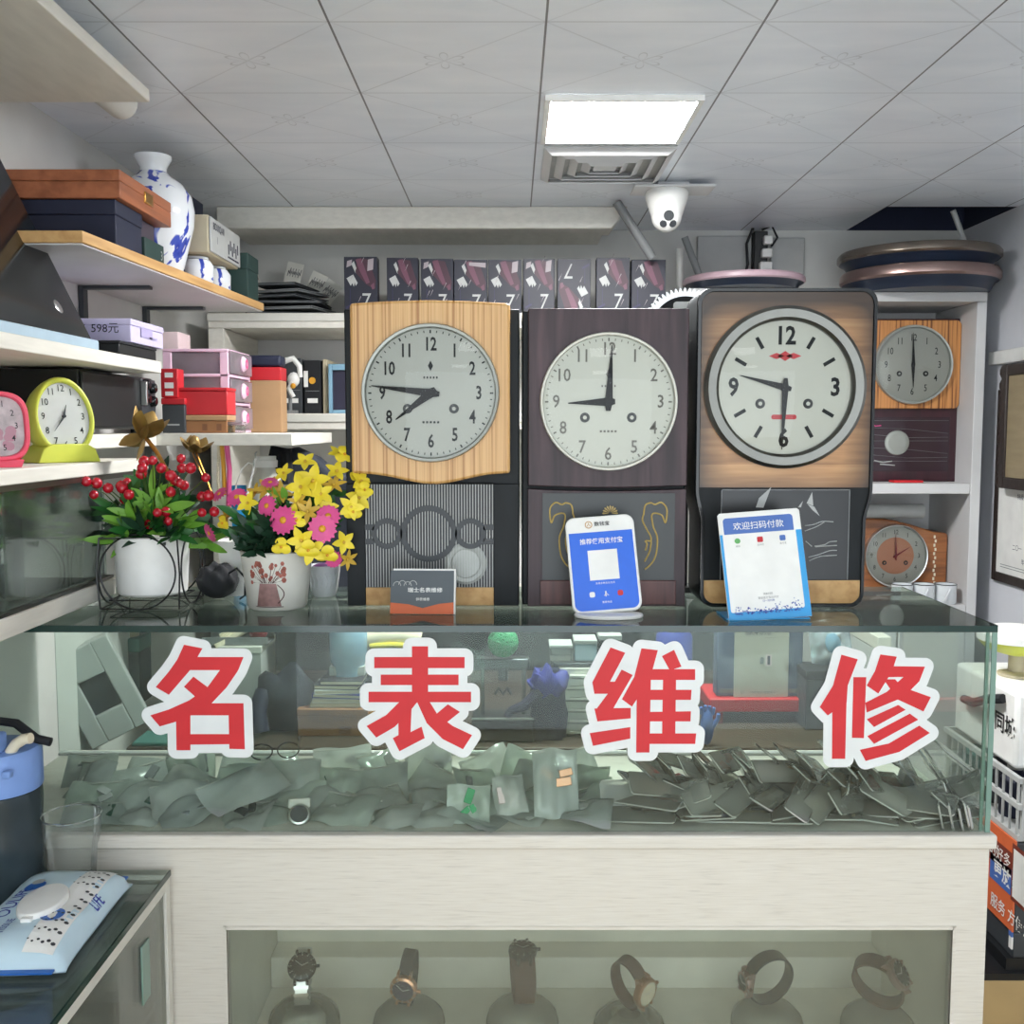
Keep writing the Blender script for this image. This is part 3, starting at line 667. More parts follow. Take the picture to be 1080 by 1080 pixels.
# ------------------------------------------------------------------ pendulum clocks on the case
def hand(m, ang, ln, tail, w, z, T):
    """tapered hand at clockwise angle ang from twelve"""
    A = T @ RZ(-ang)
    m.add([(-w * .55, -tail, z), (w * .55, -tail, z), (w, 0, z), (w * .85, ln * .12, z), (w * .10, ln, z), (-w * .10, ln, z), (-w * .85, ln * .12, z), (-w, 0, z)] +
          [(-w * .55, -tail, z + .001), (w * .55, -tail, z + .001), (w, 0, z + .0016), (w * .85, ln * .12, z + .0018), (w * .10, ln, z + .0008), (-w * .10, ln, z + .0008), (-w * .85, ln * .12, z + .0018), (-w, 0, z + .0016)],
          [tuple(range(7, -1, -1)), tuple(range(8, 16))] + [(i, (i + 1) % 8, (i + 1) % 8 + 8, i + 8) for i in range(8)], A)
def face(t, cx, cz, y, r, bez, bezm, dialm, nums, numsize, numr, hrs, mns, ticks=True, numm='numeral', holes=True, glass=True, inner=None, bold=.0, sx=.8, logo=None, hl=(.52, .86), hw=.05, dome=.10, handm='hand_black'):
    """bezel, dial, glass and hands around (cx, cz) on the plane y of clock t; r = outer radius, bez = width of the bezel"""
    T = TR(cx, y, cz) @ RX90
    ri = r - bez
    M().lathe([(r, 0), (r, .010), (r - bez * .25, .016), (r - bez * .8, .015), (ri, .009), (ri, .001)], 72, T).build('bezel', bezm, t)
    m = M().disc(ri + .0005, .002, 64, T)
    mats = [dialm, numm, 'red', 'black', inner or dialm]
    m.use(4)
    if inner: m.disc(ri * .62, .0023, 48, T)
    m.use(1)
    if ticks:
        for k in range(60):
            m.cbox((0, ri * .945, .0024), (ri * (.014 if k % 5 else .024), ri * (.035 if k % 5 else .05), .0004), T @ RZ(PI / 30 * k))
    for k, s in nums:
        a = PI / 6 * k
        if s == '|': m.cbox((0, numr, .0026), (ri * .055, ri * .19, .0006), T @ RZ(-a))
        else: m.text(s, numsize, T @ TR(numr * math.sin(a), numr * math.cos(a) - numsize * .01, .0027), bold, sx)
    if logo:
        m.use(2)
        if logo == 'diamond':
            for q in ((-.016, 0), (.016, 0), (0, 0)):
                h_ = .0095 if q[0] == 0 else .006
                m.add([(q[0] - .015, ri * .47, .0028), (q[0], ri * .47 - h_, .0028), (q[0] + .015, ri * .47, .0028), (q[0], ri * .47 + h_, .0028)], [(0, 1, 2, 3)], T)
            m.flat(rrect(.048, .009, .004), .0028, T @ TR(0, -ri * .44, 0))
        else:
            m.use(1).add([(-.005, ri * .42, .0028), (0, ri * .34, .0028), (.005, ri * .42, .0028), (0, ri * .5, .0028)], [(0, 1, 2, 3)], T)
            for k in range(5): m.cbox((-.012 + k * .006, ri * .24, .0028), (.003, .004, .0004), T); m.cbox((-.014 + k * .007, -ri * .45, .0028), (.004, .004, .0004), T)
    if holes:
        m.use(3)
        for s in (-1, 1):
            m.lathe([(ri * .03, .0034), (ri * .065, .0038), (ri * .075, .0022)], 20, T @ TR(s * ri * .36, -ri * .24, 0))
    m.build('dial', mats, t, smooth=30)
    m = M(); hand(m, rad(hrs), ri * hl[0], ri * .10, ri * hw, .0055, T); m.build('hour_hand', handm, t, smooth=0)
    m = M(); hand(m, rad(mns), ri * hl[1], ri * .14, ri * hw * .9, .0082, T); m.cyl((0, 0, .003), (0, 0, .0115), .004, n=14, T=T); m.build('minute_hand', handm, t, smooth=0)
    if glass:
        R_ = (ri * ri + (ri * dome) ** 2) / (2 * ri * dome)
        prof = []
        for j in range(11):
            q = ri * (1 - j / 10)
            prof.append((max(q, .0001), .0125 + math.sqrt(max(0, R_ * R_ - q * q)) - (R_ - ri * dome)))
        M().lathe(prof, 56, T).build('glass', 'dial_glass', t)
ALL12 = [(k, str(k)) for k in range(1, 13)]
def clock_base(px0, px1, pyb, pyt, Y):
    a, b = PY(px0, pyb, Y), PY(px1, pyb, Y)
    return (a.x + b.x) / 2, CT + .0006
UP = PY(540, 400, 2.0).z; PXM = 2.02 / F                      # metres per pixel on the clocks' plane
CY = 1.975
def loc(px, py, cx, zb, Y=CY):
    p = PY(px, py, Y); return p.x - cx, p.z - zb

# --- clock with the striped oak front
cx = (PY(366, 480, CY).x + PY(547, 480, CY).x) / 2; zb = CT + .0006
t = thing('pendulum_clock', 'oak-fronted pendulum clock with striped glass panel, beside the yellow flowers', 'clock', (cx, CY, zb), group='pendulum clocks standing on the glass case')
x0, zt_ = loc(361.5, 322, cx, zb); x1, _ = loc(548, 322, cx, zb)
M().box(x0, x1, .012, .14, .0, zt_ - .006).build('cabinet', 'black_lacquer', t, bevel=.003)
ox0_, ot = loc(370, 321, cx, zb); ox1_, ob = loc(538, 502, cx, zb)
N = 28; pts = []
for i in range(N + 1):
    u = i / N; x = ox0_ + (ox1_ - ox0_) * u
    pts.append((x, ob + .002 - .013 * math.exp(-((u - .52) / .24) ** 2) + .004 * math.cos(2 * PI * u)))
for i in range(N + 1):
    u = 1 - i / N; x = ox0_ + (ox1_ - ox0_) * u
    pts.append((x, ot + .006 * math.sin(PI * u)))
M().prism(pts, -.016, .0115).build('front_board', 'oak', t, bevel=.005)
fx, fz = loc(455, 415, cx, zb)
face(t, fx, fz, -.016, 70 * PXM, .0085, 'old_silver', 'dial_silver', ALL12, .035, 70 * PXM * .70, 233, 277, logo='mark', bold=.022, sx=.70, hl=(.68, .92), hw=.075)
# lower door: striped glass, ring pattern, pendulum bob
dx0, dz1 = loc(384, 511, cx, zb); dx1, dz0 = loc(521, 620, cx, zb)
M().box(x0 + .002, dx0, .001, .0118, 0, ob - .016).box(dx1, x1 - .002, .001, .0118, 0, ob - .016).box(dx0 + .0002, dx1 - .0002, .001, .0118, dz1 + .001, ob - .014).build('door_frame', 'black_lacquer', t, bevel=.002)
M().box(dx0 + .0005, dx1 - .0005, .003, .0115, 0, dz0).build('sill', 'plank_wood', t, bevel=.001)
m = M().box(dx0, dx1, .009, .0115, dz0, dz1)
m.use(1)
n = 46
for k in range(n):
    x = dx0 + (dx1 - dx0) * (k + .5) / n
    m.box(x - .0009, x + .0009, .0036, .0046, dz0, dz1)
m.build('striped_panel', ['dark_grey', 'light_grey'], t, smooth=0)
m = M(); Tp = TR(0, .0034, 0) @ RX90
mx_, mz_ = loc(452, 563, cx, zb)
for q, r_, w_ in ((0, .055, .011), (-.0845, .030, .010), (.0845, .030, .010)):
    m.lathe([(r_ - w_, .0), (r_ - w_, .0012), (r_, .0012), (r_, .0)], 48, Tp @ TR(mx_ + q * .96, mz_, 0))
for s in (-1, 1):
    for dz_ in (-.015, .013): m.box(mx_ + s * .118 - .012, mx_ + s * .118 + .012, .0022, .0034, mz_ + dz_ - .006, mz_ + dz_ + .005)
m.build('ring_pattern', 'dark_grey', t)
bx_, bz_ = loc(491, 596, cx, zb)
M().lathe([(.0001, .0030), (.027, .0030), (.029, .0022), (.036, .0034), (.041, .0018), (.041, 0)], 40, TR(bx_, .0088, bz_ + .002) @ RX90).build('pendulum_bob', 'old_silver', t, smooth=12)

# --- dark rosewood clock
cx = (PY(552, 480, CY).x + PY(726, 480, CY).x) / 2
t = thing('pendulum_clock', 'dark rosewood pendulum clock with gold scrolls, in the middle of the three', 'clock', (cx, CY, zb), group='pendulum clocks standing on the glass case')
x0, zt_ = loc(557, 326, cx, zb); x1, _ = loc(726, 326, cx, zb)
M().box(x0 - .011, x1, .012, .14, 0, zt_ - .002).build('cabinet', 'black_lacquer', t, bevel=.003)
xs, zs = loc(557, 513, cx, zb)
N = 24
pts = [(x0 + (x1 - x0) * i / N, zs - .004 * math.sin(PI * i / N) + .002) for i in range(N + 1)] + [(x1, zt_), (x0, zt_)]
M().prism(pts, -.012, .0115).build('front_board', 'rosewood', t, bevel=.002)
pts = [(x0, .0)] + [(x1, 0)] + [(x0 + (x1 - x0) * (1 - i / N), zs - .0065 - .004 * math.sin(PI * (1 - i / N)) + .002) for i in range(N + 1)]
M().prism(pts, -.006, .0115).build('lower_board', 'rosewood', t, bevel=.001)
gx0, gz1 = loc(572, 520, cx, zb); gx1, gz0 = loc(710, 611, cx, zb)
mat('smoked', (50, 54, 55), .4, noise=(8, .1, (1, 1, 1)))
M().box(gx0, gx1, -.0085, -.0061, gz0, gz1).build('door_glass', 'smoked', t)
M().box(gx0 - .004, gx1 + .004, -.0095, -.0061, .004, gz0 - .001).build('sill', 'rosewood_red', t, bevel=.001)
m = M()
def curve2(p, k=10):
    out = []
    for i in range(len(p) - 1):
        p0, p1, p2, p3 = p[max(i - 1, 0)], p[i], p[i + 1], p[min(i + 2, len(p) - 1)]
        for j in range(k):
            u = j / k
            out.append(tuple(.5 * (2 * p1[a] + (p2[a] - p0[a]) * u + (2 * p0[a] - 5 * p1[a] + 4 * p2[a] - p3[a]) * u * u + (3 * p1[a] - p0[a] - 3 * p2[a] + p3[a]) * u ** 3) for a in (0, 1)))
    return out + [p[-1]]
def scroll(pix, s=1.0):
    return [(q[0], -.0092, q[1]) for q in curve2([loc(540 + x / 6, 500 + y / 6, cx, zb) for x, y in pix])]
SC = [[(830, 250), (840, 195), (875, 180), (900, 190), (940, 178), (972, 210), (975, 260), (965, 305), (945, 260), (900, 245), (880, 262), (890, 330), (915, 400), (908, 500), (880, 560), (835, 600)],
      [(830, 250), (822, 290), (850, 350), (875, 400), (868, 480), (835, 550)], [(840, 480), (850, 440), (840, 420), (872, 420)]]
fx, fz = loc(641, 424, cx, zb)
for st in SC:
    m.tube(scroll(st), .0017, 6); m.tube(scroll([(2 * 610 - x - 6, y) for x, y in st]), .0017, 6)
fcx, fcz = loc(643, 541, cx, zb)
for k in range(9):
    a = PI * k / 8
    m.add([(fcx + .002 * math.cos(a - .5), -.0093, fcz + .002 * math.sin(a)), (fcx + .0135 * math.cos(a - .14), -.0093, fcz + .0135 * math.sin(a - .14)), (fcx + .0155 * math.cos(a), -.0093, fcz + .0155 * math.sin(a)), (fcx + .0135 * math.cos(a + .14), -.0093, fcz + .0135 * math.sin(a + .14))], [(0, 1, 2, 3)])
m.build('gold_ornament', 'olive_gold', t)
face(t, fx, fz, -.012, 70 * PXM, .0065, 'white_enamel', 'dial_pale', ALL12, .034, 70 * PXM * .76, 268, 3, numm='numeral_pale', logo='mark', bold=.012, sx=.85, hl=(.62, .86), hw=.07)

# --- round-cornered clock with the broad metal bezel
cx = PY(825, 480, CY).x
t = thing('pendulum_clock', 'round-cornered pendulum clock with broad metal bezel and sunburst wood', 'clock', (cx, CY - .01, zb), group='pendulum clocks standing on the glass case')
CY3 = CY - .01
L3 = lambda px, py: loc(px, py, cx, zb, CY3)
hw = (L3(919, 400)[0] - L3(731, 400)[0]) / 2; lw = (L3(912, 580)[0] - L3(739, 580)[0]) / 2
zt_ = L3(825, 304)[1]; zn = L3(825, 515)[1]; zn2 = L3(825, 548)[1]
def outline(g):
    r = .026
    p = []
    for j in range(7): a = rad(-90 + 15 * j); p.append((lw - g - r + r * math.cos(a), g + r + r * math.sin(a)))
    for j in range(7): u = j / 6; s = u * u * (3 - 2 * u); p.append((lw - g + (hw - lw) * s, zn2 - .004 + (zn - zn2) * u))
    for j in range(7): a = rad(15 * j); p.append((hw - g - r + r * math.cos(a), zt_ - g - r + r * math.sin(a)))
    return p + [(-x, z) for x, z in p[::-1]]
M().prism(outline(0), -.004, .125).build('cabinet', 'black_lacquer', t, bevel=.006, seg=3)
m = M(); o0, o1 = outline(.001), outline(.0065); n = len(o0)
vs = [(x, -.010, z) for x, z in o0] + [(x, -.010, z) for x, z in o1] + [(x, -.0045, z) for x, z in o0] + [(x, -.0045, z) for x, z in o1]
m.add(vs, [f for i in range(n) for f in ((i, (i + 1) % n, n + (i + 1) % n, n + i), (2 * n + i, 2 * n + (i + 1) % n, (i + 1) % n, i), (n + i, n + (i + 1) % n, 3 * n + (i + 1) % n, 3 * n + i))])
m.build('edge_moulding', 'black_gloss', t)
r = .022; zb0 = zn + .002
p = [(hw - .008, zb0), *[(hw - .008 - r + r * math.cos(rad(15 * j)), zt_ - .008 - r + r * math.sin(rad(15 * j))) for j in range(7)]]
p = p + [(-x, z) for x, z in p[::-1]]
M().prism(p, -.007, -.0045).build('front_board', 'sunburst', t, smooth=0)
MATS['sunburst']  # (its darkened rim follows the board)
gx0, gz1 = L3(760, 516); gx1, gz0 = L3(893, 611)
mat('black_glass', (26, 28, 31), .3)
m = M().box(gx0, gx1, -.0062, -.0045, gz0, gz1)
m.use(1).box(gx0, gx0 + .0015, -.0066, -.0062, gz0, gz1).box(gx1 - .0015, gx1, -.0066, -.0062, gz0, gz1).box(gx0, gx1, -.0066, -.0062, gz1 - .0015, gz1)
m.use(2)
def mark(pix): m.add([(q[0], -.0068, q[1]) for q in [L3(720 + x / 5.4, 500 + y / 5.4) for x, y in pix]], [tuple(range(len(pix)))])
mark([(412, 188), (430, 135), (500, 72), (455, 190)]); mark([(700, 165), (732, 100), (738, 180)]); mark([(705, 170), (745, 185), (775, 238), (735, 205)]); mark([(650, 188), (680, 150), (668, 188)])
for pix in ([(690, 292), (740, 285), (790, 268), (852, 270)], [(690, 322), (750, 300), (800, 272)], [(745, 408), (800, 400), (830, 384), (872, 380)], [(750, 412), (800, 408), (872, 404)], [(710, 470), (770, 455), (830, 434), (872, 432)], [(715, 490), (780, 466), (872, 460)], [(695, 380), (730, 410)]):
    m.tube([(q[0], -.0068, q[1]) for q in curve2([L3(720 + x / 5.4, 500 + y / 5.4) for x, y in pix], 6)], .0009, 5)
m.build('door_glass', ['black_glass', 'grey', 'light_grey'], t, smooth=30)
p = [(lw - .008, gz0 - .001), (-(lw - .008), gz0 - .001)]
r = .02
p += [(-(lw - .008) + r - r * math.cos(rad(15 * j)), .008 + r - r * math.sin(rad(15 * j))) for j in range(7)]
p += [(lw - .008 - r + r * math.sin(rad(15 * j)), .008 + r - r * math.cos(rad(15 * j))) for j in range(7)]
M().prism(p[::-1] if False else p, -.0075, -.0045).build('sill', 'plank_wood', t)
fx, fz = L3(826, 409)
face(t, fx, fz, -.007, 82 * PXM, 14.5 * PXM, 'brushed', 'dial_pale', [(12, '12'), (3, '3'), (6, '6'), (9, '9')] + [(k, '|') for k in (1, 2, 4, 5, 7, 8, 10, 11)], .047, 68 * PXM * .76, 285, 182, ticks=False, bold=.03, sx=.85, logo='diamond', hl=(.70, .93), hw=.055, dome=.14)

# --- toothed metal ring standing behind the dark clock
c = PY(722, 349, 2.16)
t = thing('toothed_ring', 'silver toothed gear ring standing behind the dark rosewood clock', 'gear', (c.x, 2.16, c.z))
R_ = 44 * 2.18 / F
p = []
for k in range(56):
    a = 2 * PI * k / 56
    for da, rr in ((-.05, R_ * .9), (-.012, R_), (.012, R_), (.05, R_ * .9)): p.append((rr * math.cos(a + da), rr * math.sin(a + da)))
pi_ = [(R_ * .80 * math.cos(2 * PI * k / 224 - .05), R_ * .80 * math.sin(2 * PI * k / 224 - .05)) for k in range(224)]
n = 224
vs = [(x, 0, z) for x, z in p] + [(x, 0, z) for x, z in pi_] + [(x, .006, z) for x, z in p] + [(x, .006, z) for x, z in pi_]
M().add(vs, [f for i in range(n) for f in ((i, (i + 1) % n, n + (i + 1) % n, n + i), (2 * n + i, 3 * n + i, 3 * n + (i + 1) % n, 2 * n + (i + 1) % n), (i, 2 * n + i, 2 * n + (i + 1) % n, (i + 1) % n), (n + i, n + (i + 1) % n, 3 * n + (i + 1) % n, 3 * n + i))]).build('teeth', 'silver', t, smooth=20)
M().lathe([(R_ * .80, -.002), (R_ * .62, -.004), (R_ * .6, .0), (R_ * .80, .004)], 60, RX90).build('black_band', 'black', t)
M().prism([(x, z + R_ * .58) for x, z in rrect(.05, .016, .007)], -.0065, -.0045).build('slot', 'white', t)
M().box(-.012, .012, -.002, .008, CT - c.z + .001, -R_ * .62).box(-.05, .05, -.03, .04, CT - c.z + .0005, CT - c.z + .012).build('foot', 'black', t)
# ------------------------------------------------------------------ things standing on the glass case
def leaf(m, p, d, ln, w, up=V((0, 0, 1)), curl=.25, fold=.15):
    d = V(d).normalized(); s = d.cross(up)
    if s.length < .05: s = d.cross(V((1, 0, 0)))
    s.normalize(); n = s.cross(d)
    vs = []; K = 5
    for i in range(K + 1):
        u = i / K; ww = w * math.sin(PI * min(.98, .06 + u * .94)) ** .8 * .5
        c = V(p) + d * ln * u - n * (curl * ln * u * u)
        vs += [c - s * ww + n * fold * ww, c, c + s * ww + n * fold * ww]
    fs = []
    for i in range(K):
        a = 3 * i; fs += [(a, a + 1, a + 4, a + 3), (a + 1, a + 2, a + 5, a + 4)]
    m.add(vs, fs)
# --- berry plant
g = PZ(161, 637, CT)
gx, gy = g.x, g.y + .005
def local(px, py, dy): p = PY(px, py, gy + dy); return V((p.x - gx, dy, p.z - CT))
t = thing('berry_plant', 'artificial red berry plant in a white pot held by a black wire stand', 'potted plant', (gx, gy, CT + .0005))
s_ = 2.02 / F
pz0, pz1 = .022, .022 + 62 * s_
M().lathe([(.0001, pz0), (.062, pz0), (.066, pz0 + .004), (.072, pz1 - .004), (.073, pz1), (.069, pz1), (.066, pz1 - .02), (.0001, pz1 - .02)], 48).build('pot', 'white', t)
m = M(); hw_ = .082; zt_ = .135
def ring(cx, cz, r, y, ax='y'):
    q = []
    for k in range(48):
        a = 2 * PI * k / 48
        q.append((cx + r * math.cos(a), y, cz + r * math.sin(a)) if ax == 'y' else (y, cx + r * math.cos(a), cz + r * math.sin(a)))
    return q
m.tube(ring(0, .073, .0715, -.080), .0018, 6, closed=True).tube(ring(0, .073, .0715, .080), .0018, 6, closed=True)
m.tube(ring(0, .073, .0715, -.080, 'x'), .0018, 6, closed=True).tube(ring(0, .073, .0715, .080, 'x'), .0018, 6, closed=True)
for z, h in ((.0018, .075), (.016, .062)):
    m.tube([(-h, -h, z), (h, -h, z), (h, h, z), (-h, h, z)], .0018, 6, closed=True)
for sx_ in (-1, 1):
    for sy_ in (-1, 1): m.tube([(sx_ * .075, sy_ * .075, .0018), (sx_ * .079, sy_ * .079, .07), (sx_ * .074, sy_ * .074, .137)], .0018, 6)
m.tube([(-.074, -.074, .137), (.074, -.074, .137), (.074, .074, .137), (-.074, .074, .137)], .0018, 6, closed=True)
m.build('wire_stand', 'black', t)
rnd = random.Random(3)
groups = [M(), M(), M()]
ctr = V((0, 0, pz1 - .01))
def spray(px, py, dy, n, k, ln=.058, w=.018):
    n = int(n * 1.25)
    tip = local(px, py, dy); ax = (tip - ctr)
    for i in range(n):
        u = .35 + .6 * i / n
        p = ctr + ax * u + V((rnd.uniform(-1, 1), rnd.uniform(-1, 1), rnd.uniform(-1, 1))) * .008
        d = ax.normalized() * .7 + V((rnd.uniform(-1, 1), rnd.uniform(-1, .6), rnd.uniform(-.5, .7)))
        leaf(groups[k], p, d, ln * rnd.uniform(.7, 1.15), w * rnd.uniform(.8, 1.2), up=V((rnd.uniform(-.6, .6), -1, rnd.uniform(.1, 1))), curl=rnd.uniform(-.1, .3))
for (px, py, dy, n, k) in [(98, 545, .0, 9, 2), (112, 530, -.03, 9, 0), (130, 520, -.05, 10, 0), (128, 555, -.06, 10, 1), (140, 540, -.07, 9, 1), (150, 510, -.02, 10, 0), (160, 520, -.05, 10, 1), (172, 530, -.06, 10, 1),
                          (185, 535, -.03, 10, 0), (200, 520, .0, 10, 2), (205, 545, -.04, 10, 1), (215, 555, .0, 9, 0), (222, 570, .02, 8, 1), (180, 505, .03, 10, 2), (165, 495, .05, 8, 2), (110, 565, -.02, 7, 2), (120, 572, -.04, 6, 1), (140, 560, -.075, 7, 0), (195, 562, -.06, 8, 0), (150, 556, -.075, 7, 2), (178, 556, -.075, 7, 2), (165, 548, -.07, 8, 0)]:
    spray(px, py, dy, n, k)
groups[0].build('leaves', 'leaf', t); groups[1].build('bright_leaves', 'leaf_bright', t); groups[2].build('dark_leaves', 'leaf_dark', t)
BER = [(91, 508), (102, 510), (99, 522), (114, 515), (129, 515), (134, 509), (136, 522), (128, 513), (131, 527), (150, 494), (152, 487), (161, 486), (170, 494), (149, 500), (166, 541), (175, 540), (158, 553), (177, 550), (180, 519), (185, 507), (190, 510), (192, 494), (201, 494), (191, 484), (194, 512), (180, 502), (217, 504), (213, 524), (220, 523), (213, 541), (226, 540)]
st = M()
for i, (px, py) in enumerate(BER):
    dy = -.088 + .05 * ((i * 37) % 11) / 11
    c = local(px, py, dy); r = .0098 * (1 + .12 * math.sin(i * 2.1))
    M().ball(c, r, 14).ball(c + V((0, -r * .3, r * .92)), r * .16, 6).build('berry', 'berry', t)
    q = ctr + (c - ctr) * .45 + V((0, .01, 0))
    st.tube([q, (q + c) / 2 + V((0, 0, .006)), c], .0011, 5)
# golden lotus heads on their stems
def lotus(m, c, ax, n, ln, w, spread):
    ax = V(ax).normalized(); a = ax.cross(V((0, 1, 0))).normalized(); b = ax.cross(a)
    for k in range(n):
        an = 2 * PI * k / n; o = a * math.cos(an) + b * math.sin(an)
        leaf(m, V(c), ax + o * spread, ln, w, up=o, curl=-.25, fold=.35)
gl = M(); lotus(gl, local(150, 462, .03), (.45, 0, 1), 5, .062, .044, .35); lotus(gl, local(152, 460, .035), (-.9, -.1, -.8), 3, .05, .034, .3)
gl.build('golden_flower', 'gold_leaf', t)
gl = M(); lotus(gl, local(206, 478, .05), (.2, -.2, 1), 7, .042, .030, .75); gl.ball(local(205, 468, .05), .013, 10, sz=1.3).build('golden_flower', 'gold_leaf', t)
st.build('stems', 'stem', t)
M().tube([local(154, 462, .03), local(166, 478, .02), local(178, 500, .0)], .0042, 8).tube([local(207, 478, .05), local(216, 500, .03), local(226, 528, .01)], .0018, 6).tube([local(203, 478, .05), local(215, 505, .03)], .0012, 6).build('golden_stem', 'brass', t)

# --- flower pot with a jug painted on it
g = PZ(293, 640, CT); gx, gy = g.x, g.y + .0
t = thing('flower_pot', 'cream ceramic pot painted with a jug, full of yellow and pink flowers', 'potted plant', (gx, gy, CT + .0005))
rt, rb, ph = 37 * s_, 30 * s_, 60 * s_
M().lathe([(.0001, 0), (rb - .004, 0), (rb, .004), (rt, ph - .002), (rt - .003, ph), (rt - .006, ph - .002), (rt - .008, ph - .02), (.0001, ph - .02)], 56).build('pot', 'cream_pot' if False else 'offwhite', t)
def onpot(u, z, lift=.0006):
    r = rb + (rt - rb) * (z - .004) / (ph - .004) + lift
    a = u / r; return (r * math.sin(a), -r * math.cos(a), z)
m = M()
def pp(poly, mi, lift=.0007): m.use(mi).add([onpot(x, z, lift) for x, z in poly], [tuple(range(len(poly)))])
mat('jug_paint', (146, 112, 108), .6, noise=(60, .3, (1, 1, 1))); mat('jug_line', (84, 50, 48), .6); mat('bloom_paint', (160, 92, 78), .6, noise=(80, .3, (1, 1, 1)))
jx, jz = -.004, .010
for k in range(6):
    z0, z1 = jz + .044 * k / 6, jz + .044 * (k + 1) / 6
    h0, h1 = .024 - .008 * k / 6, .024 - .008 * (k + 1) / 6
    for q in range(6):
        u0, u1 = -1 + q / 3, -1 + (q + 1) / 3
        pp([(jx + h0 * u0, z0), (jx + h0 * u1, z0), (jx + h1 * u1, z1), (jx + h1 * u0, z1)], 0)
m.use(1)
m.tube([onpot(jx + .018 + .012 * math.sin(PI * k / 10), jz + .006 + .036 * k / 10, .001) for k in range(11)], .0009, 5)
m.tube([onpot(jx - .026 + .054 * k / 10, jz - .001, .001) for k in range(11)], .0007, 5)
rnd = random.Random(5)
for k in range(26):
    x, z = jx + rnd.uniform(-.034, .034), jz + .058 + rnd.uniform(-.006, .026); r_ = rnd.uniform(.003, .0055)
    if abs(x - jx) > .03: z -= .008
    pp([(x + r_ * math.cos(a), z + r_ * math.sin(a) * 1.2) for a in (0, 1.05, 2.1, 3.14, 4.19, 5.24)], 2, .0008 + k * 1e-5)
    m.use(1).tube([onpot(x, z, .0008), onpot(jx + (x - jx) * .3, jz + .045, .0008)], .0004, 4)
m.build('painted_jug', ['jug_paint', 'jug_line', 'bloom_paint'], t, smooth=0)
def local(px, py, dy): p = PY(px, py, gy + dy); return V((p.x - gx, dy, p.z - CT))
ctr = V((0, 0, ph - .01)); groups = [M(), M(), M()]; rnd = random.Random(11)
for (px, py, dy, n, k) in [(255, 575, -.03, 12, 2), (262, 560, -.05, 14, 2), (275, 565, -.06, 14, 2), (290, 570, -.06, 10, 2), (240, 560, .0, 9, 0), (250, 540, -.02, 10, 0), (270, 535, -.02, 10, 0), (290, 525, .0, 10, 2), (310, 540, -.03, 10, 0), (330, 525, -.01, 10, 0), (345, 530, .02, 10, 2), (355, 545, -.01, 10, 0), (335, 560, -.04, 9, 2), (300, 520, -.03, 9, 1), (340, 510, .02, 9, 0), (360, 515, .02, 9, 0), (275, 545, -.05, 9, 0), (325, 575, -.05, 8, 2), (258, 550, .03, 8, 0), (282, 552, -.065, 12, 2), (268, 578, -.066, 12, 2)]:
    spray(px, py, dy, n, k, .042, .013)
groups[0].build('leaves', 'leaf', t); groups[1].build('bright_leaves', 'leaf_bright', t); groups[2].build('dark_leaves', 'leaf_dark', t)
def frame_of(n):
    n = V(n).normalized(); a = n.cross(V((0, 0, 1)))
    if a.length < .05: a = V((1, 0, 0))
    a.normalize(); b = n.cross(a)
    return MX(((a.x, b.x, n.x, 0), (a.y, b.y, n.y, 0), (a.z, b.z, n.z, 0), (0, 0, 0, 1)))
def daisy(px, py, dy, r, nrm, name='pink_daisy'):
    c = local(px, py, dy); T = TR(*c) @ frame_of(nrm); m = M()
    for ly in range(2):
        for k in range(15):
            a = 2 * PI * (k + .5 * ly) / 15
            d = V((math.cos(a), math.sin(a), 0)); s = V((-math.sin(a), math.cos(a), 0)); L = r * (1 - .12 * ly); w = r * .13
            z = .002 * ly
            m.add([d * r * .15 + V((0, 0, z)), d * L * .5 - s * w + V((0, 0, z + .003)), d * L * .9 - s * w * .8 + V((0, 0, z + .002)), d * L + V((0, 0, z)), d * L * .9 + s * w * .8 + V((0, 0, z + .002)), d * L * .5 + s * w + V((0, 0, z + .003))], [(0, 1, 2, 3, 4, 5)], T)
    o = m.build(name, 'petal_pink', t)
    M().ball((0, 0, .003), r * .24, 12, sz=.5, T=T).build('flower_centre', 'amber', o)
def star(px, py, dy, r, nrm, matn, name, n=5, wide=.5, cup=.5):
    c = local(px, py, dy); T = TR(*c) @ frame_of(nrm); m = M()
    for k in range(n):
        a = 2 * PI * k / n + px
        d = V((math.cos(a), math.sin(a), cup)); leaf(m, (0, 0, 0), d, r, r * wide, up=V((-math.cos(a) * cup, -math.sin(a) * cup, 1)), curl=.25, fold=.2)
    m.add([T @ v for v in []], []); m2 = M(); m2.add(m.v, m.f, T)
    o = m2.build(name, matn, t)
    M().ball((0, 0, .004), r * .13, 8, T=T).build('flower_centre', 'petal_gold', o)
for a in [(299, 549, -.075, .0285, (-.25, -1, .2)), (340, 558, -.07, .028, (.1, -1, .15)), (346, 545, -.055, .024, (.2, -1, .5)), (282, 534, -.05, .022, (-.5, -1, .3)), (250, 525, .0, .022, (-.3, -1, .8)), (222, 562, -.02, .020, (-.9, -.8, -.5)), (352, 590, -.03, .018, (.5, -1, -.3)), (285, 510, -.02, .018, (.1, -.6, 1)), (232, 522, .01, .018, (-.6, -.7, .8))]: daisy(*a)
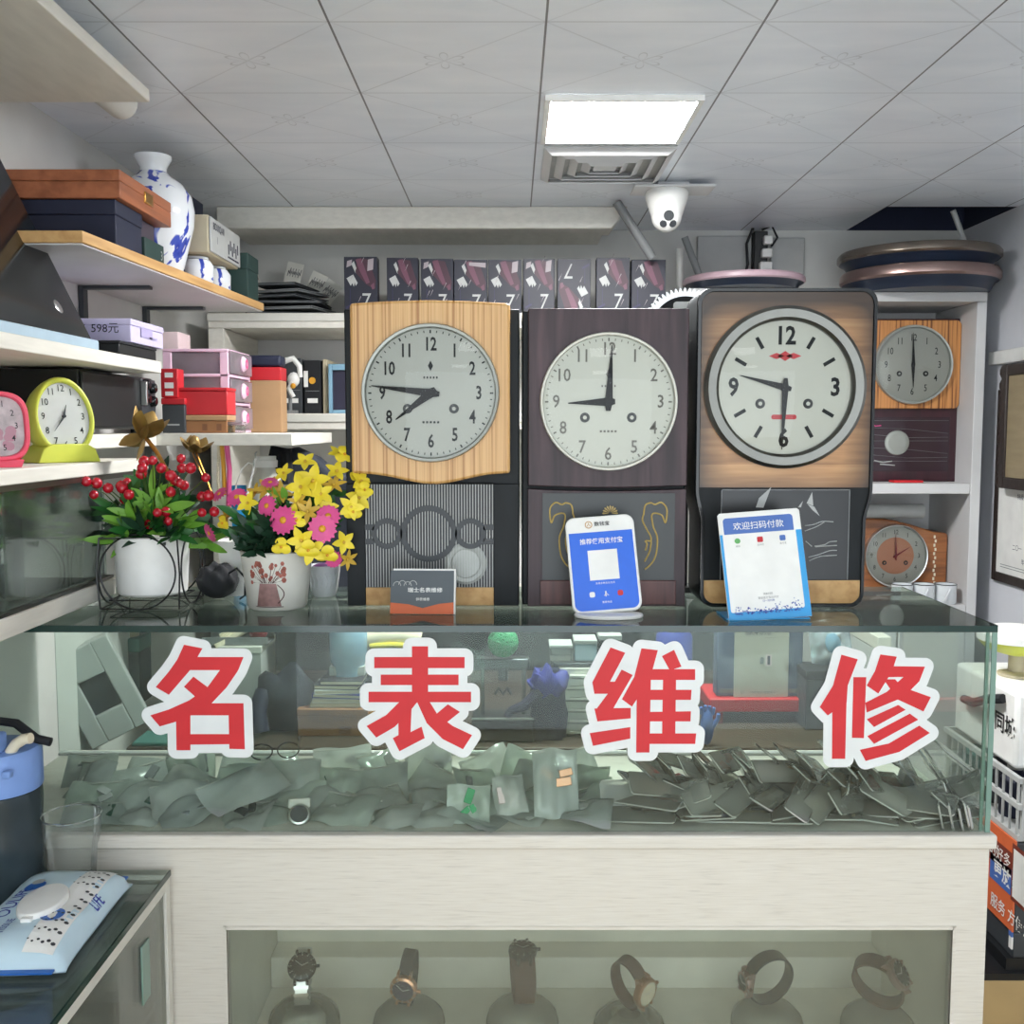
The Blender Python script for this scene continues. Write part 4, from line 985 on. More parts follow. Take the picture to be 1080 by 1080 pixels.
for i, (px, py, dy, r, nr) in enumerate([(322, 488, -.01, .024, (.1, -.8, .8)), (330, 508, -.03, .034, (0, -1, .4)), (318, 514, -.04, .03, (-.3, -1, .2)), (262, 531, -.03, .024, (-.3, -1, .3)), (338, 522, -.04, .026, (.2, -1, .5)), (300, 500, .0, .022, (-.4, -.8, .6)), (355, 498, .01, .024, (.3, -.8, .7)), (357, 480, .03, .024, (.4, -.6, .9)), (380, 508, .01, .026, (.8, -.8, .3)), (378, 525, .0, .028, (.6, -1, .1)), (370, 535, -.03, .026, (.3, -1, .1)), (345, 535, -.04, .022, (.2, -1, .3)), (318, 570, -.075, .028, (0, -1, -.1)), (328, 580, -.07, .03, (.2, -1, -.2)), (362, 572, -.03, .024, (.6, -1, .0)), (310, 545, -.06, .024, (-.1, -1, .3))]):
    star(px, py, dy, r, nr, 'petal_yellow', 'yellow_flower', 5, .6, .45)
for i, (px, py, dy, r, nr) in enumerate([(283, 517, -.01, .03, (-.1, -.8, .8)), (297, 520, -.02, .026, (.2, -.9, .6)), (325, 540, -.055, .026, (.1, -1, .2)), (270, 520, .01, .024, (-.4, -.7, .8)), (240, 545, .01, .024, (-.7, -.8, .3)), (366, 590, -.02, .022, (.7, -.8, -.2)), (352, 512, .0, .026, (.1, -.8, .7)), (315, 530, -.045, .022, (0, -1, .5))]):
    star(px, py, dy, r, nr, 'petal_gold', 'amber_flower', 6, .4, .5)
def orchid(px, py, dy, r, nrm):
    c = local(px, py, dy); T = TR(*c) @ frame_of(nrm); m = M()
    for k in range(3):
        a = 2 * PI * k / 3 + .5
        p = [(math.cos(a) * r * .5 + r * .62 * math.cos(b), math.sin(a) * r * .5 + r * .5 * math.sin(b), .001 * k + .12 * r * math.cos(2 * b)) for b in [2 * PI * j / 14 for j in range(14)]]
        m.add(p + [(math.cos(a) * r * .4, math.sin(a) * r * .4, .003 + .001 * k)], [(j, (j + 1) % 14, 14) for j in range(14)], T)
    o = m.build('yellow_orchid', 'petal_yellow', t)
    M().ball((0, 0, .004), r * .16, 8, T=T).build('flower_centre', 'amber', o)
for a in [(297, 577, -.08, .018, (-.1, -1, 0)), (313, 549, -.078, .017, (0, -1, .2)), (363, 480, .02, .02, (.5, -.8, .5)), (372, 540, -.03, .017, (.4, -1, 0)), (384, 517, .0, .017, (.6, -1, .2)), (325, 580, -.08, .02, (.2, -1, -.3)), (345, 585, -.06, .02, (.3, -1, -.4)), (236, 552, -.01, .015, (-.6, -1, 0)), (376, 500, .02, .018, (.8, -.7, .4))]: orchid(*a)

# --- little pots behind the flowers
c = PY(247, 628, 2.12)
t = thing('white_pot', 'plain white pot half hidden behind the painted flower pot', 'pot', (c.x + .01, 2.12, CT + .0005))
M().lathe([(.0001, 0), (.030, 0), (.042, .11), (.043, .114), (.039, .113), (.034, .02), (.0001, .018)], 32).build('pot', 'white', t)
c = PY(342, 628, 2.10)
t = thing('porcelain_cup', 'small white cup with raised lines holding dark soil, behind the flowers', 'cup', (c.x, 2.10, CT + .0005))
M().lathe([(.0001, 0), (.022, 0), (.027, .012), (.033, .05), (.034, .064), (.030, .064), (.028, .05), (.0001, .05)], 32).build('bowl', 'porcelain', t)
m = M()
for k in range(7):
    a = -PI / 2 - .9 + k * .3
    m.tube([(.029 * math.cos(a), .029 * math.sin(a), .02), (.0325 * math.cos(a + .12), .0325 * math.sin(a + .12), .034), (.034 * math.cos(a - .05), .034 * math.sin(a - .05), .05)], .0012, 5)
m.build('relief', 'porcelain', t)
M().ball((0, 0, .055), .027, 12, sz=.5).build('soil', 'purple', t)
c = PY(230, 628, 2.06)
t = thing('cloth_bundle', 'black cloth bundle with a looped cord lying between the two plants', 'bundle', (c.x, 2.06, CT + .0005))
m = M().ball((0, 0, .036), .037, 40, sx=1.1, sz=.95)
for v in m.v: v *= 1 + .10 * math.sin(v.x * 190 + v.z * 130) * math.cos(v.y * 170)
for v in m.v: v.z = max(v.z, .0005)
m.build('cloth', 'soft_black', t, smooth=80)
M().tube([(.02, -.02, .05), (.045, -.02, .065), (.062, -.02, .045), (.06, -.02, .01), (.05, -.025, .003)], .0025, 6).build('cord', 'black', t)

# --- business cards on a low clear stand
a0, a1, z0, z1 = rect(411, 643, 480, 599, 1.885)
t = thing('business_cards', 'stack of grey and orange business cards leaning in a stand', 'business cards', ((a0 + a1) / 2, 1.885, CT + .0008), rad(-2), rx=rad(-12))
w_, h_ = (a1 - a0) / 2, 46 * 1.9 / F
M().box(-w_ + .004, w_, .0012, .009, .0, h_ + .0035).build('card_stack', 'white', t)
m = M().box(-w_, w_ - .003, -.0008, .001, 0, h_)
Tt = TR(0, -.0011, 0) @ RX90
m.use(1).add([(-w_, 0, 0), (w_ - .003, 0, 0), (w_ - .003, .022, 0), (w_ * .5, .019, 0), (.0, .011, 0), (-w_ * .45, .018, 0), (-w_, .021, 0)], [tuple(range(7))], Tt)
m.use(2).text('瑞士名表维修', .0095, Tt @ TR(.004, .044, .0001), .012, 1.15).text('钟表维修', .0065, Tt @ TR(.0, .027, .0001))
m.use(3)
for k in range(4): m.tube([Tt @ V((-w_ + .012 + .010 * k + .007 * math.cos(b), .052 + .008 * math.sin(b) + .002 * (k % 2), .0002)) for b in [PI * j / 8 for j in range(9)]], .0007, 5)
m.build('top_card', ['card_grey', 'orange', 'white', 'light_grey'] if 'card_grey' in MATS else ['dark_grey', 'orange', 'white', 'light_grey'], t, smooth=0)

# --- phone-shaped payment stand
a0, a1, z0, z1 = rect(607, 655, 681, 543, 1.86)
cx_ = PY(642, 640, 1.86).x
t = thing('payment_stand', 'white and blue phone-shaped payment stand on a round base', 'payment sign', (cx_, 1.86, CT + .0005))
W, H = 74 * 1.88 / F, 104 * 1.88 / F
M().lathe([(.0001, 0), (W * .46, 0), (W * .47, .003), (W * .46, .006), (W * .40, .0075), (.0001, .0075)], 40, MX.Diagonal((1.05, .6, 1, 1))).build('base', 'white', t)
Ts = TR(-.001, 0, .008) @ RX(rad(-16)) @ RY(rad(-4.5))
def sprism(m, poly, y0, y1): m.prism(poly, y0, y1, Ts)
m = M(); sprism(m, rrect(W, H, .017, 6, 0, H / 2), 0, .010); m.build('body', 'white', t, bevel=.002)
m = M(); bl = [(x, z) for x, z in rrect(W - .010, H - .010, .013, 6, 0, H / 2) if z < H - .026]
bl = [(-(W - .010) / 2, .02)] + []
lo = [(x, z) for x, z in rrect(W - .010, H - .010, .013, 6, 0, H / 2)]
bot = [p for p in lo if p[1] < H / 2]
bot_r = [p for p in bot if p[0] > 0]; bot_l = [p for p in bot if p[0] <= 0]
poly = bot_l[::-1] if bot_l[0][1] < bot_l[-1][1] else bot_l
poly = sorted(bot_l, key=lambda p: -p[1]) + sorted(bot_r, key=lambda p: p[1]) + [((W - .010) / 2, H - .030), (-(W - .010) / 2, H - .030)]
sprism(m, poly, -.0008, -.0001)
Tq = Ts @ TR(0, -.0012, 0) @ RX90
m.use(1).flat([(-.0275, H * .335), (.0275, H * .335), (.0275, H * .335 + .056), (-.0275, H * .335 + .056)], 0, Tq)
m.text('推荐使用支付宝', .0115, Tq @ TR(0, H * .735, 0), .014)
m.text('支持多种支付方式', .0045, Tq @ TR(0, H * .30, 0)).text('客服电话', .0045, Tq @ TR(0, H * .105, 0))
m.flat(rrect(.010, .010, .003, 3, -.026, H * .19), 0, Tq).use(2).flat(rrect(.010, .010, .003, 3, .026, H * .19), .0002, Tq).use(1)
m.cbox((-.001, H * .19, 0), (.002, .010, .0002), Tq @ TR(0, 0, 0)).text('人', .010, Tq @ TR(0, H * .19, .0001))
m.use(3).lathe([(.0055, 0), (.0068, 0)], 24, Tq @ TR(-.021, H - .016, .0015)).text('人', .008, Tq @ TR(-.021, H - .016, .0016))
m.use(4).text('数钱宝', .0088, Tq @ TR(.004, H - .016, .0015), .01, 1.1)
m.build('display', ['blue', 'white', 'red', 'gold', 'dark_grey'], t, smooth=0)

# --- blue payment card in a bent acrylic sheet
W, H = 90 * 1.84 / F, 117 * 1.84 / F
cx_ = PY(813, 652, 1.83).x
t = thing('payment_card', 'white and sky-blue payment sign standing before the round-cornered clock', 'payment sign', (cx_, 1.83, CT + .0008), rad(3))
Ts = RX(rad(-13)) @ RY(rad(-4))
m = M().prism([(-W / 2, 0), (W / 2, 0), (W / 2, H - .004), (W / 2 - .004, H), (-W / 2 + .004, H), (-W / 2, H - .004)], 0, .003, Ts)
m.build('sheet', 'white', t, bevel=.0008)
Tq = Ts @ TR(0, -.0004, 0) @ RX90
m = M()
m.flat([(-W / 2 + .0005, .0005), (W / 2 - .0005, .0005), (W / 2 - .0005, H * .80), (-W / 2 + .0005, H * .80)], 0, Tq)
m.use(1).flat(rrect(W - .017, H - .022, .004, 4, -.003, H / 2 + .006), .0003, Tq)
m.use(2).flat([(-W / 2 + .0085, H * .80), (W / 2 - .0145, H * .80)] + [p for p in rrect(W - .023, .05, .006, 4, -.003, H - .035) if p[1] > H - .03], .0006, Tq)
m.use(1).text('欢迎扫码付款', .0150, Tq @ TR(-.003, H * .865, .0009), .004, 1.05)
for k, mi in ((-1, 3), (0, 4), (1, 5)):
    x = -.003 + k * .042
    if k == -1: m.use(mi).disc(.0055, .0008, 16, Tq @ TR(x, H * .735, 0), .005)
    else: m.use(mi).flat(rrect(.011, .010, .002, 3, x, H * .735), .0008, Tq)
    m.use(6).text(('微信', '云闪付', '支付宝')[k + 1], .0042, Tq @ TR(x, H * .685, .0008))
m.use(1).flat(rrect(.066, .066, .001, 2, -.003, H * .44), .0008, Tq)
m.use(6).text('收款扫码', .0045, Tq @ TR(0, H * .235, .0009)).text('微信支付宝云闪付', .0048, Tq @ TR(0, H * .20, .0009)).use(7).text('扫一扫付款', .0045, Tq @ TR(0, H * .172, .0009))
rr = random.Random(2); m.use(7)
for k in range(170):
    u = rr.random(); x = -W / 2 + .011 + u * (W - .027); hh = .008 + .022 * abs(u - .42) ** 1.2 + .02 * max(0, u - .72)
    z = .0125 + abs(rr.gauss(0, .5)) * hh; s2 = rr.uniform(.0006, .0013)
    m.use(7 if rr.random() < .7 else 2).flat([(x - s2, z - s2), (x + s2, z - s2), (x + s2, z + s2), (x - s2, z + s2)], .0009 + k * 1e-6, Tq)
m.build('lettering', ['sky_blue', 'white', 'band_blue', 'wet_green', 'red', 'band_blue', 'grey', 'deep_blue'], t, smooth=0)
M().add([(-W / 2 - .004, 0, 0), (W / 2 - .004, 0, 0), (W / 2 - .004, .075, 0), (-W / 2 - .004, .075, 0), (-W / 2 - .004, 0, .0025), (W / 2 - .004, 0, .0025), (W / 2 - .004, .075, .0025), (-W / 2 - .004, .075, .0025)], [(0, 3, 2, 1), (4, 5, 6, 7), (0, 1, 5, 4), (1, 2, 6, 5), (2, 3, 7, 6), (3, 0, 4, 7)]).build('foot', 'sky_blue', t)
# ------------------------------------------------------------------ shelves along the left wall
SX = -.80
zl0, zl1 = PX(0, 681, SX).z, PX(0, 657, SX).z
zl0 = max(zl0, CT + .012); zl1 = zl0 + .034
za1, za0 = PX(0, 496, SX).z, PX(0, 513, SX).z
yEa = PX(157, 482, SX).y; yEl = 2.05
WX = XL + .001
t = thing('wall_cabinet', 'low glass-fronted wall cabinet with white boards, under the alarm clocks', 'cabinet', ((WX + SX) / 2, 1.5, zl0))
Tk = TR(-(WX + SX) / 2, -1.5, -zl0)
def kp(name, matn, *boxes, parent=t, **kw):
    m = M(); m.T = Tk
    for b in boxes: m.box(*b)
    return m.build(name, matn, parent, **kw)
kp('bottom_board', 'board', (WX, SX, .9, yEl, zl0, zl1), bevel=.002)
kp('top_board', 'board', (WX, SX, .9, yEa, za0, za1), bevel=.002)
kp('glass_track', 'brushed', (SX - .022, SX - .002, .9, yEa, za0 - .010, za0 - .0004), (SX - .02, SX - .004, .9, yEl, zl1 + .0004, zl1 + .006))
kp('sliding_pane', 'cabinet_glass', (SX - .010, SX - .006, .9, 1.62, zl1 + .0065, za0 - .0105))
kp('sliding_pane', 'cabinet_glass', (SX - .018, SX - .014, 1.55, yEl - .01, zl1 + .0065, za0 - .0105))
kp('back_board', 'cabinet_back', (WX, WX + .006, .9, yEl, zl1 + .0004, za0 - .0004))
kp('end_pane', 'green_glass', (WX + .007, SX - .024, yEl - .008, yEl - .003, zl1 + .0004, za0 - .0004))
for y, r, h, lab in ((1.52, .055, .15, 'clear round jar behind the cabinet glass, first from the front'), (1.64, .05, .13, 'clear round jar behind the cabinet glass, middle one'), (1.77, .055, .17, 'clear round jar behind the cabinet glass, nearest the berry plant')):
    j = thing('glass_jar', lab, 'jar', (-.91, y, zl1 + .0005), group='jars in the wall cabinet')
    M().lathe([(.0001, .002), (r, .002), (r, h * .8), (r * .8, h * .9), (r * .8, h)], 28).build('jar', 'clear_plastic', j)
    M().lathe([(r * .85, h - .004), (r * .85, h + .014), (.0001, h + .014)], 28).build('lid', 'grey', j)
# middle shelf with brackets
zm1, zm0 = PX(0, 349, SX).z, PX(0, 367, SX).z
yEm = PX(170, 382, SX).y
t = thing('wall_shelf', 'white wall shelf carrying the leaning dark glass panel', 'shelf', ((WX + SX) / 2, 1.5, zm0))
Tk = TR(-(WX + SX) / 2, -1.5, -zm0)
kp('board', 'board', (WX, SX, .9, yEm, zm0, zm1), parent=t, bevel=.002)
kp('bracket', 'grey', (WX, WX + .18, 1.25, 1.27, zm0 - .012, zm0 - .0005), (WX, WX + .01, 1.25, 1.27, zm0 - .12, zm0 - .0125), parent=t)
# top shelf close to the ceiling
c = PX(158, 108, -.70)
t = thing('wall_shelf', 'white board high up under the ceiling, seen from below', 'shelf', ((WX - .70) / 2, 1.3, c.z))
M().box(-(-.70 - WX) / 2, (-.70 - WX) / 2, -.6, c.y - 1.3, 0, .024).build('board', 'board', t, bevel=.002)
M().box(-(-.70 - WX) / 2, -(-.70 - WX) / 2 + .2, -.05, -.03, -.012, -.0005).build('bracket', 'grey', t)
# plank shelf further back
PXE = -.80
zp1, zp0 = PX(87, 243, PXE).z, PX(87, 256, PXE).z
zp1 = PX(87, 243, PXE).z; zp0 = zp1 - .022
yp0, yp1, PXF = PX(87, 245, PXE).y, 3.06, -.732
t = thing('wall_shelf', 'wall shelf with raw yellow wood edge, holding the vase and boxes', 'shelf', ((WX + PXE) / 2, 2.5, zp0))
Tk = TR(-(WX + PXE) / 2, -2.5, -zp0)
def slab(name, matn, x0, x1n, x1f, y0, y1, z0, z1, par):
    m = M(); m.T = Tk
    p = [(x0, y0), (x1n, y0), (x1f, y1), (x0, y1)]
    m.add([(x, y, z0) for x, y in p] + [(x, y, z1) for x, y in p], [(3, 2, 1, 0), (4, 5, 6, 7), (0, 1, 5, 4), (1, 2, 6, 5), (2, 3, 7, 6), (3, 0, 4, 7)])
    return m.build(name, matn, par, bevel=.0015)
slab('board', 'plank_wood', WX, PXE, PXF, yp0, yp1, zp0, zp1, t)
slab('underside', 'board_grey', WX + .001, PXE - .004, PXF - .004, yp0 + .004, yp1 - .002, zp0 - .0035, zp0 - .0003, t)
for px in (102, 166):
    y = PX(px, 310, -1.0).y
    kp('bracket', 'dark_grey', (WX, WX + .012, y - .014, y + .014, zp0 - .14, zp0 - .0045), (WX, WX + .17, y - .012, y + .012, zp0 - .012, zp0 - .0042), parent=t, bevel=.001)
# lower boards behind the alarm clocks
LBZ = 1.415
lb1 = PY(250, 457, 2.52).z; lb0 = PY(250, 470, 2.52).z
t = thing('low_shelf', 'long white shelf board carrying the pink drawers and red boxes', 'shelf', (-.8, 2.7, lb0))
Tk = TR(.8, -2.7, -lb0)
xr = PY(312, 465, 2.6).x
kp('board', 'board', (WX, -.865, 2.06, 2.50, lb0, lb1), (WX, PY(310, 465, 2.52).x, 2.5005, 3.05, lb0, lb1), parent=t, bevel=.002)
kp('bracket', 'grey', (WX, WX + .02, 2.3, 2.32, lb0 - .15, lb0 - .0005), (WX, WX + .02, 2.9, 2.92, lb0 - .15, lb0 - .0005), parent=t)

def bx(name, label, cat, x0, x1, y0, y1, z0, z1, body, lid=None, lidh=.25, group=None, rz=0, bevel=.002, prints=(), over=.0015, lidname='lid'):
    """a box with an optional lid that overlaps its sides; prints are (text, size, side, dx, dz, material)"""
    t = thing(name, label, cat, ((x0 + x1) / 2, (y0 + y1) / 2, z0 + .0004), rz, group)
    w, d, h = (x1 - x0) / 2, (y1 - y0) / 2, z1 - z0
    hl = h * lidh if lid else 0
    M().box(-w, w, -d, d, 0, h - hl - (.0003 if lid else 0)).build('body', body, t, bevel=bevel)
    if lid: M().box(-w - over, w + over, -d - over, d + over, h - hl, h).build(lidname, lid, t, bevel=bevel)
    for pr in prints:
        s, size, side, dx, dz, pm = pr
        o = over + .0006
        T = TR(dx, -d - o, dz) @ RX90 if side == 'f' else TR(w + o, dx, dz) @ RZ(PI / 2) @ RX90
        m = M()
        if isinstance(s, tuple): m.flat([(-s[0] / 2, -s[1] / 2), (s[0] / 2, -s[1] / 2), (s[0] / 2, s[1] / 2), (-s[0] / 2, s[1] / 2)], 0, T)
        else: m.text(s, size, T, .004)
        m.build('lettering', pm, t, smooth=0)
    return t
# --- alarm clocks
def alarm(px, py, Yx, label, shell, rz, h, w, kind, hrs, mns):
    x = Yx
    p = PX(px, py, x)
    t = thing('alarm_clock', label, 'alarm clock', (x, p.y, za1 + .0006), rz)
    n = 40
    def prof(k):
        a = 2 * PI * k / n; ca, sa = math.cos(a), math.sin(a)
        if kind == 'egg':
            return (w / 2 * ca * (1 + .06 * -sa), h * .53 + h * .47 * sa)
        q = 3.4
        return (w / 2 * math.copysign(abs(ca) ** (2 / q), ca), h * .52 + h * .47 * math.copysign(abs(sa) ** (2 / q), sa))
    O = [prof(k) for k in range(n)]
    tilt = RX(rad(-9))
    m = M()
    rings = [(1.0, -.028), (1.02, -.020), (1.0, .0), (.93, .022), (.80, .034), (.0, .036)]
    cz = h * .53
    vs = []; 
    inner = [(.86, -.024), (.90, -.030), (.97, -.031)]
    R2 = inner + rings
    for s_, y in R2: vs += [(x_ * s_, y, cz + (z_ - cz) * s_) for x_, z_ in O]
    fs = [(j * n + k, j * n + (k + 1) % n, (j + 1) * n + (k + 1) % n, (j + 1) * n + k) for j in range(len(R2) - 1) for k in range(n)]
    m.add(vs, fs, tilt)
    if kind == 'egg':
        m.prism([(-w * .53, 0), (w * .53, 0), (w * .44, h * .16), (w * .30, h * .22), (-w * .30, h * .22), (-w * .44, h * .16)], -.030, .040)
    else:
        m.prism([(-w * .36, 0), (w * .36, 0), (w * .40, h * .10), (-w * .40, h * .10)], -.026, .034)
    m.build('shell', shell, t, bevel=.002 if kind == 'egg' else .0)
    D = [(x_ * .88, cz + (z_ - cz) * .88) for x_, z_ in O]
    m = M().add([(x_, -.0215, z_) for x_, z_ in D], [tuple(range(n))], tilt)
    T = tilt @ TR(0, -.022, cz) @ RX90
    m.use(1)
    for k in range(1, 13):
        a = PI / 6 * k
        rx, ry = w * .335, h * .34
        m.text(str(k), h * .115, T @ TR(rx * math.sin(a), ry * math.cos(a), .0003), .004, .85)
    if kind != 'egg':
        m.use(2)
        rr = random.Random(4)
        for k in range(16):
            x_, z_, r_ = rr.uniform(-w * .28, w * .3), rr.uniform(-h * .3, -h * .02), rr.uniform(.004, .010)
            m.disc(r_, .0001 + k * 1e-5, 10, T @ TR(x_, z_, 0))
    m.build('dial', ['white' if kind == 'egg' else 'dial_rose', 'numeral', 'blush'], t, smooth=0)
    m = M(); hand(m, rad(hrs), w * .20, w * .03, .0022, .0014, T); m.build('hour_hand', 'dark_grey', t, smooth=0)
    m = M(); hand(m, rad(mns), w * .31, w * .03, .0018, .003, T); m.cyl((0, 0, .001), (0, 0, .006), .003, n=10, T=T); m.build('minute_hand', 'dark_grey', t, smooth=0)
    m = M(); m.add([(x_ * .99, -.0285, cz + (z_ - cz) * .99) for x_, z_ in D] , [tuple(range(n))], tilt); m.build('crystal', 'dial_glass', t, smooth=0)
mat('dial_rose', (214, 196, 200), .5, noise=(60, .25, (1, 1, 1))); mat('blush', (206, 150, 166), .5)
alarm(66, 487, -.865, 'lime green egg-shaped alarm clock on the white shelf', 'lime', rad(52), .160, .118, 'egg', 18, 218)
alarm(-10, 490, -.87, 'pink square alarm clock with rounded corners on the white shelf', 'clock_pink', rad(38), .125, .118, 'sq', 350, 182)
p = PX(25, 400, -1.0)
o = bx('paper_box', 'small white paper box behind the alarm clocks under the shelf', 'box', WX + .002, -.93, 1.72, 1.80, za1 + .10, zm0 - .003, 'light_grey', 'white', .35)
o['label'] = 'small white paper box under the shelf above the alarm clocks'
# --- black oven unit with knobs, and the boxes on it
ky0, ky1 = 2.07, 2.495
OX = -.862
kz0, kz1 = lb1, PX(145, 364, -.82).z
t = thing('appliance', 'black boxy appliance with control knobs at its far end, under the white shelf', 'appliance', ((WX - .862) / 2, 2.17, lb1 + .0005))
hx = (-.862 - WX) / 2
zt_ = zm0 - lb1 - .006
M().box(-hx, hx - .008, -.10, ky1 - 2.17, .01, zt_).build('body', 'black', t, bevel=.004)
M().box(hx - .0075, hx - .001, -.098, ky1 - 2.17 - .10, .014, zt_ - .004).build('door', 'door_black', t, bevel=.003)
pn = M().box(hx - .0075, hx - .001, ky1 - 2.17 - .097, ky1 - 2.17 - .001, .014, zt_ - .004).build('control_panel', 'dark_grey', t, bevel=.002)
for (y, z) in ((.030, .165), (.072, .155), (.030, .115), (.072, .11)):
    M().lathe([(.013, -.0005), (.012, .010), (.009, .013), (.0001, .013)], 20, TR(hx - .0006, ky1 - 2.177 - .097 + y, zt_ * z / .19) @ RY(PI / 2)).build('knob', 'black_gloss', pn)
M().box(hx - .0004, hx + .014, ky1 - 2.177 - .097 + .002, ky1 - 2.177 - .097 + .010, zt_ * .5, zt_ * .92).build('handle', 'silver', t, bevel=.002)
for s in (-1, 1): M().cyl((hx - .03, .10 + .16 * s, 0), (hx - .03, .10 + .16 * s, .0098), .01).build('foot', 'black', t)
M()
b1z = PX(145, 364, -.82).z
bx('storage_box', 'flat black box supporting the lavender box', 'box', WX + .01, -.815, 2.145, yEm + .012, zm1 + .0005, b1z, 'black', 'soft_black', .2)
ly0, ly1 = PX(138, 350, -.81).y, PX(172, 360, -.81).y
lz1 = PX(138, 336, -.81).z
lv = bx('gift_box', 'lavender box printed with a price of 598, on the black box', 'box', WX + .004, -.81, ly0, max(ly1, ly0 + .14), b1z + .001, lz1, 'lavender', 'lavender', .28,
   prints=[('T. 598元', .024, 'f', .045, .028, 'ink'), ((.07, .02), 0, 's', -.01, .026, 'purple_pale'), ((.05, .004), 0, 's', .03, .018, 'purple_pale')]) if mat('purple_pale', (176, 166, 206), .5) else 0
zbp = PY(180, 372, 2.55).z
bx('small_box', 'small white and pink carton stacked beside the lavender box', 'box', PY(172, 372, 2.75).x, PY(188, 372, 2.75).x, 2.75, 2.85, lb1 + .001, PY(180, 350, 2.75).z, 'dark_grey', 'cream_pink', .18) if mat('cream_pink', (226, 206, 206), .5) else 0
# --- red and white label stack, black box with red lid
x0, x1, z0, z1 = rect(171, 457, 195, 420, 2.515)
bx('watch_box', 'dark box with a red lid at the end of the shelf board', 'box', x0, x1, 2.515, 2.58, lb1 + .0005, z1, 'dark_grey', 'red', .18, prints=[((.03, .004), 0, 'f', 0, .02, 'light_grey')])
x0, x1, z0, z1 = rect(170, 420, 188, 389, 2.525)
bx('label_box', 'small red box with white labels on the dark box', 'box', x0, x1, 2.522, 2.57, rect(171, 457, 195, 420, 2.515)[3] + .001, z1, 'red', None, prints=[((.02, .012), 0, 'f', 0, .055, 'white'), ((.022, .014), 0, 'f', 0, .030, 'white'), ((.02, .010), 0, 'f', 0, .010, 'white')])
x0, x1, z0, z1 = rect(192, 457, 239, 438, 2.52)
bz = z1
bx('carton', 'flat brown carton with two seals under the red box', 'box', x0, x1, 2.525, 2.60, lb1 + .0005, z1, 'brown_box', 'cardboard', .3, prints=[((.012, .016), 0, 'f', .0, .014, 'brown'), ((.012, .016), 0, 'f', .035, .014, 'brown')])
x0, x1, z0, z1 = rect(188, 438, 240, 409, 2.53)
bx('red_box', 'shiny red box on the flat brown carton before the pink drawers', 'box', x0, x1, 2.528, 2.605, bz + .001, z1, 'red', 'red', .12)
x0, x1, z0, z1 = rect(240, 457, 255, 445, 2.53)
o = bx('small_case', 'tiny clear case beside the flat brown carton', 'box', x0, x1, 2.53, 2.57, lb1 + .0005, z1, 'clear_plastic', 'milky_plastic', .3)
# --- pink drawer tower
qx = PY(241, 400, 2.64).x; qy0, qy1 = 2.64, 2.86
qz1 = PY(241, 368, 2.64).z
qx0 = PY(172, 400, 2.64).x
t = thing('drawer_tower', 'pink plastic tower of three clear drawers with round knobs', 'drawers', ((qx0 + qx) / 2, (qy0 + qy1) / 2, lb1 + .0006))
w, d, h = (qx - qx0) / 2, (qy1 - qy0) / 2, qz1 - lb1
m = M()
for z in [0] + [h * k / 3 for k in (1, 2)] + [h - .008]: m.box(-w, w, -d, d, z, z + .008)
for x_, y_ in ((-w, -d), (w - .022, -d), (-w, d - .012), (w - .022, d - .012)): m.box(x_, x_ + .022, y_, y_ + .012, .0085, h - .0085)
m.build('frame', 'pink', t, bevel=.002)
M().box(-w + .023, w - .023, -d + .004, -d + .007, .009, h - .009).build('side_pane', 'milky_plastic', t)
for k in range(3):
    z0, z1 = h * k / 3 + .010, h * (k + 1) / 3 - .004
    dr = M().box(w - .002, w + .006, -d + .004, d - .004, z0, z1).box(-w + .03, w - .0025, -d + .014, d - .014, z0, z0 + .004).build('drawer', 'milky_plastic', t, bevel=.002)
    M().lathe([(.020, 0), (.021, .004), (.016, .010), (.013, .012), (.0001, .012)], 24, TR(w + .0065, 0, (z0 + z1) / 2) @ RY(PI / 2)).use(1).lathe([(.006, .0135), (.013, .0135)], 20, TR(w + .0065, 0, (z0 + z1) / 2) @ RY(PI / 2)).build('knob', ['pink', 'hot_pink'], dr)
bx('blue_pouch', 'folded grey blue pouch inside the top pink drawer', 'pouch', qx0 + .05, qx - .05, qy0 + .03, qy1 - .06, lb1 + h * 2 / 3 + .016, lb1 + h * 2 / 3 + .045, 'pale_blue', None, bevel=.008)
# --- things on the plank shelf
yb0, yb1 = PX(122, 180, -.80).y + .02, PX(180, 215, -.80).y
bz1 = PX(122, 206, -.80).z; bz2 = PX(122, 176, -.80).z
bx('dark_box', 'navy blue box on the plank shelf under the wooden case', 'box', WX + .002, -.815, yb0 + .01, yb0 + .16, zp1, bz1 - .001, 'navy', 'navy', .3)
bx('dark_box', 'low dark green box printed 3 on the plank shelf before the vase', 'box', WX + .02, -.812, yb0 + .17, yb1 - .02, zp1, zp1 + .055, 'dark_green', None, prints=[('3', .03, 's', .04, .028, 'light_grey')])
bx('dark_box', 'purple grey box squeezed between navy box and wooden case', 'box', WX + .02, -.83, yb0 + .165, yb1 - .03, zp1 + .0565, bz1 - .002, 'purple_grey', None) if mat('purple_grey', (66, 56, 68), .6) else 0
t = bx('wooden_case', 'long reddish brown wooden case lying on the navy box', 'case', WX + .002, -.80, yb0, yb1, bz1, bz2, 'rust_wood', 'rust_wood', .4, over=.0006)
M().box(.11, .122, -.02, .03, .02, .045).build('clasp', 'brass', t, bevel=.002)
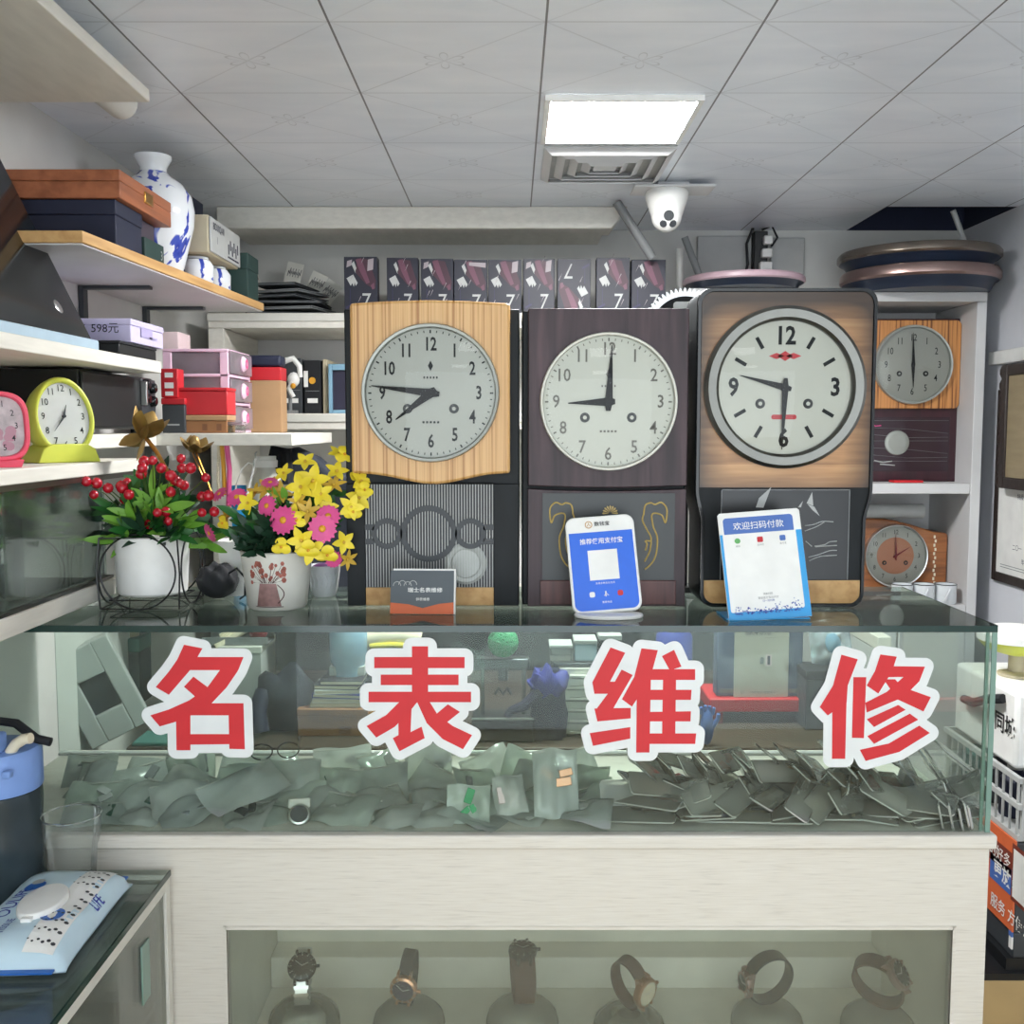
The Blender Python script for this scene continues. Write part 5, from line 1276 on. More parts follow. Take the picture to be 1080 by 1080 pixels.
# vase
vy = 2.53; c = PY(163, 230, vy)
VZ0 = zp1; VT = PY(150, 165, vy).z - VZ0; vr = .094
t = thing('vase', 'white porcelain vase with blue painted figures, behind the wooden case', 'vase', (max(c.x, WX + vr + .004), vy, zp1 + .0005))
def vase_mat():
    m, nt, b = newmat('vase_glaze')
    n = nt.nodes.new('ShaderNodeTexNoise'); n.inputs['Scale'].default_value = 13; n.inputs['Detail'].default_value = 3; n.inputs['Distortion'].default_value = 1.2
    nt.links.new(coords(nt, (1, 1, .7)), n.inputs['Vector'])
    nt.links.new(ramp(nt, n.outputs['Fac'], [(.0, lin((226, 230, 234))), (.53, lin((226, 230, 234))), (.555, lin((64, 82, 176))), (.65, lin((44, 58, 150))), (.69, lin((222, 226, 232)))]), b.inputs['Base Color'])
    b.inputs['Roughness'].default_value = .12
vase_mat()
b_ = .80
M().lathe([(.0001, 0), (vr * .62, 0), (vr * .66, VT * .03), (vr * .80, VT * .2), (vr * .97, VT * .42), (vr, VT * .55), (vr * .94, VT * .67), (vr * .72, VT * .77), (vr * .44, VT * .83), (vr * .34, VT * .865)], 48).build('body', 'vase_glaze', t)
M().lathe([(vr * .34, VT * .865), (vr * .33, VT * .90), (vr * .42, VT * .955), (vr * .46, VT * .975), (vr * .46, VT), (vr * .40, VT), (vr * .3, VT * .93)], 40).build('neck', 'porcelain', t)
# jars and the beige meter on them
jz = []
for px, y, lab in ((197, 2.69, 'small blue and white jar under the beige device, next to the vase'), (222, 2.85, 'small blue and white jar under the beige device, away from the vase')):
    c = PY(px, 285, y); j = thing('porcelain_jar', lab, 'jar', (-.815, y, zp1 + .0005), group='porcelain jars on the plank shelf')
    M().lathe([(.0001, 0), (.034, 0), (.042, .012), (.043, .050), (.034, .064), (.0001, .066)], 28).build('jar', 'vase_glaze', j)
    M().lathe([(.030, .0662), (.030, .072), (.0001, .074)], 24).build('lid', 'porcelain', j)
t = thing('meter', 'beige measuring device with black lettering standing on two small jars', 'meter', (-.815, 2.76, zp1 + .075))
M().box(-.06, .05, -.13, .15, 0, .095).build('housing', 'sand', t, bevel=.004)
M().box(.0505, .056, -.128, .148, .004, .091).build('front_plate', 'light_grey', t, bevel=.002)
m = M(); T = TR(.0568, 0, 0) @ RZ(PI / 2) @ RX90
m.text('BDXQ-III', .026, T @ TR(-.06, .07, 0), .006).text('1', .026, T @ TR(-.075, .038, 0), .004)
for k in range(6): m.cbox((.03 + .018 * k, .035 + .012 * (k % 2), 0), (.006, .026, .001), T).cbox((.03 + .018 * k, .014, 0), (.014, .004, .001), T)
m.build('lettering', 'ink', t, smooth=0)
bx('dark_green_box', 'dark green square box at the far end of the plank shelf', 'box', -.845, -.745, 2.93, 3.05, zp1, zp1 + .125, 'dark_green', 'dark_green', .35)
bx('dark_box', 'dark navy block standing in for the dark gap under the ceiling behind the meter', 'box', WX + .004, -.90, 2.93, 3.04, zp1, CZ - .05, 'navy', 'navy', .2)  # navy block paints the dark gap between ceiling and wall
# --- leaning dark glass panel on its pale blue tray
ty1 = PX(105, 366, SX - .02).y
t = thing('glass_sheet', 'dark glossy glass panel leaning on a pale blue tray on the shelf', 'panel', (-.925, 1.5, zm1 + .0005))
th = PX(105, 345, -.79).z
M().box(-.11, .105, -.55, ty1 - 1.5, 0, .022).build('tray', 'pale_blue', t, bevel=.004)
T = TR(.095, 0, .0225) @ RY(rad(-25.5))
mat('dark_glass', (22, 26, 28), .12, noise=(3, .3, (1, 1, 1)))
pl = M().box(-.010, .0, -.55, ty1 - 1.5 - .012, 0, .455, T).build('pane', 'dark_glass', t, bevel=.002)
M().box(.0005, .0015, .245, .262, .10, .135, T).build('sticker', 'sky_blue', pl)
M().lathe([(.0001, .001), (.012, .001), (.014, .0)], 20, T @ TR(.0005, ty1 - 1.5 - .10, .06) @ RY(PI / 2)).build('button', 'silver', pl)
# --- hanging things below the board
hy = 2.53
def hang(pts, r, label, matn, name, cat, beads=False, group=None):
    P_ = [PY(x, y, hy - .012) for x, y in pts]
    t = thing(name, label, cat, P_[0])
    loc_ = [p - P_[0] for p in P_]
    m = M()
    if beads:
        n = 26
        for k in range(n):
            u = k / (n - 1) * (len(loc_) - 1); i = min(int(u), len(loc_) - 2); m.ball(loc_[i].lerp(loc_[i + 1], u - i), r, 8)
        m.build('beads', matn, t)
    else: m.tube(loc_, r, 8); m.build('cord', matn, t)
    M().tube([loc_[0] + V((0, 0, -.004)), loc_[0] + V((0, -.008, .008)), loc_[0] + V((0, .008, .012))], .002, 6).build('hook', 'silver', t)
hang([(231, 467), (230, 500), (231, 522)], .0048, 'string of white beads hanging from the shelf board', 'cream', 'bead_string', 'beads', True)
hang([(234, 470), (236, 495), (237, 522)], .0055, 'yellow braided cord hanging next to the white beads', 'amber', 'cord', 'cord')
hang([(239, 468), (242, 495), (241, 535)], .0065, 'bright pink strap hanging next to the yellow cord', 'hot_pink', 'strap', 'strap')
hang([(268, 490), (262, 488), (255, 495), (249, 512), (247, 530)], .0018, 'thin white cable loop hanging beside the plastic jar', 'white', 'cable', 'cable')
hang([(270, 482), (266, 500), (262, 516), (258, 530)], .0028, 'pair of white leads hanging down past the plastic jar', 'white', 'lead', 'cable')
# ------------------------------------------------------------------ back shelves
SY = 3.25
s1t, s1b = PY(300, 330, SY).z, PY(300, 346, SY).z
s2t, s2b = PY(330, 436, SY).z, PY(330, 453, SY).z
sx0 = PY(236, 340, SY).x; sx1 = PY(726, 340, SY).x
t = thing('shelf_unit', 'white shelf unit on the back wall holding the dark boxes and folders', 'shelf', ((sx0 + sx1) / 2, 3.47, 0))
Tk = TR(-(sx0 + sx1) / 2, -3.47, 0)
def kp(name, matn, *boxes, parent=t, **kw):
    m = M(); m.T = Tk
    for b in boxes: m.box(*b)
    return m.build(name, matn, parent, **kw)
kp('upright', 'board', (sx0 - .05, sx0 - .001, SY - .0, 3.69, 0, s1b - .0005), bevel=.002)
kp('upright', 'board', (sx1 - .03, sx1 - .001, SY, 3.69, 0, s1b - .0005), bevel=.002)
kp('shelf_board', 'board', (sx0 - .05, sx1, SY, 3.69, s1b, s1t), bevel=.002)
kp('shelf_board', 'board', (sx0, sx1 - .031, SY, 3.69, s2b, s2t), bevel=.002)
kp('shelf_board', 'board', (sx0, sx1 - .031, SY, 3.69, .86, .89), bevel=.002)
kp('back_panel', 'board_grey', (sx0, sx1 - .031, 3.68, 3.695, .02, s1b - .001))
kp('edge_strip', 'offwhite', (sx0 - .05, sx1, SY - .006, SY - .0003, (s1b + s1t) / 2 - .002, s1t - .004), (sx0, sx1 - .031, SY - .006, SY - .0003, (s2b + s2t) / 2 - .001, s2t - .004))
# nine dark printed boxes
BP = [(363, 398, 271), (408, 441, 272), (444, 478, 273), (479, 514, 274), (515, 550, 274), (552, 585, 273), (588, 623, 273), (629, 664, 272), (666, 702, 274)]
by = 3.285
where = ['leftmost, standing apart from the row', 'second from the pelmet corner, beside the gap', 'third along the row', 'fourth along the row, one pale sticker', 'middle of the row', 'sixth along the row, paler and shiny', 'seventh along the row, printed upside down', 'next to last in the row', 'last in the row, below the dome camera']
rr = random.Random(9)
for i, (p0, p1, pt) in enumerate(BP):
    x0, x1, z0, z1 = rect(p0, 330, p1, pt, by)
    t = thing('printed_box', 'dark box with purple picture and a 7, ' + where[i], 'box', ((x0 + x1) / 2, by, s1t + .0005), rad(rr.uniform(-1.2, 1.2)), 'dark printed boxes on the top shelf')
    w, h = (x1 - x0) / 2, z1 - s1t
    M().box(-w, w, 0, .05, 0, h).build('carton', 'box_dark' if i != 5 else 'box_dark', t, bevel=.0012) if (MATS.get('box_dark') or mat('box_dark', (26, 28, 44), .5)) else 0
    fl = -1 if i == 6 else 1
    T = TR(0, -.0012, h / 2) @ RX90 @ (RZ(PI) if fl < 0 else RZ(0))
    m = M(); hh = h / 2
    def pq(poly, mi, z): m.use(mi).flat([(x * w, y * hh) for x, y in poly], z, T)
    if not MATS.get('box_wine'): mat('box_wine', (66, 36, 50), .5); mat('box_mauve', (104, 62, 80), .5); mat('box_violet', (42, 36, 76), .5); mat('box_pale', (160, 150, 154), .5)
    pq([(-.2, .95), (.5, .9), (.92, .15), (.85, -.15), (.3, .05), (-.3, .45)], 0, 0); pq([(-.3, .9), (.05, .95), (.55, .1), (.35, .05), (-.05, .5)], 1, .0002)
    pq([(-.85, .25), (-.45, .38), (-.18, .08), (-.30, -.02), (-.36, .1), (-.42, -.05), (-.5, .08), (-.6, -.02)], 3, .0004)
    pq([(-.55, .75), (-.4, .85), (-.25, .6), (-.32, .5), (-.3, .42), (-.45, .62)], 3, .0004); pq([(.6, .0), (.8, .1), (.85, -.1), (.7, -.15)], 1, .0004)
    pq([(.1, -.28), (.62, -.28), (.2, -.82), (.12, -.8), (.45, -.36), (.1, -.36)], 3, .0004)
    pq([(-.65, -.1), (-.62, -.1), (-.62, -.7), (-.65, -.7)], 2, .0004); pq([(-.9, -.75), (-.5, -.62), (-.45, -.68), (-.88, -.82)], 2, .0004)
    if i in (0, 2, 3, 5): pq([(-.85, .62), (-.55, .7), (-.5, .9), (-.8, .85)] if i != 3 else [(-.1, .78), (.9, .7), (.9, .88), (-.1, .9)], 4, .0006)
    if i in (0, 4, 5): pq([(.4, .5), (.75, .55), (.8, .95), (.45, .9)], 4, .0006)
    for k in range(5):
        a, b_ = rr.uniform(-.8, .8), rr.uniform(-.9, .9); pq([(a, b_), (a + .22, b_ + .25), (a + .2, b_ + .28)], 4, .0007 + k * 1e-5)
    m.build('cover_print', ['box_wine', 'box_mauve', 'box_violet', 'light_grey', 'box_pale'], t, smooth=0)
# pile of black trays with paper doodles at the left end
rr = random.Random(21)
c0 = PY(305, 328, 3.36)
for k in range(6):
    x = c0.x + rr.uniform(-.02, .02); w = .125 - .011 * k; z = s1t + .0005 + k * .018
    lab = ['bottom one lying on the shelf', 'second up in the pile', 'third up in the pile', 'fourth up in the pile', 'fifth up, near the top', 'topmost of the pile'][k]
    t = thing('folder', 'dark grey plastic folder, ' + lab, 'folder', (x, 3.40, z), rad(rr.uniform(-22, 22)), 'dark folders piled on the shelf corner', rad(rr.uniform(-1.2, 1.2)))
    M().box(-w, w, -.10, .10, .0005, .0035).box(-w, w, -.10, .10, .0065, .0095).box(-w, -w + .004, -.10, .10, .0037, .0063).build('cover', 'grey' if k % 3 == 1 else 'dark_grey', t, bevel=.001)
    M().box(-w + .006, w - .006, -.098, .096, .0038, .0062).build('sheets', 'grey', t)
for k, (px, py, ry) in enumerate([(278, 288, -20), (295, 282, 12), (312, 290, 24), (322, 296, 35)]):
    c = PY(px, py, 3.52)
    t = thing('doodle_paper', ['white paper strip with red figures behind the folders', 'white paper strip with black figures behind the folders', 'slanting white paper strip behind the folders', 'white paper strip leaning farthest over behind the folders'][k], 'paper', (c.x, 3.55, s1t + .0005), ry=rad(ry), rx=rad(-8))
    M().box(-.028, .028, 0, .0006, 0.02, c.z - s1t + .03).box(-.028, .028, -.004, .004, 0.018, .0198).build('paper', 'offwhite', t)
    m = M(); h = c.z - s1t
    for q in range(5):
        m.use(q % 2).tube([(-.02 + .009 * q, -.0012, h - .02), (-.018 + .009 * q, -.0012, h - .0), (-.014 + .009 * q, -.0012, h - .012), (-.012 + .009 * q, -.0012, h + .01)], .001, 5)
    m.build('figures', ['ink' if k else 'dark_red', 'grey'], t)
# second shelf: carton, ornament, binders
x0, x1, z0, z1 = rect(265, 452, 299, 388, 3.0)
bx('carton', 'tall brown carton with a red band beside the pink drawers', 'box', x0, x1, 2.97, 3.045, lb1, z1, 'cardboard', 'red', .20, over=.0004)
x0, x1, z0, z1 = rect(262, 388, 302, 376, 3.0)
bx('pouch', 'dark blue cloth pouch lying on the brown carton', 'pouch', x0, x1 - .01, 2.975, 3.04, rect(265, 452, 299, 388, 3.0)[3] + .0015, z1 + .002, 'navy', None, bevel=.008)
spx = rect(296, 436, 313, 378, 3.28)
t = thing('ornament', 'white curved ornament with a yellow spot beside the brown carton', 'ornament', ((spx[0] + spx[1]) / 2, 3.30, s2t + .0005))
h = spx[3] - s2t
M().box(-.022, .022, -.016, .016, 0, .010).lathe([(.006, .009), (.006, h * .45)], 10).build('foot', 'grey', t)
M().tube([(-.055, 0, h * .78), (-.02, -.004, h * .95), (.012, -.004, h), (.032, -.004, h * .86), (.034, -.002, h * .66)], .012, 10, r1=.008).ball((.012, 0, h * .62), .020, 12, sz=1.2).tube([(.012, -.01, h * .6), (.0, -.016, h * .45), (.012, -.01, h * .30)], .008, 8).build('shape', 'white', t)
M().ball((.014, -.02, h * .5), .009, 10).build('spot', 'amber', t)
for k, (p0, p1, pt, mt, lab) in enumerate([(297, 319, 378, 'dark_grey', 'dark binder with one white label, beside the ornament'), (320, 339, 380, 'soft_black', 'black binder with yellow round sticker and white label'), (340, 346, 379, 'sand', 'thin beige folder standing beside the black binder')]):
    x0, x1, z0, z1 = rect(p0, 436, p1, pt, 3.36)
    t = thing('binder', lab, 'binder', ((x0 + x1) / 2, 3.36, s2t + .0005), group='binders on the second shelf')
    w, h = (x1 - x0) / 2 - .0015, z1 - s2t
    M().box(-w, w, 0, .22, 0, h).build('cover', mt, t, bevel=.003)
    if k < 2:
        m = M().box(-w * .6, w * .6, -.0012, -.0002, .035, .05).use(2).box(-w * .8, w * .8, -.001, -.0002, h * .42, h * .43)
        if k == 1: m.use(1).lathe([(.0001, 0), (.011, 0)], 16, TR(0, -.0015, h * .62) @ RX90).use(0).box(-w, -w * .5, -.0012, -.0002, h * .5, h * .8)
        m.build('label_sticker', ['white', 'amber', 'grey'], t, smooth=0)
x0, x1, z0, z1 = rect(347, 436, 366, 384, 3.34)
t = thing('photo_frame', 'pale blue upright frame with a dark opening on the second shelf', 'frame', ((x0 + x1) / 2 + .01, 3.34, s2t + .0005))
w, h = (x1 - x0) / 2 + .012, z1 - s2t
M().box(-w, -w + .012, 0, .03, 0, h).box(w - .012, w, 0, .03, 0, h).box(-w + .0122, w - .0122, 0, .03, 0, .012).box(-w + .0122, w - .0122, 0, .03, h - .02, h).build('frame', 'frame_blue', t, bevel=.002) if mat('frame_blue', (130, 172, 196), .5) else 0
M().box(-w + .0125, w - .0125, .012, .016, .0125, h - .0205).build('picture', 'ink', t)

# things below the low shelf board: jar, bag, blue clip
by_ = 2.71
# narrow side table behind the case for the jar and bag
t = thing('wall_shelf', 'short white wall shelf behind the flowers carrying the jar and the bag', 'shelf', (-.62, 2.80, .985))
M().box(WX + .62, .36, -.15, .14, 0, .02).build('board', 'board', t, bevel=.003)
M().box(WX + .62, WX + .64, -.02, .02, -.12, -.0005).build('bracket', 'grey', t)
TZ = 1.0056
c = PY(281, 520, by_)
t = thing('plastic_jar', 'milky white plastic jar with a ridged cap behind the flowers', 'jar', (c.x, by_, TZ))
h = PY(281, 481, by_).z - TZ
M().lathe([(.0001, 0), (.036, 0), (.038, .01), (.038, h - .06), (.026, h - .045), (.024, h - .03)], 28).build('body', 'offwhite', t)
M().lathe([(.030, h - .0295), (.031, h - .012), (.027, h - .009), (.027, h), (.0001, h + .001)], 20).build('cap', 'white', t)
c = PY(322, 520, 2.75)
t = thing('shoulder_bag', 'black shoulder bag with a pale tag behind the yellow flowers', 'bag', (c.x + .01, 2.80, TZ))
zt_ = PY(322, 472, 2.75).z - TZ
pts = [(-.13, 0), (.12, 0), (.14, zt_ * .5), (.12, zt_ * .80), (.06, zt_ * .84), (.02, zt_ * .93), (-.04, zt_), (-.11, zt_ * .97), (-.14, zt_ * .6)]
M().prism(pts, -.045, .045).build('body', 'bag_navy', t, bevel=.02, seg=4) if mat('bag_navy', (30, 36, 48), .75) else 0
M().tube([(-.10, -.03, zt_ * .9), (-.09, -.05, zt_ * .98), (-.06, -.05, zt_ * .98), (-.055, -.052, zt_ * .75)], .016, 8).build('strap', 'soft_black', t)
M().box(-.075, -.035, -.049, -.0465, zt_ * .62, zt_ * .78).build('tag', 'light_grey', t)
c = PY(252, 528, 2.70)
t = thing('blue_holder', 'light blue plastic holder below the hanging white cable', 'holder', (c.x, 2.70, TZ))
h = PY(252, 512, 2.70).z - TZ
M().lathe([(.0001, 0), (.018, 0), (.020, h), (.018, h), (.016, .006), (.0001, .006)], 24).build('cup', 'sky_blue', t)

# ------------------------------------------------------------------ white shelf cabinet on the right of the back wall
WY = 3.35
cx0 = PY(872, 400, WY).x
wx1t = PY(1041, 309, WY).x; wx1 = 1.535
zt_, zt0 = PY(950, 308, WY).z, PY(950, 318, WY).z
zs1, zs0 = PY(960, 510, WY).z, PY(960, 521, WY).z
zb1 = .868
t = thing('shelf_cabinet', 'white open cabinet with two niches holding clocks and mugs', 'cabinet', ((cx0 + wx1) / 2, 3.52, 0))
Tk = TR(-(cx0 + wx1) / 2, -3.52, 0)
D = 3.69
kp('top_board', 'board_grey', (cx0, wx1, WY, D, zt0, zt_), parent=t, bevel=.002)
kp('side_panel', 'board_grey', (wx1 - .032, wx1, WY, D, 0, zt0 - .0004), parent=t, bevel=.002)
kp('side_panel', 'board_grey', (cx0, cx0 + .03, WY, D, 0, zt0 - .0004), parent=t, bevel=.002)
kp('shelf_board', 'board_grey', (cx0 + .0304, wx1 - .0324, WY + .004, D, zs0, zs1), parent=t, bevel=.002)
kp('shelf_board', 'board_grey', (cx0 + .0304, wx1 - .0324, WY + .004, D, zb1 - .025, zb1), parent=t, bevel=.002)
kp('back_panel', 'board_grey', (cx0 + .0304, wx1 - .0324, D - .012, D, .03, zt0 - .001), parent=t)
dr = kp('door', 'board_grey', (cx0 + .032, (cx0 + wx1) / 2 - .002, WY - .001, WY + .016, .06, zb1 - .027), parent=t, bevel=.003)
kp('door', 'board_grey', ((cx0 + wx1) / 2 + .002, wx1 - .034, WY - .001, WY + .016, .06, zb1 - .027), parent=t, bevel=.003)
# clock in the upper niche
px0, px1 = 878, 1013
CYK = 3.47
cx = (PY(900, 420, CYK).x + PY(1013, 420, CYK).x) / 2
zb = zs1 + .0006
L4 = lambda px, py: loc(px, py, cx, zb, CYK)
t = thing('pendulum_clock', 'small striped wood pendulum clock in the upper niche of the white cabinet', 'clock', (cx, CYK, zb))
x1_, zt4 = L4(1014, 336); x0_ = L4(898, 336)[0]
M().box(x0_, x1_, .004, .13, 0, zt4).build('cabinet', 'maroon_wood', t, bevel=.003)
fx0, fz1 = L4(908, 338); fx1, fz0 = L4(1010, 431)
M().prism([(x, z) for x, z in rrect(fx1 - fx0, fz1 - fz0, .018, 4, (fx0 + fx1) / 2, (fz0 + fz1) / 2)], -.012, .0035).build('front_board', 'oak_zebra', t, bevel=.003)
P4 = 3.47 / F
fcx, fcz = L4(961, 385)
face(t, fcx, fcz, -.012, 41 * P4, .009, 'old_silver', 'dial_silver', ALL12, .032, 41 * P4 * .68, 178, 358, bold=.004, sx=.72, ticks=False, hl=(.62, .86), hw=.05)
gx0, gz1 = L4(914, 440); gx1, gz0 = L4(1000, 497)
mat('wine_glass', (52, 36, 44), .12)
m = M().box(gx0, gx1, .001, .0036, gz0, gz1); m.use(1)
for k in range(7):
    z = gz1 - (gz1 - gz0) * (k + .5) / 8; m.tube([(gx0 + .004, .0002, z), ((gx0 + gx1) / 2, .0002, z - .006 * (k % 3)), (gx1 - .004, .0002, z - .01 * ((k * 2) % 3))], .0006, 4)
m.use(2).tube([(gx0 + .03, .0, gz0 + .036), (gx0 + .06, .0, gz0 + .030), (gx0 + .09, .0, gz0 + .034)], .002, 5).tube([(gx0 + .05, .0, gz0 + .024), (gx0 + .10, .0, gz0 + .020)], .002, 5)
m.use(3).tube([(gx0 + .015, .0, gz1 - .02), (gx0 + .03, .0, gz1 - .03), (gx0 + .05, .0, gz1 - .028)], .0018, 5)
m.build('door_glass', ['wine_glass', 'grey', 'light_grey', 'hot_pink'], t)
pxb, pzb = L4(946, 467)
M().lathe([(.0001, .004), (.03, .0045), (.040, .003), (.042, 0)], 36, TR(pxb, .0005, pzb) @ RX90).build('pendulum_bob', 'old_silver', t, smooth=8)
x0, x1, z0, z1 = rect(941, 509, 972, 506, 3.40)
o = M().box(x0, x1, 3.385, 3.43, zs1 + .0006, zs1 + .008).build('red_card', 'sign_red', bevel=.001); tag(o, 'flat red card lying under the niche clock', 'card')
# mantel clock in the lower niche
MY = 3.50
cx = PY(944, 586, MY).x; zb = zb1 + .0006
L5 = lambda px, py: loc(px, py, cx, zb, MY)
t = thing('mantel_clock', 'arched honey-brown mantel clock with silver dial ring in the lower niche', 'clock', (cx, MY, zb))
xl, _ = L5(893, 600); xr_, zr = L5(1000, 562); _, ztop = L5(925, 548)
N = 16
pts = [(xl, 0), (xr_, 0), (xr_, zr - .008), (xr_ - .008, zr)]
for i in range(N + 1):
    u = i / N; x = L5(985, 560)[0] + (xl + .01 - L5(985, 560)[0]) * u
    pts.append((x, zr + .003 + (ztop - zr) * math.sin(PI / 2 * min(1, u * 1.35)) if u < .75 else zr + .003 + (ztop - zr) * (1 - ((u - .75) / .25) ** 2 * .4)))
M().prism(pts, 0, .13).build('case', 'walnut', t, bevel=.006, seg=3)
m = M(); xa, za_ = L5(986, 564)
for k in range(12): m.box(xa - .004 + .004 * (k % 2), xa + .002 + .004 * (k % 2), -.002, -.0004, za_ - .012 - k * .0145, za_ - .002 - k * .0145)
m.build('inlay', 'cream', t)
fcx, fcz = L5(944, 586)
face(t, fcx, fcz, 0, 33.5 * 3.5 / F, .006, 'silver', 'dial_silver', ALL12, .022, 33 * 3.5 / F * .76, 58, 358, inner='dial_copper', ticks=False, sx=.8, hl=(.55, .75), hw=.035, handm='dark_red')
x0, x1, z0, z1 = rect(900, 548, 977, 530, 3.50)
t = thing('paper_roll', 'rolled grey sheet lying on the mantel clock', 'roll', ((x0 + x1) / 2, 3.52, zb1 + ztop + .028))
r_ = .025
M().lathe([(r_ - .003, -.12), (r_, -.12), (r_, .12), (r_ - .003, .12), (r_ - .003, -.12)], 28, RY(PI / 2)).build('sheet', 'light_grey', t)
M().lathe([(.0001, -.118), (r_ - .004, -.118), (r_ - .004, .118), (.0001, .118)], 20, RY(PI / 2)).build('core', 'dark_grey', t)
# three mugs
for px, y, lab in ((997, 3.385, 'white mug nearest the cabinet side panel'), (974, 3.385, 'white mug in the middle of three, its handle showing'), (951, 3.385, 'white mug farthest from the cabinet side panel')):
    c = PY(px, 630, y)
    t = thing('mug', lab, 'mug', (c.x, y, zb1 + .0006), group='white mugs in the lower niche')
    h = PY(px, 616, y).z - zb1; r_ = 11 * y / F
    M().lathe([(.0001, .002), (r_ * .9, 0), (r_, .005), (r_, h), (r_ - .003, h), (r_ - .004, .006), (.0001, .006)], 28).build('cup', 'porcelain', t)
    M().tube([(r_ + .0004, 0, h)] and [(r_ * math.cos(2 * PI * k / 28), r_ * math.sin(2 * PI * k / 28), h) for k in range(28)], .0016, 6, closed=True).build('rim_line', 'dark_grey', t)
    M().tube([(-r_ * .35 + .010 * math.cos(a), -r_ - .012 * math.sin(a) * .5 - .002, h * .5 + .02 * math.cos(a)) for a in [PI * j / 8 for j in range(9)]], .003, 6).build('handle', 'porcelain', t)
# stacked round clocks lying on the cabinet, another behind the big clock
def round_clock(c, R_, h, label, rimm, z):
    t = thing('round_tray', label, 'tray', (c.x, c.y, z), group='round metal-rimmed trays on the cabinet')
    M().lathe([(.0001, .0), (R_ * .86, .0), (R_ * .92, h * .35), (R_ * .97, h * .45)], 64).build('dish', 'navy_dark', t)
    M().lathe([(R_ * .97, h * .45), (R_, h * .55), (R_ * 1.0, h * .80), (R_ * .97, h * .95), (R_ * .88, h), (R_ * .8, h * .9), (.0001, h * .9)], 64).build('rim', rimm, t)
mat('navy_dark', (34, 44, 62), .35)
mat('bronze_rim', (134, 124, 114), .25, metal=.9)
R_ = 77 * 3.5 / F
c = PY(957, 300, 3.53); c.y = 3.43
round_clock(V((1.36 - .02, 3.425, 0)), R_, .075, 'round copper-rimmed tray, lower of the stacked pair on the white cabinet', 'copper_rim', zt_ + .0006)
round_clock(V((1.335, 3.425, 0)), R_ * 1.02, .062, 'round bronze-rimmed tray, upper of the stacked pair on the white cabinet', 'bronze_rim', zt_ + .0766)
c = PY(787, 303, 3.45)
t2 = thing('wall_ledge', 'short white ledge on the back wall behind the big clock', 'shelf', (c.x, 3.55, c.z - .03))
M().box(-.19, .19, -.14, .149, 0, .022).build('board', 'board_grey', t2, bevel=.002)
M().box(-.02, .02, .135, .149, -.10, -.0005).build('bracket', 'grey', t2)
round_clock(V((c.x, 3.49, 0)), 63 * 3.45 / F, .045, 'round pink-rimmed tray showing over the top of the round-cornered clock', 'pink_rim', c.z - .0075) if mat('pink_rim', (206, 176, 186), .35) else 0

# ------------------------------------------------------------------ right wall
WXR = XR - .0015
def wallq(px0, py0, px1, py1): a, b = PX(px0, py0, WXR), PX(px1, py1, WXR); return a.y, b.y, a.z, b.z
y1_ = 3.34; y0_ = 2.75
zc1 = PX(1045, 420, WXR).z; zc0 = PX(1045, 600, WXR).z
t = thing('certificate', 'framed white certificate with small black lettering on the wall', 'certificate', (WXR - .012, (y0_ + y1_) / 2, zc0))
hw_ = (y1_ - y0_) / 2; hh = zc1 - zc0
m = M()
for b in ((-.0, .012, -hw_, hw_, -.03, -.0), (0, .012, -hw_, hw_, hh, hh + .025), (0, .012, -hw_ - .025, -hw_ - .0003, -.03, hh + .025), (0, .012, hw_ + .0003, hw_ + .025, -.03, hh + .025)): m.box(*b)
m.build('frame', 'carved', t, bevel=.002)
M().box(.004, .011, -hw_ + .0003, hw_ - .0003, .0003, hh - .0003).build('sheet', 'white', t)
m = M(); T = TR(.0032, 0, 0) @ RZ(-PI / 2) @ RX90
m.text('荣誉证书', .05, T @ TR(-.06, hh * .80, 0) @ RZ(0), .01)
for k in range(4): m.text('特授予钟表维修', .02, T @ TR(-.1 + .05 * (k % 2), hh * .62 - k * .05, 0))
m.text('二〇一', .02, T @ TR(-.16, .09, 0)).text('年六月', .02, T @ TR(-.10, .05, 0))
m.use(1)
for z in (.02, .028, hh - .02): m.cbox((0, z, 0), (hw_ * 1.8, .002, .0003), T)
m.build('lettering', ['ink', 'grey'], t, smooth=0)
a, b = PX(1046, 379, WXR), PX(1080, 372, WXR)
o = M().box(WXR - .022, WXR, 2.7, 3.42, a.z - .022, a.z + .022).build('trunking', 'white', bevel=.003); tag(o, 'white cable trunking running along the wall above the certificate', 'trunking')
a = PX(1058, 385, 1.55); b = PX(1058, 515, 1.55)
FY1 = a.y; FY0 = FY1 - .36
t = thing('carved_frame', 'dark carved wooden frame with beige panel hanging on the wall', 'frame', (1.575, (FY0 + FY1) / 2, b.z))
hw_ = (FY1 - FY0) / 2; hh = a.z - b.z
m = M().box(-.03, .0090, hw_ - .035, hw_, 0, hh).box(-.03, .0090, -hw_, -hw_ + .035, 0, hh).box(-.03, .0090, -hw_ + .0353, hw_ - .0353, 0, .035).box(-.03, .0090, -hw_ + .0353, hw_ - .0353, hh - .035, hh)
m.build('moulding', 'carved', t, bevel=.004)
m = M()
for k in range(9):
    z = hh * (k + .5) / 9; m.ball((-.018, hw_ + .004, z), hh / 17, 10, sx=.6, sy=.7)
m.build('carving', 'carved', t)
m = M()
for k in range(9): m.ball((-.018, -hw_ - .004, hh * (k + .5) / 9), hh / 17, 10, sx=.6, sy=.7)
m.build('carving', 'carved', t)
M().box(-.022, .0085, -hw_ + .0355, hw_ - .0355, .0355, hh - .0355).build('panel', 'beige_panel', t) if mat('beige_panel', (150, 136, 108), .5, noise=(8, .1, (1, 1, 6))) else 0
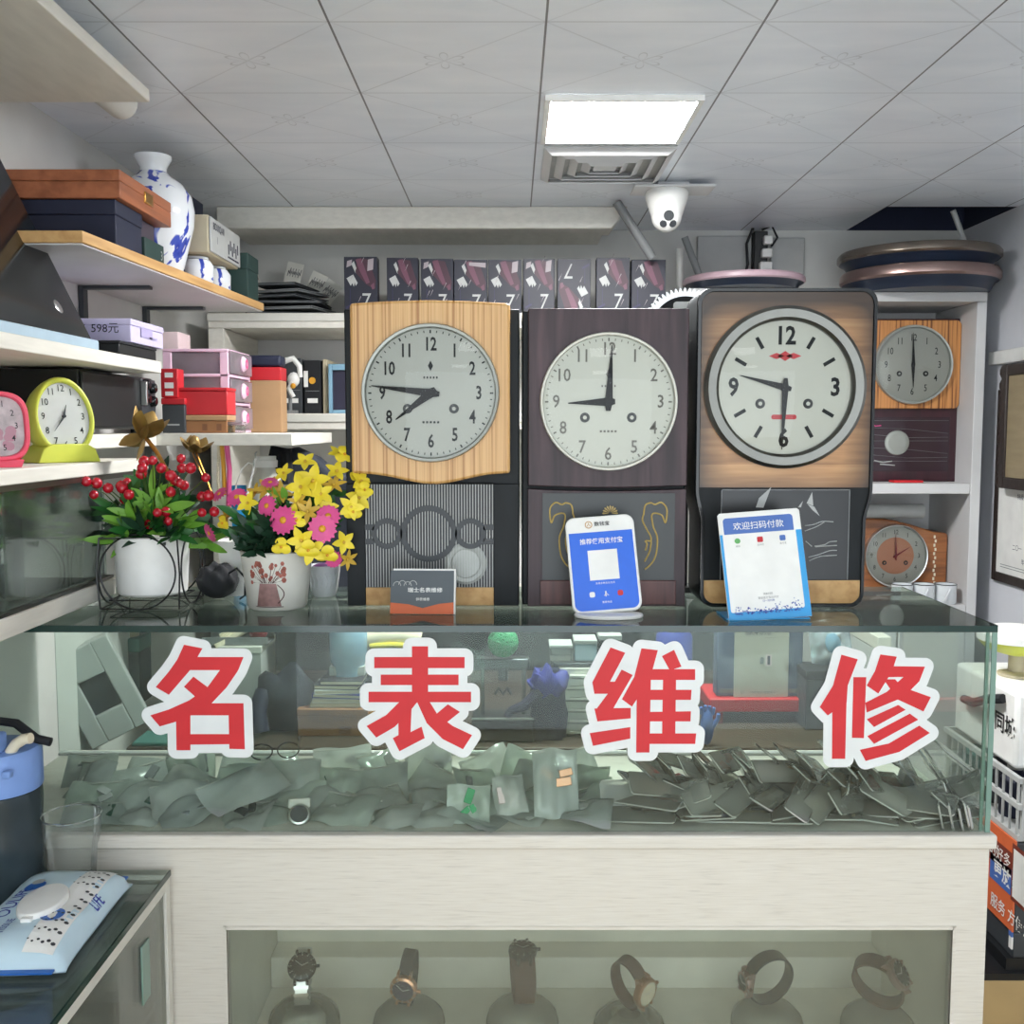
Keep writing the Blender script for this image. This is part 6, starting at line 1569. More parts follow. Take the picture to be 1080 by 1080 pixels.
M().prism([(-.02, 0), (.02, 0), (.03, .02), (-.03, .02)], -.01, .02, TR(0, 0, hh + .0006)).build('crest', 'carved', t)

# ------------------------------------------------------------------ rack of odds and ends at the right of the counter
RX0 = 1.12
ry1, ry0 = 2.62, 2.21
GZ = .235
t = thing('platform', 'tan wooden platform with a black front edge beside the counter', 'platform', (1.24, 2.43, 0))
M().box(-.30, .35, -.23, .23, 0, GZ - .016).build('block', 'floor_tan', t, bevel=.003)
M().box(-.302, .352, -.232, .23, GZ - .0155, GZ).build('edge', 'black', t)
t = thing('stand', 'black and white floor stand with an orange advertisement on its side', 'stand', (RX0 + .2, 2.3, GZ + .0006))
Tk = TR(-(RX0 + .2), -2.3, -GZ - .0006)
pz = lambda px, py: PX(px, py, RX0)
zt_ = pz(1052, 872).z; zb_ = pz(1052, 968).z
kp('body', 'dark_grey', (RX0 + .004, RX0 + .40, ry0, ry1, GZ + .03, zb_ - .002), (RX0 + .004, RX0 + .40, ry0, ry1, zb_ - .0015, zt_ - .003), parent=t, bevel=.003)
kp('base', 'black', (RX0 - .01, RX0 + .41, ry0, ry1 + .01, GZ + .0006, GZ + .0295), parent=t)
kp('poster', 'orange', (RX0, RX0 + .0035, ry0, ry1, zb_, zt_), parent=t)
mat('brick', (122, 54, 40), .6)
kp('lower_panel', 'white', (RX0, RX0 + .0035, ry0, pz(1064, 985).y, GZ + .05, zb_ - .012), parent=t)
kp('blue_stripe', 'band_blue', (RX0 - .001, RX0 + .003, ry0, pz(1064, 985).y, zb_ - .0115, zb_ - .0005), parent=t)
m = M(); T0 = TR(-.2 - .0008, 0, 0) @ RZ(-PI / 2) @ RX90        # text reads towards the viewer (-Y)
def ptxt(s, px, py, size, mi, bold=.01): 
    p = pz(px, py); m.use(mi).text(s, size, TR(0, p.y - 2.3, p.z - GZ) @ T0, bold)
def prect(px0, py0, w, h, mi, dz=0):
    p = pz(px0, py0); m.use(mi).flat([(-w / 2, -h / 2), (w / 2, -h / 2), (w / 2, h / 2), (-w / 2, h / 2)], dz, TR(0, p.y - 2.3, p.z - GZ) @ T0)
prect(1055, 902, .11, .055, 2, .0002); prect(1062, 927, .16, .06, 1, .0002)
m.T = TR(-.0006, 0, 0)
ptxt('的好多', 1055, 902, .034, 0); ptxt('更放心', 1062, 927, .042, 0, .02); ptxt('服务 方便您', 1066, 968, .036, 0)
prect(1078, 928, .09, .13, 2, .0); m.T = TR(-.0012, 0, 0); prect(1078, 928, .075, .11, 0, .0)
m.build('lettering', ['white', 'band_blue', 'brick'], t, smooth=0)
# paper bag and wire baskets standing on it
t = thing('wire_basket', 'grey plastic basket holding small bottles on the orange stand', 'basket', (RX0 + .2, 2.41, zt_ + .0005))
bh = pz(1060, 812).z - zt_
m = M()
for k in range(12): m.box(-.195, -.190, -.19 + k * .034, -.186 + k * .034, .012, bh)
m.box(-.196, -.188, -.20, .20, 0, .012).box(-.197, -.187, -.20, .20, bh * .5, bh * .5 + .012).box(-.197, -.187, -.20, .20, bh - .012, bh).box(.188, .196, -.20, .20, 0, bh).box(-.188, .188, .192, .20, 0, bh).box(-.188, .188, -.20, -.192, 0, bh).box(-.188, .188, -.192, .192, 0, .004)
m.build('basket', 'light_grey', t)
for k, (y, mt, lab) in enumerate([(2.56, 'teal', 'teal bottle in the grey basket, nearest the wall'), (2.46, 'dark_grey', 'dark grey bottle in the grey basket beside the teal one'), (2.36, 'navy', 'navy bottle in the grey basket'), (2.27, 'grey', 'grey bottle in the grey basket, nearest the front')]):
    b_ = thing('bottle', lab, 'bottle', (RX0 + .07, y, zt_ + .0055), group='bottles in the basket')
    M().lathe([(.0001, 0), (.034, 0), (.035, .01), (.035, bh * .6), (.016, bh * .74), (.016, bh * .78)], 20).build('body', mt, b_)
    M().lathe([(.019, bh * .785), (.019, bh * .92), (.0001, bh * .92)], 16).build('cap', 'light_grey', b_)
zq = zt_ + bh + .11
t = thing('paper_bag', 'white paper bag with black characters beside the glass case', 'bag', (RX0 + .19, 2.42, zt_ + bh + .0006))
z0b = pz(1060, 800).z - zt_; z1b = pz(1056, 728).z - zt_ - bh
M().box(-.17, .05, -.15, .17, 0, z1b).build('bag', 'white', t, bevel=.01)
m = M(); T = TR(-.1712, 0, 0) @ RZ(-PI / 2) @ RX90
p = PX(1060, 766, RX0 + .02)
m.text('同城', .05, TR(0, p.y - 2.42, p.z - zt_ - bh) @ T, .02)
m.build('lettering', 'black', t, smooth=0)
M().tube([(-.176, .10, z1b * .55), (-.19, .02, z1b * .62), (-.19, -.05, z1b * .78), (-.176, -.10, z1b * .86)], .011, 8).build('handle', 'soft_black', t)
t = thing('bowl', 'lime and white plastic bowl standing on the paper bag', 'bowl', (RX0 + .10, 2.44, zt_ + bh + z1b + .0012))
M().lathe([(.0001, 0), (.04, 0), (.042, .006), (.018, .012), (.018, .05), (.0001, .05)], 28).build('stem', 'sand', t)
M().lathe([(.02, .0505), (.07, .065), (.088, .085), (.09, .088), (.085, .088), (.0001, .07)], 36).build('shell', 'lime', t)
M().lathe([(.091, .0885), (.091, .105), (.06, .118), (.0001, .12)], 36).build('lid', 'white', t)
# ------------------------------------------------------------------ watch straps and bags heaped in the glass case
FZ = CB + .001
clear('sleeve', (250, 250, 247), .08, 1.6, haze=.30, hazecol=(252, 250, 242), k=1.2)
clear('sleeve_edge', (236, 238, 232), .1, 1.5, haze=.8, hazecol=(240, 240, 232))
STR = ['tan_leather', 'light_grey', 'sand', 'light_grey', 'offwhite', 'brown', 'cream', 'grey', 'dusty_rose', 'sand']
mat('dusty_rose', (196, 146, 138), .6)
def make_sleeve(matn):
    t = thing('strap_sleeve', 'watch strap in a clear plastic sleeve, in the heap on the case floor', 'watch strap', (0, 0, 0), 0, 'strap sleeves heaped in the glass case')
    L, W = .068, .023
    m = M().prism([(x, z) for x, z in rrect(2 * L, 2 * W, .006, 3)], -.0022, .0022, RX(-PI / 2))
    m.build('sleeve', 'sleeve', t)
    n = M()
    O = rrect(2 * L, 2 * W, .006, 4)
    n.tube([(x, y, 0) for x, y in O], .0019, 5, closed=True).build('rim', 'sleeve_edge', t)  # milky white tube draws the bright highlights along the sleeve edge
    M().box(-L * .86, L * .1, -W * .62, W * .62, -.0012, .0012).box(L * .14, L * .84, -W * .52, W * .52, -.0012, .0012).build('strap', matn, t)
    return t
rr = random.Random(31)
protos = {}
def put_sleeve(x, y, z, rx, ry, rz, mt=None):
    mt = mt or rr.choice(STR)
    if mt not in protos:
        protos[mt] = o = make_sleeve(mt); o.location = (x, y, z); o.rotation_euler = (rx, ry, rz)
    else: o = dup(protos[mt], (x, y, z), (rx, ry, rz))
    return o
xl_, xr_ = PY(655, 860, 1.84).x, PY(1030, 860, 1.84).x
for i in range(22):          # lowest: flat, edges to the front
    u = (i % 11) / 10; row = i // 11
    put_sleeve(xl_ + .05 + (xr_ - xl_ - .10) * u + rr.uniform(-.02, .02), 1.835 + row * .07 + rr.uniform(-.01, .01), FZ + .006 + rr.uniform(0, .012), rad(rr.uniform(4, 16)), rad(rr.uniform(-7, 7)), rad(rr.uniform(-22, 22)))
for i in range(22):          # leaning on one another
    u = (i % 11) / 10; row = i // 11
    put_sleeve(xl_ + .05 + (xr_ - xl_ - .10) * u + rr.uniform(-.02, .02), 1.845 + row * .07 + rr.uniform(-.01, .01), FZ + .030 + rr.uniform(0, .014), rad(rr.uniform(15, 48)), rad(rr.uniform(-28, 28)), rad(rr.choice([25, -25, 50, 60]) + rr.uniform(-14, 14)))
for i in range(20):          # on top, tilted up towards the back
    u = (i % 10) / 9; row = i // 10
    put_sleeve(xl_ + .05 + (xr_ - xl_ - .10) * u + rr.uniform(-.02, .02), 1.88 + row * .06 + rr.uniform(-.01, .01), FZ + .060 + rr.uniform(0, .02) + .008 * row, rad(rr.uniform(25, 50)), rad(rr.uniform(8, 42)), rad(rr.uniform(30, 72)))
for (px, py, tilt, roll, yaw, mt) in [(790, 822, 42, 38, 62, 'light_grey'), (742, 828, 50, 50, 75, 'leather'), (700, 830, 40, 10, 15, 'tan_leather'), (855, 818, 38, 40, 62, 'grey'), (900, 830, 46, 40, 70, 'grey'), (935, 828, 40, 15, 40, 'dark_red'), (985, 812, 44, 36, 50, 'light_grey'), (1010, 800, 30, 30, 40, 'grey'), (960, 845, 50, -20, -20, 'dark_grey'), (672, 838, 62, 0, 4, 'gunmetal'), (880, 848, 55, -50, -70, 'cream'), (1005, 840, 40, -35, -35, 'offwhite')]:
    c = PY(px, py, 1.86)
    put_sleeve(c.x, 1.865 + rr.uniform(0, .02), c.z, rad(tilt), rad(roll), rad(yaw), mt)
# upright row at the end
for k in range(5):
    c = PY(1000 + 7 * k, 860, 1.815); put_sleeve(min(c.x, CXR - .03), 1.825 + .02, FZ + .024, rad(78), rad(rr.uniform(-8, 8)), rad(66 + 5 * k), rr.choice(STR))

def bag_mesh(seed, w, h, puff, matn, t):
    q = random.Random(seed); ph = [q.uniform(0, 6.28) for _ in range(6)]
    nu, nv = 16, 12; m = M()
    for side in (0, 1):
        for j in range(nv + 1):
            for i in range(nu + 1):
                u, v = -1 + 2 * i / nu, -1 + 2 * j / nv
                e = (1 - u * u) ** .5 * (1 - v * v) ** .5 if abs(u) < 1 and abs(v) < 1 else 0
                wr = .16 * math.sin(5 * u + 3 * v + ph[0]) + .13 * math.sin(8 * v - 4 * u + ph[1]) + .1 * math.sin(11 * u + ph[2])
                z = (1 if side else -1) * puff * e * (.7 + wr) + .010 * math.sin(2.2 * u + ph[3]) * math.cos(1.7 * v + ph[4])
                m.v.append(V((u * w, v * h * (1 + .05 * math.sin(4 * u + ph[5])), z)))
        b = side * (nu + 1) * (nv + 1)
        for j in range(nv):
            for i in range(nu):
                a = b + j * (nu + 1) + i; f = (a, a + 1, a + nu + 2, a + nu + 1)
                m.f.append(f if side else f[::-1]); m.mi.append(0)
    return m.build('pouch', matn, t, smooth=50)
clear('bag_green', (230, 242, 232), .14, 1.6, haze=.58, hazecol=(240, 250, 240))
clear('bag_grey', (230, 236, 232), .14, 1.6, haze=.56, hazecol=(238, 245, 240))
def zip_bag(px, py, Y, w, h, rx, ry, rz, seed, label, cont='dark_grey', mt='bag_plastic', group='clear plastic bags heaped in the glass case'):
    c = PY(px, py, Y)
    t = thing('plastic_bag', label, 'bag', (c.x, Y, c.z), rad(rz), group, rad(rx), rad(ry))
    bag_mesh(seed, w, h, .010, mt, t)
    q = random.Random(seed + 90); m = M()
    for k in range(3):
        x, y, r_ = q.uniform(-w * .6, w * .6), q.uniform(-h * .6, h * .5), q.uniform(.007, .016)
        m.cbox((0, 0, 0), (r_ * 2.4, r_ * 1.3, .005), TR(x, y, .001 * k) @ RZ(q.uniform(0, 3)))
    m.build('contents', cont, t, bevel=.001)
    M().box(-w * .97, w * .97, h * .88, h * .94, -.0012, .0012).build('zip_strip', 'sleeve_edge', t)
PLAIN = 'clear bag of small parts in the heap of bags on the case floor'
rr = random.Random(77); sd = 100
for row, (py0, Yr, tilt) in enumerate([(860, 1.83, 12), (845, 1.88, 30), (828, 1.95, 42), (815, 2.03, 50)]):
    n = 11
    for k in range(n):
        px = 70 + (640 - 70) * (k + .5) / n + rr.uniform(-10, 10)
        sd += 1
        zip_bag(px, py0 + rr.uniform(-5, 5), Yr + rr.uniform(-.015, .02), rr.uniform(.045, .06), rr.uniform(.036, .048), tilt + rr.uniform(-12, 12), rr.uniform(-14, 14), rr.uniform(-40, 40), sd, PLAIN, rr.choice(['dark_grey', 'rubber_green', 'light_grey', 'silver', 'light_grey', 'grey']), rr.choice(['bag_plastic', 'bag_green', 'bag_grey']))
zip_bag(586, 826, 1.85, .042, .062, 66, 0, 4, 7, 'clear bag holding a gold and a red watch link, upright before the heap', 'rose_gold', 'bag_grey')
zip_bag(494, 848, 1.825, .040, .034, 74, 0, -4, 9, 'square pale green bag standing at the front of the heap', 'green', 'bag_green')
zip_bag(538, 838, 1.84, .030, .036, 55, 0, 18, 12, 'small bag with a crumpled pink tag between the green and gold bags', 'cream_pink', 'bag_plastic')
c = PY(232, 835, 1.86)
zip_bag(258, 830, 1.85, .085, .038, 30, -4, 52, 15, 'long grey envelope lying aslant under the character 名', 'grey', 'bag_grey')
# a loose watch head and spectacles
c = PY(316, 846, 1.83)
t = thing('loose_watch', 'loose steel watch head with a white strap end, lying before the bags', 'watch', (c.x, 1.825, FZ + .012), rad(10), rx=rad(50))
M().lathe([(.0001, -.004), (.019, -.004), (.021, 0), (.019, .006), (.016, .007)], 28).build('watch_case', 'silver', t)
M().disc(.016, .0065, 24).build('dial', 'dark_grey', t)
M().box(-.020, .020, .014, .032, -.003, .002).build('strap', 'offwhite', t, bevel=.003)
c = PY(290, 792, 2.0)
t = thing('spectacles', 'pair of thin-rimmed spectacles lying on the bags', 'spectacles', (c.x, 2.0, c.z), rad(14))
m = M()
for s in (-1, 1): m.tube([(s * .026 + .021 * math.cos(2 * PI * k / 24), 0, .016 * math.sin(2 * PI * k / 24)) for k in range(24)], .0014, 6, closed=True)
m.tube([(-.006, 0, .004), (0, -.002, .007), (.006, 0, .004)], .0012, 6)
m.build('frame', 'black', t)
m = M()
for s in (-1, 1): m.tube([(s * .047, 0, .004), (s * .05, .03, .003), (s * .052, .11, -.006), (s * .05, .13, -.02)], .0013, 6)
m.build('temple', 'black', t)
m = M()
for s in (-1, 1): m.disc(.020, 0, 20, TR(s * .026, 0, 0) @ RX90, .0155)
m.build('lens', 'clean_glass', t)

# ------------------------------------------------------------------ work table behind the case and what is on it
DZ = .70
t = thing('work_table', 'dark work table behind the glass case covered with tools and boxes', 'table', (-.05, 2.72, 0))
M().box(-.86, .94, -.36, .42, DZ - .03, DZ).build('tabletop', 'desk_wood', t, bevel=.003)
for sx_ in (-.82, .90):
    for sy_ in (-.32, .38): M().box(sx_ - .025, sx_ + .025, sy_ - .025, sy_ + .025, 0, DZ - .0305).build('leg', 'dark_grey', t)
# dark screen behind, its colour painting the gloom under the shelves
t = thing('backdrop', 'dark grey curtain standing in for gloom below the back shelf behind the work table', 'backdrop', (-.15, 3.21, .02))
m = M(); n = 60
vs = [(-.78 + 1.62 * i / n, .012 * math.sin(i * .9), z) for z in (0.0, .84) for i in range(n + 1)] + [(-.78 + 1.62 * i / n, .012 * math.sin(i * .9) + .004, z) for z in (0.0, .84) for i in range(n + 1)]
k = n + 1
m.add(vs, [(i, i + 1, k + i + 1, k + i) for i in range(n)] + [(2 * k + i, 3 * k + i, 3 * k + i + 1, 2 * k + i + 1) for i in range(n)])
m.build('cloth', 'backdrop_grey', t) if mat('backdrop_grey', (46, 52, 52), .85) else 0
M().cyl((-.79, 0, .845), (.85, 0, .845), .008).build('rod', 'grey', t)
TZ_ = DZ + .0006
def at(px, py, Y): p = PY(px, py, Y); return p.x, p.z
# white tilted light box with dark opening
x, z = at(138, 745, 2.50)
t = thing('light_box', 'white boxy frame with a dark square window, tilted on its corner', 'frame', (x, 2.44, TZ_ + .006), rad(20), ry=rad(-24))
a = .075
M().box(-a, -a * .45, 0, .05, 0, .24).box(a * .45, a, 0, .05, 0, .24).box(-a * .4499, a * .4499, 0, .05, 0, .07).box(-a * .4499, a * .4499, 0, .05, .16, .24).build('frame', 'light_grey', t, bevel=.003)
M().box(-a * .449, a * .449, .012, .02, .0702, .1598).build('window', 'dark_grey', t)
M().box(-a * .9, a * .9, .0505, .056, .01, .23).build('back', 'grey', t)
x, z = at(60, 750, 2.48)
t = thing('desk_lamp', 'black desk lamp head with arm, in the dark end of the case view', 'lamp', (x - .03, 2.68, TZ_))
M().lathe([(.06, 0), (.06, .012), (.012, .02), (.0001, .02)], 28).build('base', 'black', t)
M().tube([(0, 0, .02), (.02, 0, .12), (-.03, 0, .22)], .008, 8).build('arm', 'soft_black', t)
M().lathe([(.020, .08), (.03, .05), (.07, -.04), (.066, -.04), (.02, .05), (.0001, .075)], 28, TR(-.05, 0, .21) @ RY(rad(20))).build('shade', 'soft_black', t)
x, z = at(98, 705, 2.55)
t = thing('tin', 'short pale round tin on a green block', 'tin', (x, 2.78, TZ_ + .1825))
M().lathe([(.0001, 0), (.036, 0), (.036, .022), (.0001, .022)], 28).build('body', 'sand', t)
M().lathe([(.038, .0224), (.038, .034), (.0001, .036)], 28).build('lid', 'offwhite', t)
bx('block', 'dark green block under the pale round tin', 'block', x - .05, x + .05, 2.735, 2.825, TZ_, TZ_ + .181, 'dark_green', 'teal', .2)
o = M().box(-.90, -.68, 2.37, 2.47, TZ_, TZ_ + .006).box(-.899, -.681, 2.371, 2.469, TZ_ + .0062, TZ_ + .008).build('mat', 'teal', bevel=.001); tag(o, 'teal cutting mat at the end of the work table', 'mat')
# pale cabinet piece and card holder with cream sticks
x0, x1, z0, z1 = rect(232, 772, 276, 682, 2.62)
bx('filing_box', 'pale grey upright filing box behind the character 名', 'box', x0, x1, 2.62, 2.78, TZ_, z1, 'light_grey', 'offwhite', .1)
x0, x1, z0, z1 = rect(205, 680, 278, 652, 2.58)
t = thing('stick_tray', 'tray of cream wooden sticks and a red ball on the filing box', 'tray', ((x0 + x1) / 2, 2.66, rect(232, 772, 276, 682, 2.62)[3] + .002))
M().box(-.085, .085, -.03, .05, 0, .004).box(-.085, .085, -.03, -.027, .0042, .02).box(-.085, .085, .047, .05, .0042, .02).build('tray', 'grey', t)
for k in range(6): M().box(-.05, .03, -.006, .006, -.006, .006, TR(-.01 + .004 * k, -.015 + .011 * k, .020 + .011 * (k % 3)) @ RZ(.5 - .1 * k) @ RY(-.5)).build('stick', 'cream', t, bevel=.001)
M().ball((.055, 0, .03), .025, 14).build('ball', 'dark_red', t)
# swivel chair with a dark jacket
x, z = at(297, 740, 2.46)
t = thing('jacket', 'dark navy jacket heaped at the table edge beside the carton', 'jacket', (x, 2.52, TZ_))
m = M().ball((0, 0, .07), .085, 20, sx=.95, sy=.7, sz=1.0)
for v in m.v: v.x *= 1 + .12 * math.sin(v.z * 60); v.z = max(0, v.z * (1 + .1 * math.sin(v.x * 70 + v.y * 40)))
m.build('cloth', 'bag_navy', t)
M().tube([(-.05, -.03, .10), (-.06, -.06, .06), (-.05, -.07, .01)], .022, 10).build('sleeve', 'navy', t)
# cartons with books and a blue tub on top
x0, x1, z0, z1 = rect(314, 790, 388, 748, 2.45)
cz_ = z1
bx('carton', 'brown carton on the work table carrying the stack of books', 'box', x0, x1, 2.45, 2.58, TZ_, z1, 'brown_box', 'brown_box', .25, prints=[('瑞士', .03, 'f', -.03, .045, 'brown'), ('ROTH', .022, 'f', .03, .045, 'brown'), ((.03, .02), 0, 'f', .03, .015, 'brown')])
x0, x1, z0, z1 = rect(389, 790, 470, 762, 2.47)
bx('carton', 'low brown carton behind the character 表 with a brass ornament', 'box', x0, x1, 2.47, 2.60, TZ_, z1, 'brown_box', 'cardboard', .3, prints=[((.03, .02), 0, 'f', .02, .02, 'brown')])
t = thing('brass_figure', 'shiny brass reclining figure lying on the low brown carton', 'figurine', (PY(392, 775, 2.46).x + .02, 2.50, z1 + .0015))
M().tube([(-.06, 0, .05), (-.055, 0, .022), (-.03, 0, .014), (.02, 0, .014), (.06, 0, .016)], .013, 12, r1=.009).ball((-.06, 0, .060), .014, 12).tube([(.02, .0, .02), (.045, 0, .034), (.07, 0, .016)], .006, 8).build('body', 'brass', t)
x0, x1, z0, z1 = rect(330, 748, 386, 716, 2.47)
h = (z1 - cz_ - .004) / 6; z = cz_ + .0012; rr = random.Random(3)
for k, mt in enumerate(['sand', 'offwhite', 'deep_blue', 'white', 'dark_grey', 'soft_black']):
    w = (x1 - x0) / 2 * (1.05 - .05 * k)
    t = thing('book', ['beige book at the bottom of the stack on the carton', 'off-white book, second from the bottom of the stack', 'blue book in the middle of the stack', 'white book above the blue one', 'grey notebook near the top of the stack', 'black notebook on top of the stack under the tub'][k], 'book', ((x0 + x1) / 2 + rr.uniform(-.006, .006), 2.52, z), rad(rr.uniform(-8, 8)), 'books stacked on the carton')
    M().box(-w, w, -.06, .06, 0, .0015).box(-w, w, -.06, .06, h - .0022, h - .0007).box(-w, -w + .002, -.06, .06, .0016, h - .0023).build('cover', mt, t)
    M().box(-w + .0022, w - .003, -.058, .058, .0017, h - .0024).build('pages', 'cream', t); z += h
x0, x1, z0, z1 = rect(345, 716, 386, 664, 2.50)
t = thing('plastic_tub', 'pale blue crinkled plastic tub on the stacked books', 'tub', ((x0 + x1) / 2, 2.53, z + .001))
w = (x1 - x0) / 2; h = z1 - z
M().lathe([(.0001, 0), (w * .8, 0), (w * .85, h * .25), (w * .95, h * .3), (w, h * .9), (w * .9, h), (.0001, h)], 24).build('tub', 'tub_blue', t) if mat('tub_blue', (128, 164, 186), .2, noise=(22, .25, (1, 1, 1))) else 0
M().box(-w * .9, w * .9, -w * .6, w * .6, h * .02, h * .2).build('label_band', 'light_grey', t)
x0, x1, z0, z1 = rect(385, 690, 442, 664, 2.60)
t = thing('cloth_roll', 'pale yellow cloth roll lying above the character 表', 'roll', ((x0 + x1) / 2, 2.64, PY(410, 683, 2.6).z))
M().tube([(-.07, 0, .012), (-.03, 0, .02), (.03, 0, .022), (.07, 0, .012)], .022, 14).build('roll', 'cream', t); M().tube([(-.06, -.018, .0), (0, -.024, .004), (.06, -.018, .0)], .007, 8).build('fold', 'yellow', t)
bx('rack', 'dark rack holding up the pale yellow roll', 'rack', (x0 + x1) / 2 - .09, (x0 + x1) / 2 + .09, 2.605, 2.70, TZ_, PY(410, 683, 2.6).z - .013, 'soft_black', 'dark_grey', .06)
# staking press with two columns and the green twine ball
x0, x1, z0, z1 = rect(503, 792, 558, 694, 2.42)
t = thing('bench_press', 'black bench press with two steel columns under the green twine', 'press', ((x0 + x1) / 2, 2.45, TZ_))
w = (x1 - x0) / 2; h = z1 - TZ_
M().box(-w - .012, w + .012, -.05, .05, 0, .055).build('base', 'black', t, bevel=.004)
M().box(-w - .012, w + .012, -.052, -.044, .0553, .059).build('front_edge', 'silver', t)
for s in (-1, 1): M().cyl((s * w * .8, 0, .056), (s * w * .8, 0, h - .0305), .005, n=12).build('column', 'brushed', t)
M().box(-w, w, -.02, .02, h - .03, h - .005).build('crosshead', 'gunmetal', t, bevel=.004)
M().cyl((0, 0, h - .06), (0, 0, h - .031), .012).tube([(-.02, -.02, .11), (-.01, -.02, .125), (0, -.02, .11), (.01, -.02, .125), (.02, -.02, .11)], .004, 6).build('spindle', 'dark_grey', t)
t = thing('twine_ball', 'green ball of twine on the bench press', 'twine', ((x0 + x1) / 2, 2.45, TZ_ + h - .0045))
m = M()
for k in range(22):
    a = k * 2.4; b = k * 1.1; T = TR(0, 0, .037) @ RZ(a) @ RX(b)
    m.tube([T @ V((.034 * math.cos(2 * PI * j / 20), .034 * math.sin(2 * PI * j / 20), 0)) for j in range(20)], .004, 5, closed=True)
m.ball((0, 0, .037), .033, 12).build('twine', 'green', t)
x, z = at(563, 745, 2.40)
t = thing('cloth', 'crumpled blue cloth hanging over a dark drape beside the press', 'cloth', (x + .035, 2.44, TZ_))
m = M().lathe([(.044, 0), (.042, .06), (.038, .12), (.03, .17), (.0001, .175)], 24)
for v in m.v: a_ = math.atan2(v.y, v.x); f = 1 + .18 * math.sin(5 * a_ + v.z * 30); v.x *= f; v.y *= f * .6
m.build('drape', 'navy', t)
m = M().ball((0, -.012, .14), .045, 18, sx=1.1, sy=.6, sz=.8)
for v in m.v: v *= 1 + .07 * math.sin(v.x * 170 + v.z * 120)
m.build('blue_cloth', 'cloth_blue', t) if mat('cloth_blue', (52, 56, 142), .7, noise=(40, .35, (1, 1, 1))) else 0
M().tube([(-.02, -.02, .12), (-.06, -.03, .085), (-.09, -.03, .075), (-.10, -.03, .06)], .016, 8, r1=.008).build('mesh_sleeve', 'ink', t)
# parts drawers
x0, x1, z0, z1 = rect(584, 788, 626, 700, 2.44)
t = thing('parts_cabinet', 'grey parts cabinet with white drawers behind the character 维', 'cabinet', ((x0 + x1) / 2 + .03, 2.5, TZ_))
w, h = (x1 - x0) / 2 + .03, z1 - TZ_
M().box(-w, w, -.055, .12, 0, .006).box(-w, w, -.055, .12, h - .006, h).box(-w, -w + .012, -.055, .12, .0062, h - .0062).box(w - .012, w, -.055, .12, .0062, h - .0062).box(-w + .0122, w - .0122, .11, .12, .0062, h - .0062).build('frame', 'gunmetal', t, bevel=.001)
for k in range(6):
    z0, z1 = .008 + (h - .016) * k / 6, .008 + (h - .016) * (k + 1) / 6 - .003
    d = M().box(-w + .014, w - .014, -.057, .10, z0, z1).build('drawer', 'offwhite', t, bevel=.002)
    M().box(-w * .5, w * .5, -.066, -.0575, z0 + .003, z0 + .008).build('handle', 'offwhite', d)
bz = TZ_ + h + .0012
for k, (dx, mt, lab) in enumerate([(-.06, 'clear_plastic', 'small clear case on the grey parts cabinet, first of three'), (.0, 'pale_blue', 'pale blue case on the grey parts cabinet, middle of three'), (.06, 'clear_plastic', 'small clear case on the grey parts cabinet, last of three')]):
    x = (x0 + x1) / 2 + .03 + dx
    bx('small_case', lab, 'case', x - .027, x + .027, 2.46, 2.53, bz, bz + .04 + .012 * k, mt, 'light_grey', .2, group='small cases on the parts cabinet')
# blue canister
x, z = at(712, 700, 2.5)
t = thing('canister', 'tall deep blue canister behind the character 维', 'canister', (x, 2.52, TZ_))
h = PY(712, 662, 2.52).z - TZ_
M().lathe([(.0001, 0), (.046, 0), (.047, .004), (.045, h - .02), (.034, h - .004)], 32).build('body', 'deep_blue', t)
M().lathe([(.036, h - .0036), (.036, h + .012), (.0001, h + .014)], 28).build('cap', 'navy', t)
# red stool carrying the grey-blue folder with a pale price notice
x0, x1, z0, z1 = rect(748, 790, 862, 737, 2.56)
t = thing('stool', 'red plastic stool top with dark legs behind the case', 'stool', ((x0 + x1) / 2, 2.62, TZ_))
w, h = (x1 - x0) / 2, z1 - TZ_
M().box(-w, w, -.06, .10, h - .035, h).build('seat', 'red', t, bevel=.004)
for sx_ in (-1, 1):
    for sy_ in (-.05, .09): M().box(sx_ * (w - .02) - .014, sx_ * (w - .02) + .014, sy_ - .012, sy_ + .012, 0, h - .0353).build('leg', 'dark_red', t)
M().box(-w + .04, w - .04, .02, .03, .012, h - .036).build('inner_panel', 'soft_black', t)
sx0_, sx1_, sz0_, sz1_ = rect(757, 737, 848, 655, 2.57)
t = thing('box_file', 'grey-blue box file standing on the red stool', 'file', ((sx0_ + sx1_) / 2, 2.60, TZ_ + h + .001))
w2, h2 = (sx1_ - sx0_) / 2, sz1_ - TZ_ - h
M().box(-w2, w2, -.02, .03, 0, h2).build('cover', 'file_blue', t, bevel=.003) if mat('file_blue', (92, 106, 132), .5) else 0
M().box(-w2 + .008, w2 - .008, -.0212, -.0203, .01, .02).build('spine_band', 'grey', t)
x0, x1, z0, z1 = rect(776, 735, 834, 664, 2.555)
t = thing('notice', 'pale notice card marked 010 leaning on the box file', 'notice', ((x0 + x1) / 2, 2.574, TZ_ + h + .001), rad(1))
w3, h3 = (x1 - x0) / 2, z1 - TZ_ - h - .001
M().box(-w3, w3, 0, .003, 0, h3).build('card', 'sand_pale', t) if mat('sand_pale', (196, 192, 178), .6) else 0
m = M(); T = TR(0, -.0008, 0) @ RX90
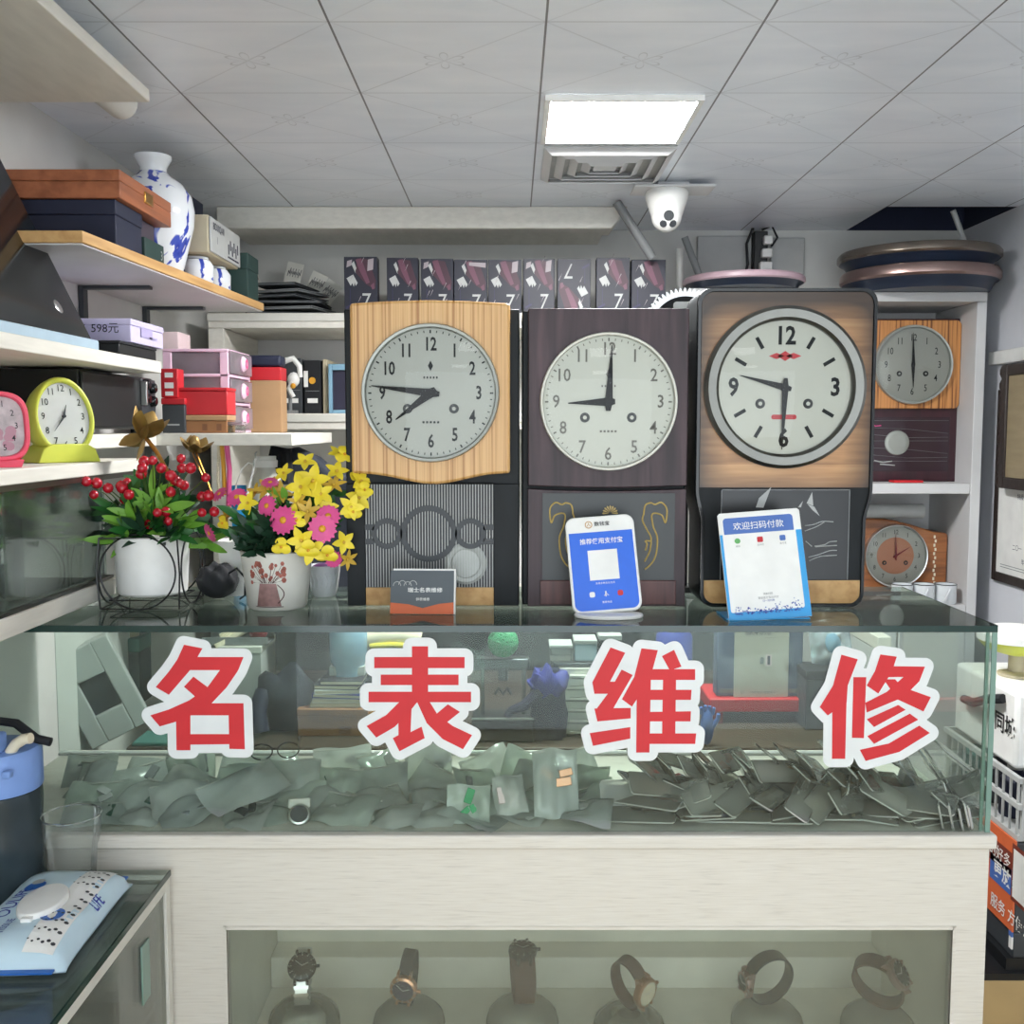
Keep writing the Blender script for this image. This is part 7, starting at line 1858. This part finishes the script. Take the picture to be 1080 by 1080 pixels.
m.text('BK4.010.', .019, T @ TR(-.008, h3 - .012, 0), .004).text('·······', .018, T @ TR(.02, h3 - .026, 0), .004).use(1).flat([(-.004, h3 * .48), (.006, h3 * .48), (.006, h3 * .58), (-.004, h3 * .58)], 0, T)
m.use(2).flat([(.010, h3 * .45), (.026, h3 * .45), (.026, h3 * .62), (.010, h3 * .62)], 0, T).use(0).flat([(.015, h3 * .47), (.022, h3 * .47), (.022, h3 * .60), (.015, h3 * .60)], .0003, T)
m.use(1).text('钟表电池 更换表带', .008, T @ TR(.006, .012, 0)).text('店', .012, T @ TR(-.048, .012, 0))
m.build('lettering', ['ink', 'grey', 'cream_pink'], t, smooth=0)
# silver bag with a clear window; blue glove
x, z = at(880, 720, 2.50)
t = thing('foil_bag', 'crumpled silver and white bag behind the character 修', 'bag', (x, 2.54, TZ_ + .215), rad(8), rx=rad(80))
bag_mesh(500, .055, .055, .022, 'foil', t) if mat('foil', (196, 204, 210), .25, metal=.6, noise=(26, .3, (1, 1, 1)), bump=.4) else 0
M().lathe([(.0001, .024), (.018, .022), (.026, .016)], 18, MX.Diagonal((.8, 1.1, 1, 1))).build('window', 'tub_blue', t)
bx('rack', 'dark stand under the silver bag', 'rack', x - .07, x + .06, 2.50, 2.60, TZ_, TZ_ + .150, 'dark_grey', 'soft_black', .15)
x, z = at(747, 790, 2.36)
t = thing('glove', 'blue rubber glove standing up behind the strap sleeves', 'glove', (x, 2.38, TZ_))
m = M().ball((0, 0, .045), .03, 14, sx=.55, sy=.45, sz=1.5)
for k, dx in enumerate((-.012, -.004, .004, .012)): m.tube([(dx, 0, .075), (dx * 1.3, -.004, .098 - .004 * abs(k - 1.4))], .0055, 8, r1=.004)
m.tube([(.012, -.004, .045), (.024, -.008, .066), (.025, -.010, .078)], .006, 8, r1=.0045)
m.build('glove', 'band_blue', t)
# screen of white board closing the right end behind the case
o = bx('white_chest', 'tall white chest behind the end of the glass case', 'chest', PY(925, 800, 2.7).x, 1.02, 2.72, 3.0, .0, PY(980, 672, 2.72).z, 'board_grey', 'board', .04)
